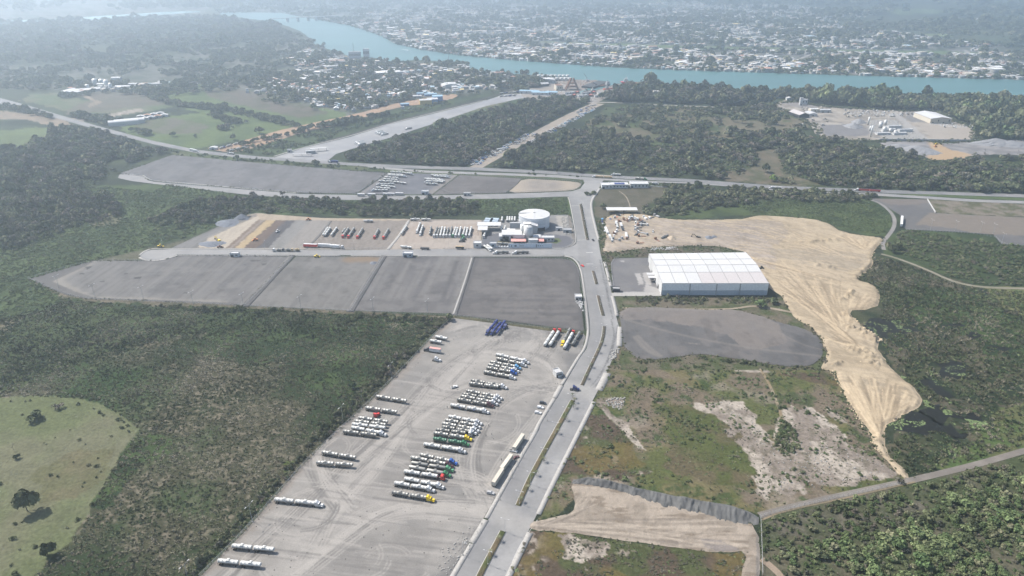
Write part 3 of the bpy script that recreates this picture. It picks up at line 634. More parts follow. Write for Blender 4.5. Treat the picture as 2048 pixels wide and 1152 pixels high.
# sand fill
SANDZ = '1203 504, 1212 478, 1209 446, 1214 431, 1262 427, 1300 431, 1325 437, 1380 440, 1475 439, 1508 433, 1522 430, 1628 438, 1663 449, 1681 464, 1725 473, 1771 476, 1760 492, 1751 501, 1744 512, 1745 536, 1709 558, 1735 564, 1753 575, 1762 597, 1751 617, 1692 622, 1718 648, 1762 678, 1755 684, 1763 715, 1796 750, 1841 785, 1845 804, 1819 826, 1776 845, 1767 865, 1771 900, 1824 955, 1800 957, 1760 905, 1743 874, 1714 828, 1689 789, 1677 763, 1673 744, 1650 740, 1645 734, 1656 714, 1647 682, 1620 655, 1578 624, 1566 595, 1534 574, 1492 504, 1463 499, 1445 493, 1390 491, 1339 493, 1280 497, 1232 504'
sr = random.Random(11); sand_lines = []
def fan(c, ends, n, hw=.5, s=.5, col=(.70, .56, .38)):
    c = PA([c])[0]; e = polyw(ends)
    for k in range(n):
        t = sr.random() * (len(e) - 1); i = min(int(t), len(e) - 2); q = e[i] + (e[i + 1] - e[i]) * (t - i)
        a = c + (q - c) * sr.uniform(0, .25) + np.array([sr.gauss(0, 2), sr.gauss(0, 2)]); b = c + (q - c) * sr.uniform(.75, 1.0); m_ = (a + b) / 2 + np.array([sr.gauss(0, 2), sr.gauss(0, 3)])
        sand_lines.append((smooth_line(np.array([a, m_, b]), 2), hw * sr.uniform(.6, 1.3), min(1, s * sr.uniform(.5, 1.2)), np.array(col if sr.random() < .55 else (.30, .235, .16))))
fan((1690, 650), '1560 520, 1540 570, 1580 600', 40); fan((1690, 650), '1600 560, 1660 570, 1740 590, 1755 610', 46); fan((1690, 680), '1740 580, 1640 545, 1500 530', 30)
fan((1730, 500), '1660 470, 1700 470, 1760 478', 40, .6, .6); fan((1650, 560), '1500 520, 1450 500', 30); fan((1700, 520), '1400 470, 1500 450, 1600 445', 24); fan((1760, 880), '1680 770, 1700 750, 1780 760, 1836 800', 120, .55, .6); fan((1720, 700), '1650 680, 1650 640, 1600 600', 50, .5, .55)
fan((1300, 500), '1240 480, 1260 450, 1340 450', 14, .5, .4); fan((1500, 498), '1320 495, 1250 500, 1210 505', 12, .7, .5)
def sandp(w, p):
    x, y = w[:, 0], w[:, 1]
    c = mixc(np.array((.46, .375, .262)), np.array((.53, .435, .31)), sstep(.4, .62, fbm(x, y, 30, 4, 401)))
    g = inpoly(w + (fbm(x, y, 30, 3, 403)[:, None] - .5) * 30, polyw('1200 440, 1330 436, 1500 450, 1560 500, 1560 540, 1490 520, 1300 498, 1200 508'))
    c[g] = mixc(np.array((.40, .34, .28)), np.array((.47, .40, .33)), sstep(.4, .6, fbm(x[g], y[g], 14, 3, 405)))
    m = inpoly(w + (fbm(x, y, 14, 3, 407)[:, None] - .5) * 16, polyw('1460 445, 1560 442, 1575 470, 1560 490, 1500 488, 1440 470, 1400 452')); c[m] = mixc(c[m], np.array((.33, .285, .25))[None], .6)
    m = inpoly(w + (fbm(x, y, 8, 3, 409)[:, None] - .5) * 8, polyw('1530 500, 1640 500, 1735 512, 1735 536, 1690 545, 1560 520')); c[m] = mixc(c[m], np.array((.40, .345, .27))[None], .6)
    m = inpoly(w + (fbm(x, y, 8, 3, 411)[:, None] - .5) * 12, polyw('1725 755, 1760 760, 1790 790, 1770 840, 1740 815, 1715 780')); c[m] = mixc(c[m], np.array((.36, .305, .23))[None], .5)
    st = fbm((x + y * .9), (y - x * .9) / 9, 3.0, 3, 413); c = mixc(c, np.array((.33, .265, .185))[None], sstep(.50, .66, st) * .5)
    st = fbm((x - y * .3) / 10, (y + x * .3), 2.2, 3, 414); c = mixc(c, np.array((.62, .50, .34))[None], sstep(.54, .68, st) * .5)
    c = mixc(c, c * .72, sstep(.58, .7, fbm(x, y / 3, 6, 4, 415)) * .5)
    return paint_lines(c, w, sand_lines)
def sandh(w, p):
    x, y = w[:, 0], w[:, 1]
    h = (fbm(x, y, 5, 3, 417) - .5) * .5
    for q, r_, a in (('1700 655, 1725 668, 1752 682', 5, 2.6), ('1708 700, 1735 705, 1748 728', 7, 1.9), ('1690 630, 1720 640, 1745 660, 1760 676', 3, 2.2), ('1608 486, 1640 484, 1672 481', 4, 1.8), ('1636 532, 1652 536, 1664 538', 4, 2.2), ('1682 602, 1697 594, 1703 583', 2.5, 1.8), ('1668 731, 1680 728', 2.5, 2.0), ('1752 505, 1745 530, 1712 554', 4, 1.2), ('1775 480, 1680 466', 4, 1.0)):
        d = segdist(w, smooth_line(polyw(q)), r_ * 2); h = h + a * (1 - sstep(0, r_ * 1.6, d)) * (.35 + 1.1 * sstep(.35, .65, fbm(x, y, 2.6, 2, 419)))
    return h * sstep(0, 2.5, segdist(w, SRING, 3))
_s = PA(densify(smooth_ring(poly(SANDZ), 1), 6)); SRING = np.concatenate([_s, _s[:1]])
sheet('sand_fill', SANDZ, .05, M['sand'], sandp, step=2.0, jit=2.6, rise=1.1, rim=3.5, hfun=sandh)
# grey gravel lot east of the boulevard
ZG = '1239 616, 1300 614, 1356 617, 1420 621, 1475 619, 1520 632, 1560 646, 1600 655, 1630 668, 1648 690, 1645 715, 1620 733, 1560 733, 1500 722, 1440 713, 1400 707, 1330 718, 1280 721, 1258 706, 1247 690, 1241 655'
def zgp(w, p):
    x, y = w[:, 0], w[:, 1]; c = mixc(np.array((.20, .196, .197)), np.array((.25, .242, .238)), sstep(.4, .6, fbm(x, y, 24, 4, 421)))
    m = inpoly(w + (fbm(x, y, 12, 3, 423)[:, None] - .5) * 14, polyw('1240 610, 1480 615, 1560 650, 1570 690, 1500 700, 1420 660, 1300 640, 1240 640')); c[m] = mixc(c[m], np.array((.38, .335, .30))[None], .8)
    c = mixc(c, np.array((.31, .285, .27))[None], sstep(.52, .66, fbm(x, y, 15, 4, 425)) * .6); c = mixc(c, c * .75, sstep(.58, .68, fbm(x, y / 2, 10, 4, 427)) * .7)
    return paint_lines(c, w, [(smooth_line(polyw(q), 3), h_, s, np.array((.40, .365, .33))) for q, h_, s in (('1270 676, 1290 700, 1318 714', 1.6, .7), ('1275 672, 1300 698, 1322 713', 1.0, .6), ('1250 640, 1360 672, 1500 698, 1645 714', 1.2, .5), ('1420 650, 1520 645, 1600 690, 1640 700', .8, .4), ('1370 686, 1400 690', .5, .9), ('1300 620, 1460 622, 1500 620', 2.0, .6))])
sheet('gravel_lot', ZG, .30, M['lot'], zgp, step=2.4, jit=1.2, rise=.4, rim=3)
ribbon('dirt_path', '1245 616, 1400 619, 1470 618, 1500 612, 1525 614, 1560 620, 1600 628', [1.2, 1.2, 2.2, 1.5], .18, M['sand'], two((.42, .35, .27), (.33, .28, .21), 8, 65))
# beige terrace and grey gravel heap in the foreground
ZB = '1063 1042, 1076 1042, 1112 1034, 1147 1026, 1151 1000, 1140 967, 1169 966, 1250 980, 1316 1004, 1395 1022, 1461 1040, 1517 1050, 1521 1152, 1500 1330, 1440 1330, 1482 1152, 1496 1102, 1448 1107, 1343 1094, 1211 1076, 1137 1065, 1058 1060'
tl = []
for k in range(46):
    a = (1062 + sr.uniform(0, 30), 1044 + sr.uniform(0, 14)); 
    if k % 2: b = (1300 + sr.uniform(0, 200), 1040 + sr.uniform(0, 60)); mid = (1180 + sr.uniform(-30, 30), 1040 + sr.uniform(0, 30))
    else: b = (1160 + sr.uniform(-10, 40), 985 + sr.uniform(0, 25)); mid = (1150 + sr.uniform(-12, 12), 1025 + sr.uniform(-8, 8))
    tl.append((smooth_line(PA([a, mid, b]), 3), sr.uniform(.3, .7), sr.uniform(.3, .7), np.array((.50, .43, .35) if sr.random() < .5 else (.24, .205, .17))))
def zbp(w, p):
    x, y = w[:, 0], w[:, 1]; c = mixc(np.array((.34, .29, .235)), np.array((.44, .375, .305)), sstep(.38, .6, fbm(x, y, 12, 4, 431)))
    c = mixc(c, np.array((.24, .195, .15))[None], sstep(.54, .68, fbm(x / 5, y, 2.5, 3, 433)) * .8)
    m = inpoly(w, polyw('1400 1078, 1440 1082, 1480 1100, 1440 1105, 1410 1095')); c[m] = mixc(c[m], np.array((.27, .24, .225))[None], .8)
    m = inpoly(w, polyw('1512 1052, 1524 1052, 1524 1160, 1512 1160')); c[m] = mixc(c[m], np.array((.28, .26, .24))[None], .6)
    return paint_lines(c, w, tl)
sheet('dirt_terrace', ZB, .12, M['sand'], zbp, step=2.2, jit=.8, rise=.4, rim=2, hfun=lambda w, p: (fbm(w[:, 0], w[:, 1], 3, 3, 435) - .5) * .5)
def ridge(name, top, low, H, paint, label, cat, lump=2.6):
    """a dumped heap: crest along top (photo px), toe along low"""
    T = densify(np.array([tuple(P(x_, y_, H * .8))[:2] for x_, y_ in poly(top)]), 1.4, closed=False); B = densify(polyw(low), 1.4, closed=False)
    n = 170; s = np.linspace(0, 1, n)
    T = np.stack([np.interp(s, np.linspace(0, 1, len(T)), T[:, k]) for k in (0, 1)], 1); B = np.stack([np.interp(s, np.linspace(0, 1, len(B)), B[:, k]) for k in (0, 1)], 1)
    V = []; m_ = 12
    hs = H * np.minimum(1, np.minimum(s, 1 - s) * 9 + .12) * (.55 + .9 * fbm(s * 100, s * 0, 9, 3, 441))
    back = (T - B) * .35
    for j in range(m_ + 4):
        if j <= m_:
            t = j / m_; q = B * (1 - t) + T * t; z = hs * t
            q = q + (fbm(s * 210, s * 0 + 3, 9, 3, 443) - .5)[:, None] * (T - B) * .45 * (t * (1 - t) * 4 + .25)
            z = z + ((np.abs(np.sin(s * 90 + fbm(s * 60, s * 0, 3, 3, 9) * 30 + t * 2.5)) - .5) * .55 + (fbm(s * 200, s * 0 + t * 4, 3, 3, 12) - .5) * 2.2) * (t > .05) * (t < .99)
        else:
            t = (j - m_) / 3; q = T + back * t; z = hs * (1 - t)
        V.append(np.column_stack([q, np.maximum(z, -.1)]))
    V = np.concatenate(V); rows = m_ + 4
    i = np.arange(rows - 1)[:, None] * n + np.arange(n - 1)[None]; f = np.stack([i, i + 1, i + n + 1, i + n], -1).reshape(-1, 4)
    o = link(name, meshdata(name, V, f, M['gravel'], paint(V[:, :2], None), smooth=False)); tag(o, label, cat); return o
GH = two((.155, .157, .155), (.20, .20, .196), 5, 67)
ridge('gravel_heap', '1146 955, 1175 955, 1237 968, 1300 981, 1369 997, 1456 1012, 1501 1025, 1519 1034', '1142 968, 1175 972, 1215 979, 1250 987, 1316 1013, 1395 1030, 1461 1048, 1517 1056', 3.0, GH, 'long dark grey heap of tipped gravel along the edge of the beige dirt terrace', 'gravel heap')
# tracks and paths
ribbon('dirt_track', '1519 1031, 1600 1010, 1700 987, 1800 966, 1860 952, 1950 930, 2048 902, 2400 800', 2.4, .12, M['gravel'], two((.24, .215, .19), (.30, .27, .235), 8, 69))
ribbon('footpath', '1524 1040, 1560 1024, 1700 994, 1760 980, 1830 964', .6, .13, M['sand'], two((.36, .29, .2), (.3, .25, .17), 8, 70))
ribbon('dirt_track', '1762 508, 1790 515, 1851 538, 1906 564, 1961 575, 2048 577, 2300 585', [1.8, 2.6], .12, M['sand'], two((.33, .30, .235), (.27, .25, .18), 8, 71))
ribbon('dirt_track', '1768 500, 1764 486, 1778 470, 1790 452, 1788 430, 1762 407, 1742 400', 2.2, .13, M['gravel'], two((.28, .265, .25), (.33, .31, .29), 8, 72))
ribbon('dirt_path', '1523 1118, 1545 1135, 1570 1160, 1600 1200', 2.0, .12, M['sand'], two((.38, .30, .23), (.33, .27, .2), 8, 73))
ribbon('footpath', '1520 738, 1540 770, 1552 800, 1566 840, 1560 870', [.9, 1.2], .10, M['sand'], two((.30, .23, .14), (.36, .3, .22), 8, 74))
ribbon('footpath', '1238 382, 1252 392, 1258 405, 1262 420', .7, .10, M['sand'], two((.40, .34, .27), (.36, .3, .22), 8, 75))
# far right lot
def lotE(w, p):
    x, y = w[:, 0], w[:, 1]; c = two((.29, .275, .265), (.24, .232, .232), 22, 76)(w, p)
    m = inpoly(w + (fbm(x, y, 15, 3, 77)[:, None] - .5) * 12, polyw('1740 396, 1850 398, 1856 408, 1800 410, 1775 408')); c[m] = (.33, .29, .26)
    m = inpoly(w + (fbm(x, y, 15, 3, 77)[:, None] - .5) * 14, polyw('1860 425, 2300 445, 2300 480, 1985 468, 1830 450')); c[m] = mixc(c[m], np.array((.40, .335, .27))[None], .8)
    return c
sheet('gravel_lot', '1738 397, 1855 399, 1871 426, 1960 431, 2048 435, 2300 447, 2300 500, 2048 491, 2003 488, 1987 469, 1900 463, 1813 459, 1800 450, 1800 430, 1770 412', .12, M['lot'], lotE, smooth=False, step=2.4)
# quarry yard beyond the wood
def quarry(w, p):
    x, y = w[:, 0], w[:, 1]; c = two((.43, .38, .32), (.30, .27, .235), 22, 78, .4, .6)(w, p); c = mixc(c, np.array((.22, .20, .18))[None], sstep(.56, .66, fbm(x, y, 9, 4, 178)) * .7); c = mixc(c, np.array((.52, .48, .42))[None], sstep(.58, .66, fbm(x, y, 14, 4, 179)) * .7)
    for q, col in (('1640 250, 1720 248, 1745 262, 1735 272, 1650 272', (.22, .215, .225)), ('1560 206, 1600 205, 1640 214, 1600 216', (.30, .28, .27)), ('1812 231, 1862 230, 1862 246, 1822 244', (.235, .23, .235)),
                   ('1780 226, 1795 226, 1862 282, 1845 282', (.44, .42, .40)), ('1830 246, 1950 256, 1950 282, 1872 281', (.45, .40, .345)), ('1740 240, 1790 240, 1850 278, 1780 280, 1735 262', (.40, .39, .37))):
        m = inpoly(w + (fbm(x, y, 9, 2, 79)[:, None] - .5) * 6, polyw(q)); c[m] = mixc(c[m], np.array(col)[None], .85)
    return c
sheet('quarry_yard', '1547 213, 1560 205, 1600 204, 1640 213, 1700 217, 1790 222, 1880 222, 1900 240, 1950 257, 1951 283, 1873 282, 1758 281, 1700 281, 1644 277, 1636 262, 1627 250, 1610 242, 1591 230', .12, M['sand'], quarry, step=2.4, jit=9)
sheet('quarry_yard', '1758 283, 1855 283, 1880 288, 1950 284, 2000 279, 2048 279, 2400 285, 2400 312, 2048 310, 1950 309, 1925 316, 1880 322, 1852 318, 1840 308, 1790 306, 1765 296', .14, M['sand'],
      lambda w, p: np.where(inpoly(w + (fbm(w[:, 0], w[:, 1], 12, 3, 81)[:, None] - .5) * 16, polyw('1850 278, 1880 288, 1905 300, 1942 309, 1925 320, 1880 325, 1850 320, 1866 300'))[:, None], np.array((.50, .36, .22))[None], two((.24, .23, .23), (.36, .34, .33), 14, 82)(w, p)), jit=8)
ribbon('dirt_track', '1553 208, 1580 222, 1605 238, 1620 244, 1630 258, 1634 268', 3.4, .16, M['sand'], two((.42, .39, .34), (.38, .34, .3), 8, 83))
ribbon('dirt_track', '1540 214, 1556 206, 1572 201', 3.0, .16, M['sand'], two((.40, .34, .25), (.38, .34, .3), 8, 84))
# dockyard ground
sheet('dock_yard', '1040 186, 1060 176, 1110 160, 1136 157, 1195 159, 1206 166, 1176 178, 1152 187, 1165 190, 1238 166, 1248 168, 1225 185, 1200 205, 1180 208, 1120 200, 1050 198', .2, M['sand'], two((.30, .27, .24), (.38, .34, .3), 22, 85), jit=2)
sheet('dirt_lot', '1075 198, 1100 194, 1130 193, 1128 198, 1100 204, 1078 203', .3, M['sand'], two((.40, .33, .25), (.38, .34, .3), 22, 86), jit=2)
# distant town streets that slope down to the water on the right
for a in ('1866 150, 1852 128, 1845 116', '1930 152, 1905 124, 1895 108', '1990 154, 1960 126, 1940 108, 1930 100', '2048 150, 2000 122, 1975 108', '1520 137, 1545 126', '1690 120, 1676 140', '1600 118, 1640 100', '1350 138, 1500 147, 1700 152, 1850 155, 2060 160'):
    ribbon('town_street', a, 5.5, .3, M['asphalt'], two((.36, .33, .30), (.42, .39, .35), 30, 87))
# ------------------------------------------------------------------ water
def water_mat(name, col, rough, bump, scale):
    m = bpy.data.materials.new(name); m.use_nodes = True; n = m.node_tree; b = n.nodes['Principled BSDF']
    b.inputs['Base Color'].default_value = (*col, 1); b.inputs['Roughness'].default_value = rough; b.inputs['Specular IOR Level'].default_value = .5
    geo = n.nodes.new('ShaderNodeNewGeometry'); t = n.nodes.new('ShaderNodeTexNoise'); t.inputs['Scale'].default_value = scale; t.inputs['Detail'].default_value = 4
    n.links.new(geo.outputs['Position'], t.inputs['Vector']); bp = n.nodes.new('ShaderNodeBump'); bp.inputs['Distance'].default_value = bump
    n.links.new(t.outputs[0], bp.inputs['Height']); n.links.new(bp.outputs[0], b.inputs['Normal'])
    t2 = n.nodes.new('ShaderNodeTexNoise'); t2.inputs['Scale'].default_value = .006; t2.inputs['Detail'].default_value = 5
    mp = n.nodes.new('ShaderNodeMapping'); mp.inputs['Scale'].default_value = (.35, 1.6, 1); n.links.new(geo.outputs['Position'], mp.inputs[0]); n.links.new(mp.outputs[0], t2.inputs['Vector'])
    r = n.nodes.new('ShaderNodeValToRGB'); r.color_ramp.elements[0].position = .35; r.color_ramp.elements[0].color = (*[c * .86 for c in col], 1); r.color_ramp.elements[1].position = .7; r.color_ramp.elements[1].color = (*[min(1, c * 1.1) for c in col], 1)
    n.links.new(t2.outputs[0], r.inputs[0]); n.links.new(r.outputs[0], b.inputs['Base Color'])
    return m
M['river'] = water_mat('river_water', (.052, .130, .122), .40, .12, .35)
RIV = '440 24, 560 25.5, 620 37, 700 51, 765 73, 793 89, 851 101, 919 111, 1022 120, 1125 128, 1261 137, 1378 141, 1600 148, 1690 151, 2048 160, 2800 176, 2800 262, 2400 238, 2048 214, 1900 204, 1792 200, 1600 197, 1553 196, 1468 193, 1389 180, 1345 181, 1308 178, 1245 169, 1236 167, 1165 189, 1151 187, 1176 177.5, 1204 166.5, 1194 160.5, 1136 159, 1073 150, 1022 149, 937 141, 938 130, 930 124.5, 827 120, 790 125, 755 117, 694 111, 655 98, 632 91, 622 78, 601 63, 577 53, 540 43, 500 38, 440 29'
edges_c = two((.07, .235, .245), (.07, .235, .245), 30, 1)
sheet('river', RIV, .45, M['river'], edges_c, step=14, smooth=False, edge_px=3, jit=3)
M['channel'] = water_mat('channel_water', (.12, .24, .23), .22, .05, .2)  # paler than the river water: sun glint put into the base colour
sheet('river_channel', '-700 58, -200 46, 0 41.5, 120 37.5, 240 29.5, 330 24, 400 22, 400 24.5, 334 29, 240 37, 120 44.5, 0 50, -200 58, -700 74', .45, M['channel'], edges_c, step=14, smooth=False, jit=6)
M['pool'] = water_mat('marsh_water', (.014, .015, .014), .5, .02, .6); M['pool'].node_tree.nodes['Principled BSDF'].inputs['Specular IOR Level'].default_value = .04
POOLS = ['1722 640, 1750 636, 1782 640, 1808 650, 1835 660, 1830 668, 1800 664, 1778 668, 1770 680, 1745 664', '1835 616, 1852 622, 1848 627, 1832 622', '1885 646, 1912 645, 1926 652, 1900 656, 1880 656', '1868 726, 1925 722, 1935 745, 1915 760, 1885 752, 1870 740', '1855 762, 1880 768, 1910 790, 1895 800, 1870 785, 1850 772', '1838 810, 1870 812, 1900 826, 1958 830, 1968 838, 1940 846, 1900 838, 1880 850, 1860 840', '1790 838, 1850 820, 1880 846, 1935 856, 1905 880, 1880 860, 1850 866, 1800 865', '1985 690, 2030 695, 2035 704, 1990 700', '1905 865, 1925 872, 1915 884, 1902 876', '1940 672, 1958 668, 1962 676, 1945 680']
for q in POOLS: sheet('marsh_pool', q, .12, M['pool'], edges_c, step=8, jit=9)
# ------------------------------------------------------------------ haze
hz = bpy.data.materials.new('haze'); hz.use_nodes = True; n = hz.node_tree; n.nodes.clear()
pv = n.nodes.new('ShaderNodeVolumePrincipled'); pv.inputs['Density'].default_value = .00022; pv.inputs['Color'].default_value = (.76, .885, 1.0, 1); pv.inputs['Anisotropy'].default_value = .66
oo = n.nodes.new('ShaderNodeOutputMaterial'); n.links.new(pv.outputs[0], oo.inputs['Volume'])
HB = (-12500, 12500, -1500, 12500, -2.0, 300.0)
x0, x1, y0, y1, z0, z1 = HB
v = [(x0, y0, z0), (x1, y0, z0), (x1, y1, z0), (x0, y1, z0), (x0, y0, z1), (x1, y0, z1), (x1, y1, z1), (x0, y1, z1)]
o = link('haze', meshdata('haze', v, [(0, 3, 2, 1), (4, 5, 6, 7), (0, 1, 5, 4), (2, 3, 7, 6), (1, 2, 6, 5), (3, 0, 4, 7)], hz)); tag(o, kind='stuff')
# ------------------------------------------------------------------ vegetation
def leaf_mat(name, c1, c2, c3, drift=0.0):
    m = bpy.data.materials.new(name); m.use_nodes = True; n = m.node_tree; b = n.nodes['Principled BSDF']; b.inputs['Roughness'].default_value = .8; b.inputs['Specular IOR Level'].default_value = .15
    oi = n.nodes.new('ShaderNodeObjectInfo'); r = n.nodes.new('ShaderNodeValToRGB'); e = r.color_ramp.elements
    e[0].position = 0; e[0].color = (*c1, 1); e[1].position = 1; e[1].color = (*c3, 1); q = e.new(.55); q.color = (*c2, 1)
    if drift:
        g0 = n.nodes.new('ShaderNodeNewGeometry'); fs = []
        for sc, am in ((.018, drift), (.16, drift * .45)):
            tn = n.nodes.new('ShaderNodeTexNoise'); tn.inputs['Scale'].default_value = sc; tn.inputs['Detail'].default_value = 4; n.links.new(g0.outputs['Position'], tn.inputs['Vector'])
            ma = n.nodes.new('ShaderNodeMath'); ma.operation = 'MULTIPLY_ADD'; ma.inputs[1].default_value = am; ma.inputs[2].default_value = -am * .5; n.links.new(tn.outputs[0], ma.inputs[0]); fs.append(ma.outputs[0])
        s1 = n.nodes.new('ShaderNodeMath'); s1.operation = 'MULTIPLY_ADD'; s1.inputs[1].default_value = .6; s1.inputs[2].default_value = .2; n.links.new(oi.outputs['Random'], s1.inputs[0]); cur = s1.outputs[0]
        for f_ in fs:
            s2 = n.nodes.new('ShaderNodeMath'); s2.operation = 'ADD'; n.links.new(cur, s2.inputs[0]); n.links.new(f_, s2.inputs[1]); cur = s2.outputs[0]
        n.links.new(cur, r.inputs[0])
    else: n.links.new(oi.outputs['Random'], r.inputs[0])
    geo = n.nodes.new('ShaderNodeNewGeometry'); t = n.nodes.new('ShaderNodeTexNoise'); t.inputs['Scale'].default_value = .035; t.inputs['Detail'].default_value = 3
    n.links.new(geo.outputs['Position'], t.inputs['Vector']); mr = n.nodes.new('ShaderNodeMapRange'); mr.inputs[1].default_value = .35; mr.inputs[2].default_value = .65; mr.inputs[3].default_value = .72; mr.inputs[4].default_value = 1.3
    n.links.new(t.outputs[0], mr.inputs[0])
    a = n.nodes.new('ShaderNodeAttribute'); a.attribute_name = 'Col'; x0 = n.nodes.new('ShaderNodeVectorMath'); x0.operation = 'MULTIPLY'
    n.links.new(r.outputs[0], x0.inputs[0]); n.links.new(a.outputs['Color'], x0.inputs[1])
    x = n.nodes.new('ShaderNodeVectorMath'); x.operation = 'SCALE'; n.links.new(x0.outputs[0], x.inputs[0]); n.links.new(mr.outputs[0], x.inputs['Scale']); n.links.new(x.outputs[0], b.inputs['Base Color'])
    return m
M['leaf'] = leaf_mat('leaves', (.055, .068, .034), (.098, .110, .058), (.165, .160, .098))
M['leaf_bright'] = leaf_mat('bright_leaves', (.058, .088, .036), (.090, .120, .052), (.14, .162, .078))
M['leaf_grey'] = leaf_mat('grey_leaves', (.085, .088, .065), (.115, .11, .085), (.16, .135, .11))
M['reed'] = leaf_mat('reeds', (.050, .074, .032), (.105, .105, .064), (.24, .215, .160), drift=2.1)
M['lime'] = leaf_mat('lime_leaves', (.09, .14, .03), (.11, .16, .04), (.13, .18, .045))
M['bark'] = mat('bark', (.12, .10, .08), .95, noise=[(2, .8, 1.2)])
M['twig'] = mat('dry_twigs', (.20, .18, .165), .95)

def crown_mesh(name, m, lobes=6, quads=34, flat=.75, seed=0, leaf=.20, spread=.62, low=False):
    rs = np.random.RandomState(seed); V = []; Fc = []; C = []
    cen = []
    for i in range(lobes):
        a = rs.uniform(0, 2 * pi); r = spread * math.sqrt(rs.uniform(.02, 1)) if i else 0
        cen.append((r * cos(a), r * sin(a), (.55 if not low else .35) + rs.uniform(-.12, .28) * (1 - r * .6) + (.18 if i == 0 else 0), rs.uniform(.34, .52)))
    for (cx, cy, cz, cr) in cen:
        tone = rs.uniform(.75, 1.25)
        for k in range(quads):
            d = rs.normal(size=3); d /= np.linalg.norm(d)
            if d[2] < -.35: d[2] = -d[2]
            rr = cr * rs.uniform(.72, 1.06); p = np.array([cx, cy, cz]) + d * rr * np.array([1, 1, flat])
            nrm = d + rs.normal(size=3) * .45; nrm /= np.linalg.norm(nrm); t = np.cross(nrm, rs.normal(size=3)); t /= np.linalg.norm(t); bt = np.cross(nrm, t)
            s = leaf * rs.uniform(.6, 1.25); k0 = len(V)
            V += [p + t * s, p + bt * s * .8, p - t * s * .9, p - bt * s * .7 + nrm * s * .25]; Fc.append((k0, k0 + 1, k0 + 2, k0 + 3))
            c = tone * rs.uniform(.75, 1.25); C += [(c, c, c)] * 4
    V = np.array(V); V[:, 2] = np.maximum(V[:, 2], .01)
    return meshdata(name, V, np.array(Fc, np.int32), m, np.array(C))
def trunk_mesh(name, m, h=.6, seed=0, r=.045):
    rs = np.random.RandomState(seed); V = []; Fc = []
    def limb(a, b, r0, r1, k=5):
        a = np.array(a, float); b = np.array(b, float); d = b - a; d /= np.linalg.norm(d); t = np.cross(d, (0.3, 1, .2)); t /= np.linalg.norm(t); u = np.cross(d, t); n0 = len(V)
        for q, rr in ((a, r0), (b, r1)):
            for i in range(k): V.append(q + (t * cos(2 * pi * i / k) + u * sin(2 * pi * i / k)) * rr)
        for i in range(k): Fc.append((n0 + i, n0 + (i + 1) % k, n0 + k + (i + 1) % k, n0 + k + i))
    top = (rs.uniform(-.05, .05), rs.uniform(-.05, .05), h * .6); limb((0, 0, -.02), top, r, r * .75)
    for i in range(4):
        a = i * 1.6 + rs.uniform(0, .6); limb(top, (top[0] + cos(a) * .38, top[1] + sin(a) * .38, h + rs.uniform(-.05, .25)), r * .6, r * .2, 4)
    return meshdata(name, V, [tuple(f) for f in Fc], m)
def bare_mesh(name, m, seed=0):
    rs = np.random.RandomState(seed); V = []; Fc = []
    def limb(a, b, r0, r1, k=3):
        d = b - a; d /= np.linalg.norm(d); t = np.cross(d, (0.31, 1, .22)); t /= np.linalg.norm(t); u = np.cross(d, t); n0 = len(V)
        for q, rr in ((a, r0), (b, r1)):
            for i in range(k): V.append(q + (t * cos(2 * pi * i / k) + u * sin(2 * pi * i / k)) * rr)
        for i in range(k): Fc.append((n0 + i, n0 + (i + 1) % k, n0 + k + (i + 1) % k, n0 + k + i))
    def grow(a, d, L, r, dep):
        b = a + d * L; limb(a, b, r, r * .6)
        if dep:
            for i in range(3 if dep > 1 else 4):
                nd = d + rs.normal(size=3) * .6; nd[2] = abs(nd[2]) * .7 + .1; nd /= np.linalg.norm(nd); grow(b, nd, L * rs.uniform(.55, .8), r * .55, dep - 1)
    grow(np.array([0, 0, 0.]), np.array([.05, .02, 1.]), .38, .04, 4)
    return meshdata(name, V, [tuple(f) for f in Fc], m)
def tuft_mesh(name, m, n=16, seed=0, wd=.30, h=1.0):
    rs = np.random.RandomState(seed); V = []; Fc = []; C = []
    for k in range(n):
        a = rs.uniform(0, 2 * pi); r = rs.uniform(0, .75); b = np.array([cos(a) * r, sin(a) * r, 0]); a2 = rs.uniform(0, 2 * pi); t = np.array([cos(a2), sin(a2), 0]) * wd * rs.uniform(.5, 1.2)
        lean = rs.normal(size=3) * .38; lean[2] = h * rs.uniform(.55, 1.1); k0 = len(V)
        V += [b - t, b + t, b + t * .6 + lean, b - t * .4 + lean * rs.uniform(.8, 1.1)]; Fc.append((k0, k0 + 1, k0 + 2, k0 + 3)); c = rs.uniform(.7, 1.35); C += [(c, c, c)] * 4
    return meshdata(name, V, np.array(Fc, np.int32), m, np.array(C))
TREES = [crown_mesh('tree_crown', M['leaf'], 7, 40, seed=i) for i in range(4)]
TREEG = [crown_mesh('tree_crown', M['leaf_grey'], 6, 30, seed=10 + i, leaf=.15) for i in range(3)]
TREEB = [crown_mesh('tree_crown', M['leaf_bright'], 7, 40, seed=20 + i) for i in range(3)]
BUSH = [crown_mesh('bush_crown', M['leaf'], 5, 34, .7, seed=30 + i, leaf=.17, low=True) for i in range(3)]
BUSHB = [crown_mesh('bush_crown', M['leaf_bright'], 5, 34, .7, seed=40 + i, leaf=.17, low=True) for i in range(3)]
BUSHG = [crown_mesh('bush_crown', M['leaf_grey'], 5, 28, .7, seed=45 + i, leaf=.15, low=True) for i in range(2)]
REEDS = [tuft_mesh('reed_tuft', M['reed'], 14, seed=50 + i) for i in range(3)]
GRASS = [tuft_mesh('grass_tuft', M['leaf_bright'], 12, seed=60 + i, h=.6) for i in range(2)]
LIME = crown_mesh('tree_crown', M['lime'], 6, 36, seed=70)
TRUNK = [trunk_mesh('trunk', M['bark'], seed=i) for i in range(3)]
BARE = [bare_mesh('bare_branches', M['twig'], seed=i) for i in range(2)]

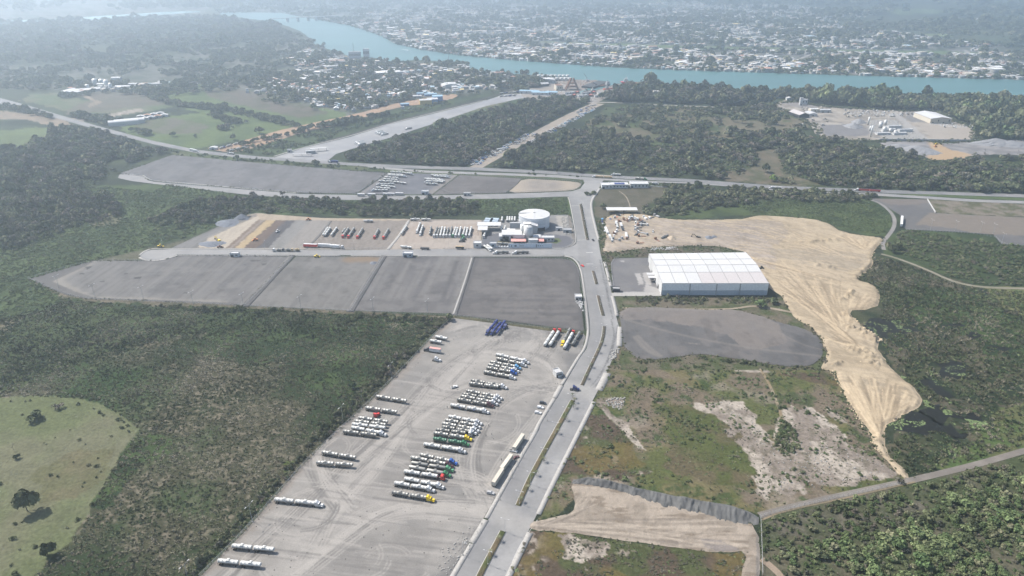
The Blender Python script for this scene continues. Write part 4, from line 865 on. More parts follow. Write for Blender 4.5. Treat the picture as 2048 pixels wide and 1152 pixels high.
def clump_nodes(objs):
    g = bpy.data.node_groups.new('scatter', 'GeometryNodeTree')
    g.interface.new_socket('Geometry', in_out='INPUT', socket_type='NodeSocketGeometry'); g.interface.new_socket('Geometry', in_out='OUTPUT', socket_type='NodeSocketGeometry')
    gi = g.nodes.new('NodeGroupInput'); go = g.nodes.new('NodeGroupOutput'); ip = g.nodes.new('GeometryNodeInstanceOnPoints')
    ci = g.nodes.new('GeometryNodeCollectionInfo'); c = bpy.data.collections.new('plant_shapes')
    for o in objs: c.objects.link(o)
    ci.inputs['Collection'].default_value = c; ci.inputs['Separate Children'].default_value = True; ci.inputs['Reset Children'].default_value = True
    def at(nm, ty):
        a = g.nodes.new('GeometryNodeInputNamedAttribute'); a.data_type = ty; a.inputs['Name'].default_value = nm; return a.outputs[0]
    g.links.new(gi.outputs[0], ip.inputs['Points']); g.links.new(ci.outputs[0], ip.inputs['Instance']); ip.inputs['Pick Instance'].default_value = True
    g.links.new(at('pick', 'INT'), ip.inputs['Instance Index']); g.links.new(at('rot', 'FLOAT_VECTOR'), ip.inputs['Rotation']); g.links.new(at('siz', 'FLOAT_VECTOR'), ip.inputs['Scale'])
    g.links.new(ip.outputs[0], go.inputs[0]); return g
def scatter(name, pts, rad, hgt, meshes, label=None, z=0.0, seed=1):
    if not len(pts): return None
    rs = np.random.RandomState(seed)
    me = bpy.data.meshes.new(name); me.vertices.add(len(pts)); me.vertices.foreach_set('co', np.column_stack([pts, np.full(len(pts), z)]).astype(np.float32).ravel())
    a = me.attributes.new('pick', 'INT', 'POINT'); a.data.foreach_set('value', rs.randint(0, len(meshes), len(pts)).astype(np.int32))
    a = me.attributes.new('rot', 'FLOAT_VECTOR', 'POINT'); a.data.foreach_set('vector', np.column_stack([rs.uniform(-.08, .08, len(pts)), rs.uniform(-.08, .08, len(pts)), rs.uniform(0, 6.28, len(pts))]).astype(np.float32).ravel())
    a = me.attributes.new('siz', 'FLOAT_VECTOR', 'POINT'); a.data.foreach_set('vector', np.column_stack([rad, rad * rs.uniform(.8, 1.2, len(pts)), hgt]).astype(np.float32).ravel())
    o = link(name, me); tag(o, label, kind='stuff')
    objs = [bpy.data.objects.new('plant_shape', m_) for m_ in meshes]
    md = o.modifiers.new('scatter', 'NODES'); md.node_group = clump_nodes(objs)
    return o
def bluep(pg, spacing, seed, far=0.0, mask=None, cuts=(), keep=1.0, jit=0.0):
    """jittered points filling a photo polygon; spacing in metres, growing with distance by the factor far per km"""
    w = polyw(pg); x0, y0 = w.min(0); x1, y1 = w.max(0); rs = np.random.RandomState(seed)
    x0 = max(x0, -6000); x1 = min(x1, 6000)
    n = int((x1 - x0) * (y1 - y0) / spacing ** 2)
    if n > 900000: n = 900000
    p = np.column_stack([rs.uniform(x0, x1, n), rs.uniform(y0, y1, n)])
    u = UNP(p); p = p[(u[:, 0] > -160) & (u[:, 0] < 2210) & (u[:, 1] < 1330)]
    p = p[inpoly(p, w)]
    for c in cuts:
        if len(p): p = p[~inpoly(p, c)]
    if far: D = np.hypot(p[:, 0], p[:, 1]) / 1000; p = p[rs.uniform(0, 1, len(p)) < 1 / (1 + far * D) ** 2]
    if mask is not None: p = p[mask(p[:, 0], p[:, 1])]
    if keep < 1: p = p[rs.uniform(0, 1, len(p)) < keep]
    return p
def size_for(p, a, b, seed=0, far=0.0):
    rs = np.random.RandomState(seed); r = rs.uniform(a, b, len(p)) * (1 + .7 * rs.uniform(0, 1, len(p)) ** 8) * (.8 + .5 * fbm(p[:, 0], p[:, 1], 50, 2, 5)); return r * (1 + far * np.hypot(p[:, 0], p[:, 1]) / 1000)
def dilate(pg, d): c = pg.mean(0); return c + (pg - c) * (1 + d / np.hypot(*(pg - c).T).mean())
BARE_GROUND = [polyw(q) for q in (Y1, SANDZ, ZG, L3, ZB, '710 390, 776 344, 920 348, 1165 360, 1150 384, 1000 390', '336 500, 512 425, 640 435, 965 439, 1140 430, 1150 500, 960 500',
    '1535 210, 1600 203, 1790 221, 1880 221, 1951 256, 1951 284, 1873 283, 1758 283, 1640 278', '1758 283, 1855 283, 1950 284, 2400 285, 2400 312, 1950 310, 1880 323, 1850 320, 1780 300', '1738 396, 1871 400, 2048 433, 2400 445, 2400 500, 2003 489, 1813 460, 1770 414')]
def road_cut(line, hw):
    pl, nn, h = strip_pg(line, hw); return np.concatenate([pl + nn * h[:, None], (pl - nn * h[:, None])[::-1]])
ROADS = [road_cut('-200 174, 0 201, 60 217, 116 233, 212 260, 308 285, 393 303, 513 315, 633 323, 817 334, 953 338, 1090 344, 1377 361, 1758 383, 2046 392, 2300 400', 11), road_cut('950 338, 989 315, 1050 281, 1095 256, 1158 224, 1197 206', [22, 17, 22, 24]),
         road_cut('406 299, 481 285, 534 270, 604 257, 700 236, 796 208, 884 192', 16), road_cut('548 318, 604 300, 700 284, 778 261, 901 230, 972 206, 1100 190', 26), road_cut('1190 205, 1345 211, 1430 214', 8),
         road_cut('1519 1031, 1700 987, 1816 964, 1950 930, 2048 902, 2300 835', 4.2), road_cut('1762 510, 1851 538, 1906 564, 1961 575, 2048 577', 5), road_cut('1768 500, 1790 452, 1788 430, 1742 400', 6), road_cut('770 337, 1000 349, 1166 357, 1377 366, 1760 390, 2048 405', 6)]
CUT = BARE_GROUND + ROADS + [polyw('186 372, 232 340, 290 318, 345 303, 365 315, 330 372, 300 384, 235 376')]
def nz(s, lo, seed, hi=2.0): return lambda x, y: (fbm(x, y, s, 4, seed) > lo) & (fbm(x, y, s, 4, seed) < hi)

KEEP = []          # (name, points, radius, height, meshes) of tree woods; the nearest trees become objects of their own
def wood(zone_, sp, r, meshes, seed, far=.25, mask=None, h=1.0, cuts=(), keep=1.0, name='woodland', trees=True):
    p = bluep(zone_, sp, seed, far, mask, CUT + list(cuts), keep)
    rad = size_for(p, r[0], r[1], seed, far * .55); hh = rad * np.random.RandomState(seed).uniform(.85, 1.25, len(p)) * h
    KEEP.append([name, p, rad, hh, meshes, seed, trees])
LOTW = [polyw('1440 236, 1480 240, 1590 238, 1600 262, 1450 266'), polyw('1445 345, 1520 330, 1640 368, 1560 374, 1450 364'), polyw('1505 300, 1550 296, 1570 345, 1515 338')]
# main woods
W1 = '690 312, 760 290, 860 262, 960 230, 1050 205, 1120 196, 1180 203, 1150 218, 1060 266, 975 312, 930 333, 800 331, 700 322'
wood(W1, 5.0, (2.6, 6.0), TREES + TREEG + BUSHB[:1], 101, h=.95, keep=.9)
wood('950 336, 1020 300, 1100 270, 1180 268, 1290 280, 1380 282, 1440 262, 1420 232, 1430 214, 1560 212, 1620 240, 1640 280, 1720 290, 1900 322, 2100 318, 2300 330, 2300 396, 1758 378, 1553 370, 1377 357, 1090 341', 5.6, (2.6, 6.6), TREES + TREEG + BUSHB[:1], 103, h=.95, mask=nz(30, .45, 9), cuts=LOTW)
wood('1180 335, 1400 350, 1760 378, 2100 388, 2300 396, 2300 330, 1900 322, 1640 285, 1500 300, 1300 290, 1100 290, 1000 330', 3.2, (1.3, 2.6), BUSH + BUSHB + BUSHG[:1], 105, far=.15, cuts=LOTW, keep=.9, h=.75, name='bushland', trees=False)
wood('-300 270, 40 300, 110 262, 150 262, 215 272, 300 300, 350 308, 240 340, 190 352, 60 380, 0 392, -300 380', 4.8, (3.2, 7.0), TREES + TREEG + BUSHB, 107, h=1.0, mask=nz(36, .43, 11), cuts=[polyw('0 262, 70 254, 112 268, 90 282, 40 298, -300 315, -300 262')])
wood('-300 375, 0 385, 190 352, 330 320, 330 366, 220 380, 250 430, 150 455, 60 490, 0 505, -300 520', 5.0, (2.6, 5.6), TREES[:2] + TREEG + BUSH, 109, mask=nz(34, .44, 13))
wood('-300 330, 0 385, 220 345, 330 368, 500 392, 700 402, 1130 397, 1140 430, 900 432, 560 426, 500 424, 380 472, 180 524, 60 558, 140 598, 0 640, -300 650', 2.5, (.9, 1.7), BUSHB + BUSHB + BUSH[:1], 111, far=.12, keep=.9, h=.6, name='bushland', trees=False)
wood('500 395, 620 400, 760 404, 900 402, 960 408, 950 430, 800 436, 560 424, 420 448, 330 462, 300 440, 400 400', 4.6, (2.0, 4.0), TREES + TREEG, 113, mask=nz(20, .40, 15))
wood('1170 390, 1200 385, 1330 372, 1420 372, 1540 380, 1700 388, 1755 395, 1700 405, 1540 402, 1480 412, 1330 436, 1290 434, 1240 430, 1230 400', 4.4, (2.2, 4.2), TREES + BUSH + TREEG[:1], 115, mask=nz(22, .36, 17), cuts=[polyw('1190 376, 1335 374, 1325 396, 1290 412, 1280 436, 1230 440, 1185 420')])
wood('1620 386, 1760 390, 1745 402, 1788 430, 1775 470, 1700 460, 1640 440, 1500 425, 1480 412', 2.2, (.8, 1.5), BUSHB + GRASS, 117, far=.1, keep=.85, h=.6, name='bushland', trees=False)
wood('1778 470, 1815 461, 1985 470, 2003 490, 2250 500, 2250 585, 2048 570, 1960 570, 1900 552, 1850 530, 1810 512', 2.8, (1.2, 2.3), BUSH + BUSHG[:1] + BUSHB, 119, far=.1, mask=nz(24, .34, 19), h=.8, name='bushland', trees=False)
wood('1760 575, 1800 522, 1870 545, 1960 576, 2250 600, 2250 900, 2048 900, 1816 960, 1775 905, 1850 800, 1800 745, 1768 690', 2.2, (.8, 1.5), REEDS + GRASS, 121, far=0, keep=.8, mask=lambda x, y: ~np.any([inpoly(np.stack([x + (fbm(x, y, 10, 2, 8) - .5) * 12, y + (fbm(x, y, 10, 2, 4) - .5) * 12], 1), polyw(q)) for q in POOLS], axis=0), h=.9, name='marsh_reeds', trees=False)
wood('1746 515, 1762 512, 1800 522, 1830 540, 1850 590, 1800 640, 1765 640, 1765 600, 1755 575, 1712 560, 1748 538', 2.2, (.8, 1.6), REEDS + BUSH[:1], 122, far=0, keep=.7, h=.8, name='marsh_reeds', trees=False)
wood('1900 590, 2100 600, 2250 640, 2250 720, 2048 680, 1960 640', 3.6, (1.0, 2.0), BUSHB, 123, mask=nz(14, .52, 21), name='bushland', trees=False)
# thick green scrub at the lower right
BRZ = '1524 1040, 1640 1012, 1816 972, 2048 910, 2260 850, 2260 1320, 1560 1320, 1600 1180, 1545 1130, 1524 1115'
wood(BRZ, 2.5, (.9, 1.9), BUSH + BUSHG[:1] + BUSHB, 125, far=0, keep=.72, name='bushland', trees=False)
wood('1570 1110, 1640 1085, 1760 1085, 1800 1060, 1900 1000, 2048 960, 2260 930, 2260 1320, 1640 1320, 1600 1180', 2.9, (1.8, 3.3), TREEB + TREES[:2] + BUSHB, 127, far=0, mask=nz(20, .41, 23), h=.8)
wood('1530 1040, 1600 1018, 1720 1000, 1760 1000, 1760 1040, 1620 1050', 3.2, (1.2, 2.2), TREES + BUSHB, 128, far=0, mask=nz(12, .48, 24), h=.8)
for i_, (q_, m_) in enumerate((('1110 285, 1165 258, 1215 214, 1300 212, 1430 218, 1425 240, 1380 280, 1240 290', .50), ('1260 212, 1300 208, 1345 216, 1330 232, 1280 240, 1250 228', .46), ('1280 240, 1330 236, 1340 252, 1300 256', .44), ('1320 262, 1400 240, 1428 246, 1400 275, 1340 275', .44), ('1450 240, 1590 240, 1592 262, 1460 262', .60), ('1450 345, 1520 330, 1640 370, 1560 374', .54))):
    wood(q_, 5.0, (1.8, 4.2), TREES[:2] + BUSH + TREEG[:1], 180 + i_, mask=nz(26, m_, 91 + i_), name='meadow_bushes', trees=False)
# hedge along the west side of the yard
wood('905 640, 860 668, 800 740, 715 822, 630 900, 600 932, 480 1062, 385 1152, 360 1152, 460 1056, 580 925, 610 895, 690 812, 770 730, 840 672, 870 652, 780 640, 690 632, 700 626', 2.6, (1.1, 2.3), TREES[:2] + BUSH + BUSHG, 129, far=0, name='hedge_scrub', mask=nz(9, .40, 25), trees=False)
# reeds
inner = polyw('-900 800, 0 793, 110 793, 195 803, 262 842, 280 860, 262 885, 240 915, 212 960, 190 1005, 168 1045, 130 1095, 70 1152, 20 1230, -900 1230')
wood(RZ, 1.75, (.65, 1.2), REEDS, 131, far=0, cuts=[inner], h=.42, name='reed_bed', trees=False)
wood('-60 640, 60 622, 140 598, 250 610, 480 618, 700 640, 800 690, 700 690, 500 660, 300 690, 120 740, 0 780, -60 780', 2.2, (.6, 1.2), BUSHB[:1] + GRASS + REEDS, 133, far=0, mask=nz(16, .45, 27), name='bushland', trees=False)
wood('300 610, 500 616, 760 628, 900 640, 850 668, 700 650, 500 628, 330 620', 3.0, (1.2, 2.4), BUSH + BUSHB[:1], 135, far=0, mask=nz(10, .5, 29), name='bushland', trees=False)
# east field herbs
wood(FZ, 2.4, (.4, .85), GRASS + REEDS[:1] + BUSHG[:1], 137, far=0, mask=nz(14, .47, 31), cuts=[polyw('1440 805, 1470 803, 1500 830, 1530 870, 1545 900, 1700 900, 1810 950, 1640 965, 1560 985, 1500 930')], h=.5, name='field_herbs', trees=False)
wood(FZ, 3.8, (.7, 1.5), BUSHB + BUSH[:1], 138, far=0, mask=nz(13, .56, 32), h=.7, name='field_shrubs', trees=False)
wood('1440 805, 1470 803, 1500 830, 1530 870, 1545 900, 1700 900, 1810 950, 1640 965, 1560 985, 1500 930', 2.8, (.3, .65), BUSH[:2] + BUSHG, 139, far=0, mask=nz(7, .5, 33), h=.6, name='field_herbs', trees=False)
wood('1063 1062, 1211 1077, 1343 1095, 1448 1108, 1496 1103, 1482 1152, 1440 1330, 900 1330, 1000 1170', 1.7, (.45, .95), GRASS + BUSHG + REEDS[:1], 141, far=0, mask=nz(12, .45, 35), h=.55, name='field_herbs', trees=False)
wood('1545 895, 1562 840, 1590 860, 1600 900, 1570 915', 1.8, (.8, 1.5), BUSHB + BUSH, 142, far=0, name='field_shrubs', trees=False)
wood('1240 594, 1530 594, 1640 640, 1660 715, 1646 735, 1622 655, 1560 606, 1240 612', 2.3, (.7, 1.6), BUSH + BUSHG, 143, far=0, mask=nz(10, .44, 37), name='field_shrubs', trees=False)
wood('1235 706, 1270 716, 1330 722, 1400 712, 1530 726, 1650 738, 1650 744, 1500 732, 1400 718, 1280 728, 1246 716', 1.8, (.7, 1.4), BUSH, 144, far=0, mask=nz(10, .46, 37), name='field_shrubs', trees=False)
# verges
wood('340 302, 600 318, 770 339, 1166 352, 1160 356, 900 347, 700 338, 520 325, 350 310', 3.4, (1.0, 2.2), BUSHB + BUSH[:1], 145, mask=nz(18, .5, 39), name='verge_bushes', trees=False)
wood('560 312, 620 290, 700 265, 800 236, 905 208, 880 204, 700 246, 540 284, 450 303', 4, (1.4, 2.6), BUSHB + BUSH, 147, mask=nz(22, .45, 41), name='verge_bushes', trees=False)
wood('1203 504, 1300 492, 1445 491, 1500 508, 1236 514, 1221 524, 1228 575, 1214 560', 2.4, (.5, 1.1), GRASS + BUSH[:1], 149, far=0, keep=.6, name='verge_bushes', trees=False)
wood('1192 440, 1215 440, 1212 480, 1220 500, 1203 503', 2.6, (.8, 1.6), BUSHB, 150, far=0, keep=.7, name='verge_bushes', trees=False)
# hedges and tree belts in the north-west
for q, h_ in (('310 196, 345 208, 380 212, 430 218, 480 226, 540 240, 600 256, 640 254, 700 240', 14), ('350 212, 400 216, 460 222', 8), ('440 262, 470 250, 466 240', 12), ('420 228, 450 240, 470 248', 9), ('270 262, 300 272', 8), ('480 292, 540 278, 640 258, 780 228', 9), ('140 232, 200 240, 235 250', 18), ('540 180, 600 190, 700 212, 780 208, 830 200', 22), ('120 196, 180 190', 14), ('0 215, 60 225, 110 236', 12), ('1380 340, 1382 300, 1400 250', 5)):
    c = road_cut(q, h_); wood(UNP(c), 5.4, (3.2, 5.6), TREES + TREEG[:1], int(h_ * 31 + len(q)), far=.2, name='hedgerow')
# riverside belts
wood('1210 200, 1230 182, 1290 172, 1345 176, 1380 182, 1430 180, 1470 186, 1540 190, 1600 190, 1545 205, 1440 212, 1345 208, 1260 208', 7, (5, 9.5), TREES + TREEG, 161, far=.1, mask=nz(50, .40, 51), h=1.2)
wood('1550 194, 1700 194, 1792 198, 1900 203, 2048 212, 2300 226, 2300 290, 2100 285, 2048 280, 1960 280, 1955 258, 1905 238, 1885 222, 1790 222, 1640 212', 7, (6, 10.5), TREES + TREES + TREEB[:1], 163, far=.1, h=1.25)
wood('1965 246, 2300 250, 2300 284, 1970 280', 5, (1.6, 3), BUSHB, 165, name='bushland', trees=False)
# town trees and the wooded country beyond
TN = '440 28, 560 26, 620 36, 700 50, 800 86, 920 108, 1130 125, 1350 137, 1690 148, 2100 157, 2300 160, 2300 100, 2048 60, 1700 40, 1400 20, 1000 -4, 400 2'
wood(TN, 13, (5, 9), TREES + TREEG[:1], 171, far=.16, mask=nz(120, .44, 61), cuts=[polyw('1050 81, 1348 90, 1700 98, 1960 103, 1960 110, 1700 106, 1348 98, 1230 94')], name='town_trees', keep=.55)
wood('620 38, 700 53, 765 74, 793 90, 851 102, 919 112, 1022 121, 1125 129, 1261 138, 1378 142, 1690 152, 2048 161, 2048 157, 1690 147, 1378 136, 1261 132, 1022 115, 919 106, 793 84, 700 47', 12, (4, 7), TREES, 173, far=.1, name='riverbank_trees', keep=.75)
wood('-200 120, 60 128, 300 118, 560 58, 630 84, 700 112, 800 126, 935 128, 938 142, 1060 150, 1120 160, 1060 185, 1000 186, 900 190, 700 228, 560 212, 440 182, 330 196, 100 182, -200 175', 11, (4.5, 8), TREES + TREEG[:1], 175, far=.1, keep=.75, mask=nz(90, .42, 63), name='town_trees')
wood('-300 52, 330 36, 440 34, 560 56, 520 80, 300 118, 60 130, -300 150', 15, (6, 10), TREES + TREEG, 177, far=.22, mask=nz(160, .36, 65), name='far_woodland')
wood('1300 4, 1700 40, 2048 64, 2300 80, 2300 -10, 1400 -12, 400 -12, -200 -5, -200 30, 330 20, 700 10', 22, (8, 14), TREES, 179, far=.25, mask=nz(300, .46, 67), name='far_woodland', keep=.8)

def edge_growth(name, outline, sp, spread, r, meshes, seed, far=0.0):
    ring = densify(polyw(outline), sp); rs = np.random.RandomState(seed); p = ring + rs.normal(size=ring.shape) * spread; p = p[fbm(p[:, 0], p[:, 1], 14, 3, seed) > .44]
    for c in ROADS[:1] + [polyw(BL + ', 932 1315, 1012 1152, 1055 1066, 1074 1029, 1095 979, 1184 804, 1196 781, 1213 746, 1236 693, 1238 654, 1232 632, 1221 574, 1210 546, 1201 507, 1196 478, 1184 418, 1210 358')]: p = p[~inpoly(p, c)]
    u = UNP(p); p = p[(u[:, 1] < 1300)]; rad = rs.uniform(r[0], r[1], len(p)); scatter(name, p, rad, rad * rs.uniform(.6, 1.0, len(p)), meshes, seed=seed)
edge_growth('edge_growth', SANDZ, 2.2, 1.5, (.5, 1.5), BUSH + REEDS[:1] + BUSHG[:1], 301); edge_growth('edge_growth', ZG, 2.0, 1.2, (.5, 1.3), BUSH + BUSHG[:1], 302); edge_growth('edge_growth', ZB, 2.0, 1.0, (.4, .9), BUSH + GRASS, 303)
edge_growth('edge_growth', L0, 2.6, 1.0, (.5, 1.2), BUSH + BUSHG, 304); edge_growth('edge_growth', Y1, 3.0, 1.2, (.6, 1.6), BUSH + BUSHB[:1], 305); edge_growth('edge_growth', L3, 3.0, .7, (.3, .7), BUSH[:1] + BUSHG, 306)
for k_ in range(3): edge_growth('edge_growth', '1547 213, 1560 205, 1600 204, 1640 213, 1700 217, 1790 222, 1880 222, 1900 240, 1950 257, 1951 283, 1873 282, 1758 281, 1700 281, 1644 277, 1636 262, 1627 250, 1610 242, 1591 230', 3.5, 5, (1.5, 4), TREES[:2] + BUSH, 307 + k_)
edge_growth('edge_growth', '1758 283, 1855 283, 1880 288, 1950 284, 2000 279, 2048 279, 2400 285, 2400 312, 2048 310, 1950 309, 1925 316, 1880 322, 1852 318, 1840 308, 1790 306, 1765 296', 3.5, 4, (1.2, 3), BUSH + BUSHG, 311)
# split: individual trees nearest the camera become things, the rest stays stuff
def tree_obj(p, r, h, mesh, trunk, label, group=None, cat='tree', kindname='tree', z=0.0, rot=None):
    o = empty(kindname, (p[0], p[1], z), random.uniform(0, 6.28) if rot is None else rot, label, cat, group)
    c = link('crown', mesh, o); c.scale = (r, r * random.uniform(.85, 1.15), h)
    if trunk is not None: t = link('trunk', trunk, o); t.scale = (r, r, h)
    return o
cand = []
for i, (nm, p, rad, hh, meshes, sd, trees) in enumerate(KEEP):
    if not trees: continue
    u = UNP(p); vis = (u[:, 0] > 5) & (u[:, 0] < 2043) & (u[:, 1] < 1146) & (u[:, 1] > 200)
    app = rad / np.hypot(np.hypot(p[:, 0], p[:, 1]), CAM_H)
    for j in np.nonzero(vis)[0]: cand.append((app[j], i, j))
cand.sort(reverse=True); cand = cand[:215]
where = {1: 'in the dark wood across the highway', 3: 'in the wood on the left behind the long gravel lot', 0: 'in the wood between truck strip and row of wrecked cars'}
tones = {0: ('dark green broadleaf tree', 'trees'), 1: ('greyish half bare tree', 'trees'), 2: ('fresh green leafy tree', 'trees')}
pick = {}
for _, i, j in cand: pick.setdefault(i, []).append(j)
for i, js in pick.items():
    nm, p, rad, hh, meshes, sd, trees = KEEP[i]
    lx = np.median(UNP(p)[:, 0]); ly = np.median(UNP(p)[:, 1])
    place = ('in the scrub at the lower right below the dirt track' if ly > 980 else 'in the wood behind the machinery yard' if 1150 < lx < 1800 and ly > 375 else 'in the bushes between gravel rows' if 395 < ly < 450 and lx > 400 else 'in the left wood beyond the gravel lots' if lx < 400 else 'in the wood across the highway')
    for j in js:
        me = random.choice(meshes); tone = 'dark green leafy tree' if me in TREES else 'greyish sparse tree' if me in TREEG else 'fresh green leafy tree' if me in TREEB else 'low rounded bush'
        bush = me in BUSH or me in BUSHB or me in BUSHG
        tree_obj(p[j], rad[j], hh[j], me, None if bush else TRUNK[j % 3], tone + ' ' + place, 'low bushes ' + place if bush else tone.split(' ')[0] + ' trees ' + place, 'bush' if bush else 'tree', 'bush' if bush else 'tree')
    m_ = np.ones(len(p), bool); m_[js] = False; KEEP[i][1:4] = p[m_], rad[m_], hh[m_]
# lone trees and shrubs, each its own thing
LONE = [((55, 1022), 6.5, 12, 0, 'large dark green tree with a wide shadow in the lower left pasture'), ((96, 1112), 4.2, 8, 3, 'sparse half dead tree at the marsh edge of the lower left pasture'), ((75, 838), 6, 5, 0, 'broad low tree clump at the top of the corner pasture'), ((118, 818), 3.6, 3.5, 1, 'smaller shrub right of the tree clump on the corner pasture'),
        ((33, 918), 2.0, 3, 3, 'small lone shrub below a bare tree in the left pasture'), ((705, 778), 3.4, 4.5, 4, 'rounded olive green tree in the hedge west of the yard'), ((410, 622), 3.2, 5, 0, 'dark bushy tree on the fence line below the long gravel lot'), ((910, 427), 5.0, 6, 4, 'pale green round tree above the parked tankers'), ((1521, 612), 6.0, 5.5, 4, 'large round bush below the warehouse corner'), ((1548, 606), 4.5, 4.5, 0, 'second round bush beside the dirt path below the warehouse'), ((1545, 363), 5.5, 8, 5, 'lime green tree standing beside the highway'),
        ((1206, 418), 5, 6, 0, 'dark round tree behind the roadside scrapyard'), ((1229, 422), 3, 4, 0, 'small dark tree left of the shed path'), ((1246, 421), 2.8, 4, 0, 'small dark tree right above the open shed'), ((630, 332), 6.5, 8, 0, 'round tree on the verge below the fuel station'), ((475, 320), 5.5, 6.5, 0, 'round tree on the verge left of the fuel station'), ((748, 403), 4, 8, 0, 'tall dark tree beside the upper side road'), ((834, 401), 3.5, 5, 0, 'small dark tree beside the upper side road'), ((565, 392), 4, 6, 1, 'rounded tree where the upper side road bends'),
        ((519, 268), 10, 11, 0, 'big spreading tree in the green pasture beside the red dirt road'), ((468, 280), 6.5, 9, 0, 'tall round tree at the pasture corner near the highway'), ((492, 247), 4.5, 6, 0, 'lone small tree in the middle of the green pasture'), ((449, 213), 7, 8, 0, 'dark round tree at the bend of the hedgerow'), ((348, 273), 6, 7, 0, 'lone tree in the left green pasture'), ((391, 275), 4.5, 5, 0, 'small umbrella shaped tree in the left green pasture'), ((106, 262), 8, 13, 0, 'tall dark tree at the edge of the bright roadside field'), ((126, 262), 9, 9, 0, 'broad dark tree next to the tall one by the bright field'),
        ((588, 267), 5, 6, 0, 'small tree between the red dirt road and the scrub'), ((1484, 246), 10, 13, 0, 'dark round tree at the north edge of the clearing'), ((1552, 250), 9, 15, 0, 'tall dark tree on the right of the clearing'), ((1467, 244), 5.5, 8, 2, 'slim green tree on the left of the clearing'), ((1530, 345), 7, 11, 0, 'tall leafy tree between the two clearings'), ((1785, 505), 5.5, 8, 3, 'dark tree cluster where sand fill meets the track'), ((1775, 498), 4, 7, 0, 'dark leafy tree leaning over the sand edge'), ((1796, 500), 5, 7, 0, 'dark tree right of the sand fill tip'), ((1800, 966), 3, 3.2, 1, 'grey green bush at the junction of sand track and dirt track'),
        ((1968, 308), 8, 11, 6, 'bare branched tree standing in front of the grey gravel yard'), ((2035, 308), 6, 9, 6, 'bare tree at the right end of the grey gravel yard'), ((1625, 326), 6, 8, 1, 'grey leafed tree below the quarry heap'), ((1205, 198), 9, 12, 0, 'dark tree by the dock road junction'), ((32, 1150), 2, 2, 0, 'low shrub at the bottom of the pasture'), ((27, 900), 3, 7, 6, 'bare white tree in the left pasture'), ((1115, 346), 2.2, 5.5, 0, 'tiny dark tree on the highway shoulder'), ((1066, 346), 2.0, 6, 0, 'narrow dark tree right beside the highway carriageway')]
SH = {0: (TREES[0], 0), 1: (TREEG[1], 1), 2: (TREEB[0], 1), 3: (TREES[2], 2), 4: (crown_mesh('tree_crown', M['leaf_bright'], 7, 50, seed=88, leaf=.17), 0), 5: (LIME, 1)}
for (xy, r, h, k, lab) in LONE:
    p = P(*xy)
    if k == 6:
        o = empty('bare_tree', p, .5, lab, 'tree'); b = link('branches', BARE[0], o); b.scale = (r, r, h * .8)
    else: tree_obj(p, r * 1.15, h, SH[k][0], TRUNK[SH[k][1]], lab)
PS = '70 832, 1.6; 45 830, 1.2; 60 802, 1.2; 50 803, 1; 22 803, 1; 157 809, 1.8; 187 818, 1.0; 200 826, 1.9; 207 831, 1.3; 238 840, 2.0; 247 845, 1.3; 256 852, 1.5; 243 857, 1.7; 257 864, 1.4; 223 873, 1.1; 159 881, 1.4; 171 889, .8; 178 931, 1.5; 194 933, 1.6; 202 944, .8; 196 917, .9; 147 925, .8; 193 955, 1.1; 168 966, 1.0; 164 974, .9; 116 953, 1.3; 101 951, 1.5; 187 1009, 1.6; 212 985, .8; 155 1041, 1.6; 135 1056, 1.0; 30 1049, 1.4; 44 1045, .8; 27 1078, 1.9; 70 1095, 1.5; 40 1100, .8; 22 1131, 1.0; 2 968, 1.6; 88 886, .6; 93 889, .6; 140 860, .6; 110 876, .6'
for i, t in enumerate(PS.split(';')):
    x, y, r = [float(q) for q in t.replace(',', ' ').split()]
    tree_obj(P(x, y), r * 1.1, r * 1.1, BUSH[i % 3], None, 'small dark shrub dotted over the olive corner pasture', 'small shrubs on the corner pasture', 'shrub', 'shrub')
for i, (nm, p, rad, hh, meshes, sd, trees) in enumerate(KEEP): scatter(nm, p, rad, hh, meshes, None, seed=sd)
print('SCATTER', sum(len(k[1]) for k in KEEP), {k[0] + str(i): len(k[1]) for i, k in enumerate(KEEP)})
# lily pads on the pools
def pads():
    rs = np.random.RandomState(5); V = []; Fc = []
    for q, n in (('1725 645, 1800 640, 1830 668, 1790 668, 1750 672', 260), ('1885 735, 1930 728, 1935 752, 1900 752', 90), ('1800 752, 1822 756, 1828 768, 1810 770', 110), ('1850 738, 1880 745, 1900 775, 1870 770', 60), ('1775 850, 1850 822, 1862 845, 1800 866', 330), ('1930 838, 1975 846, 1980 862, 1940 858', 280), ('1845 797, 1860 805, 1870 818, 1850 812', 100), ('1880 818, 1905 822, 1906 830, 1890 830', 60), ('1900 845, 1930 836, 1928 846, 1910 850', 60), ('1895 896, 1915 898, 1912 914, 1900 912', 90), ('1940 886, 1968 890, 1960 896, 1945 893', 60), ('1890 795, 1915 800, 1915 808, 1898 806', 60), ('1835 690, 1890 700, 1930 720, 1860 720', 60)):
        w = polyw(q)
        p = np.column_stack([rs.uniform(w[:, 0].min(), w[:, 0].max(), n * 2), rs.uniform(w[:, 1].min(), w[:, 1].max(), n * 2)]); p = p[inpoly(p, w)]; p = p[fbm(p[:, 0], p[:, 1], 6, 2, 3) > .48]
        for a in p:
            r = rs.uniform(.25, .75); k = len(V); V += [(a[0] + r * cos(t), a[1] + r * sin(t) * .9, .2 + rs.uniform(0, .04)) for t in np.arange(6) * pi / 3]; Fc.append(tuple(range(k, k + 6)))
    M['pad'] = mat('lily_pads', (.13, .175, .07), .7, noise=[(.3, .6, 1.2)])
    tag(link('lily_pads', meshdata('lily_pads', V, Fc, M['pad'])), kind='stuff')
pads()
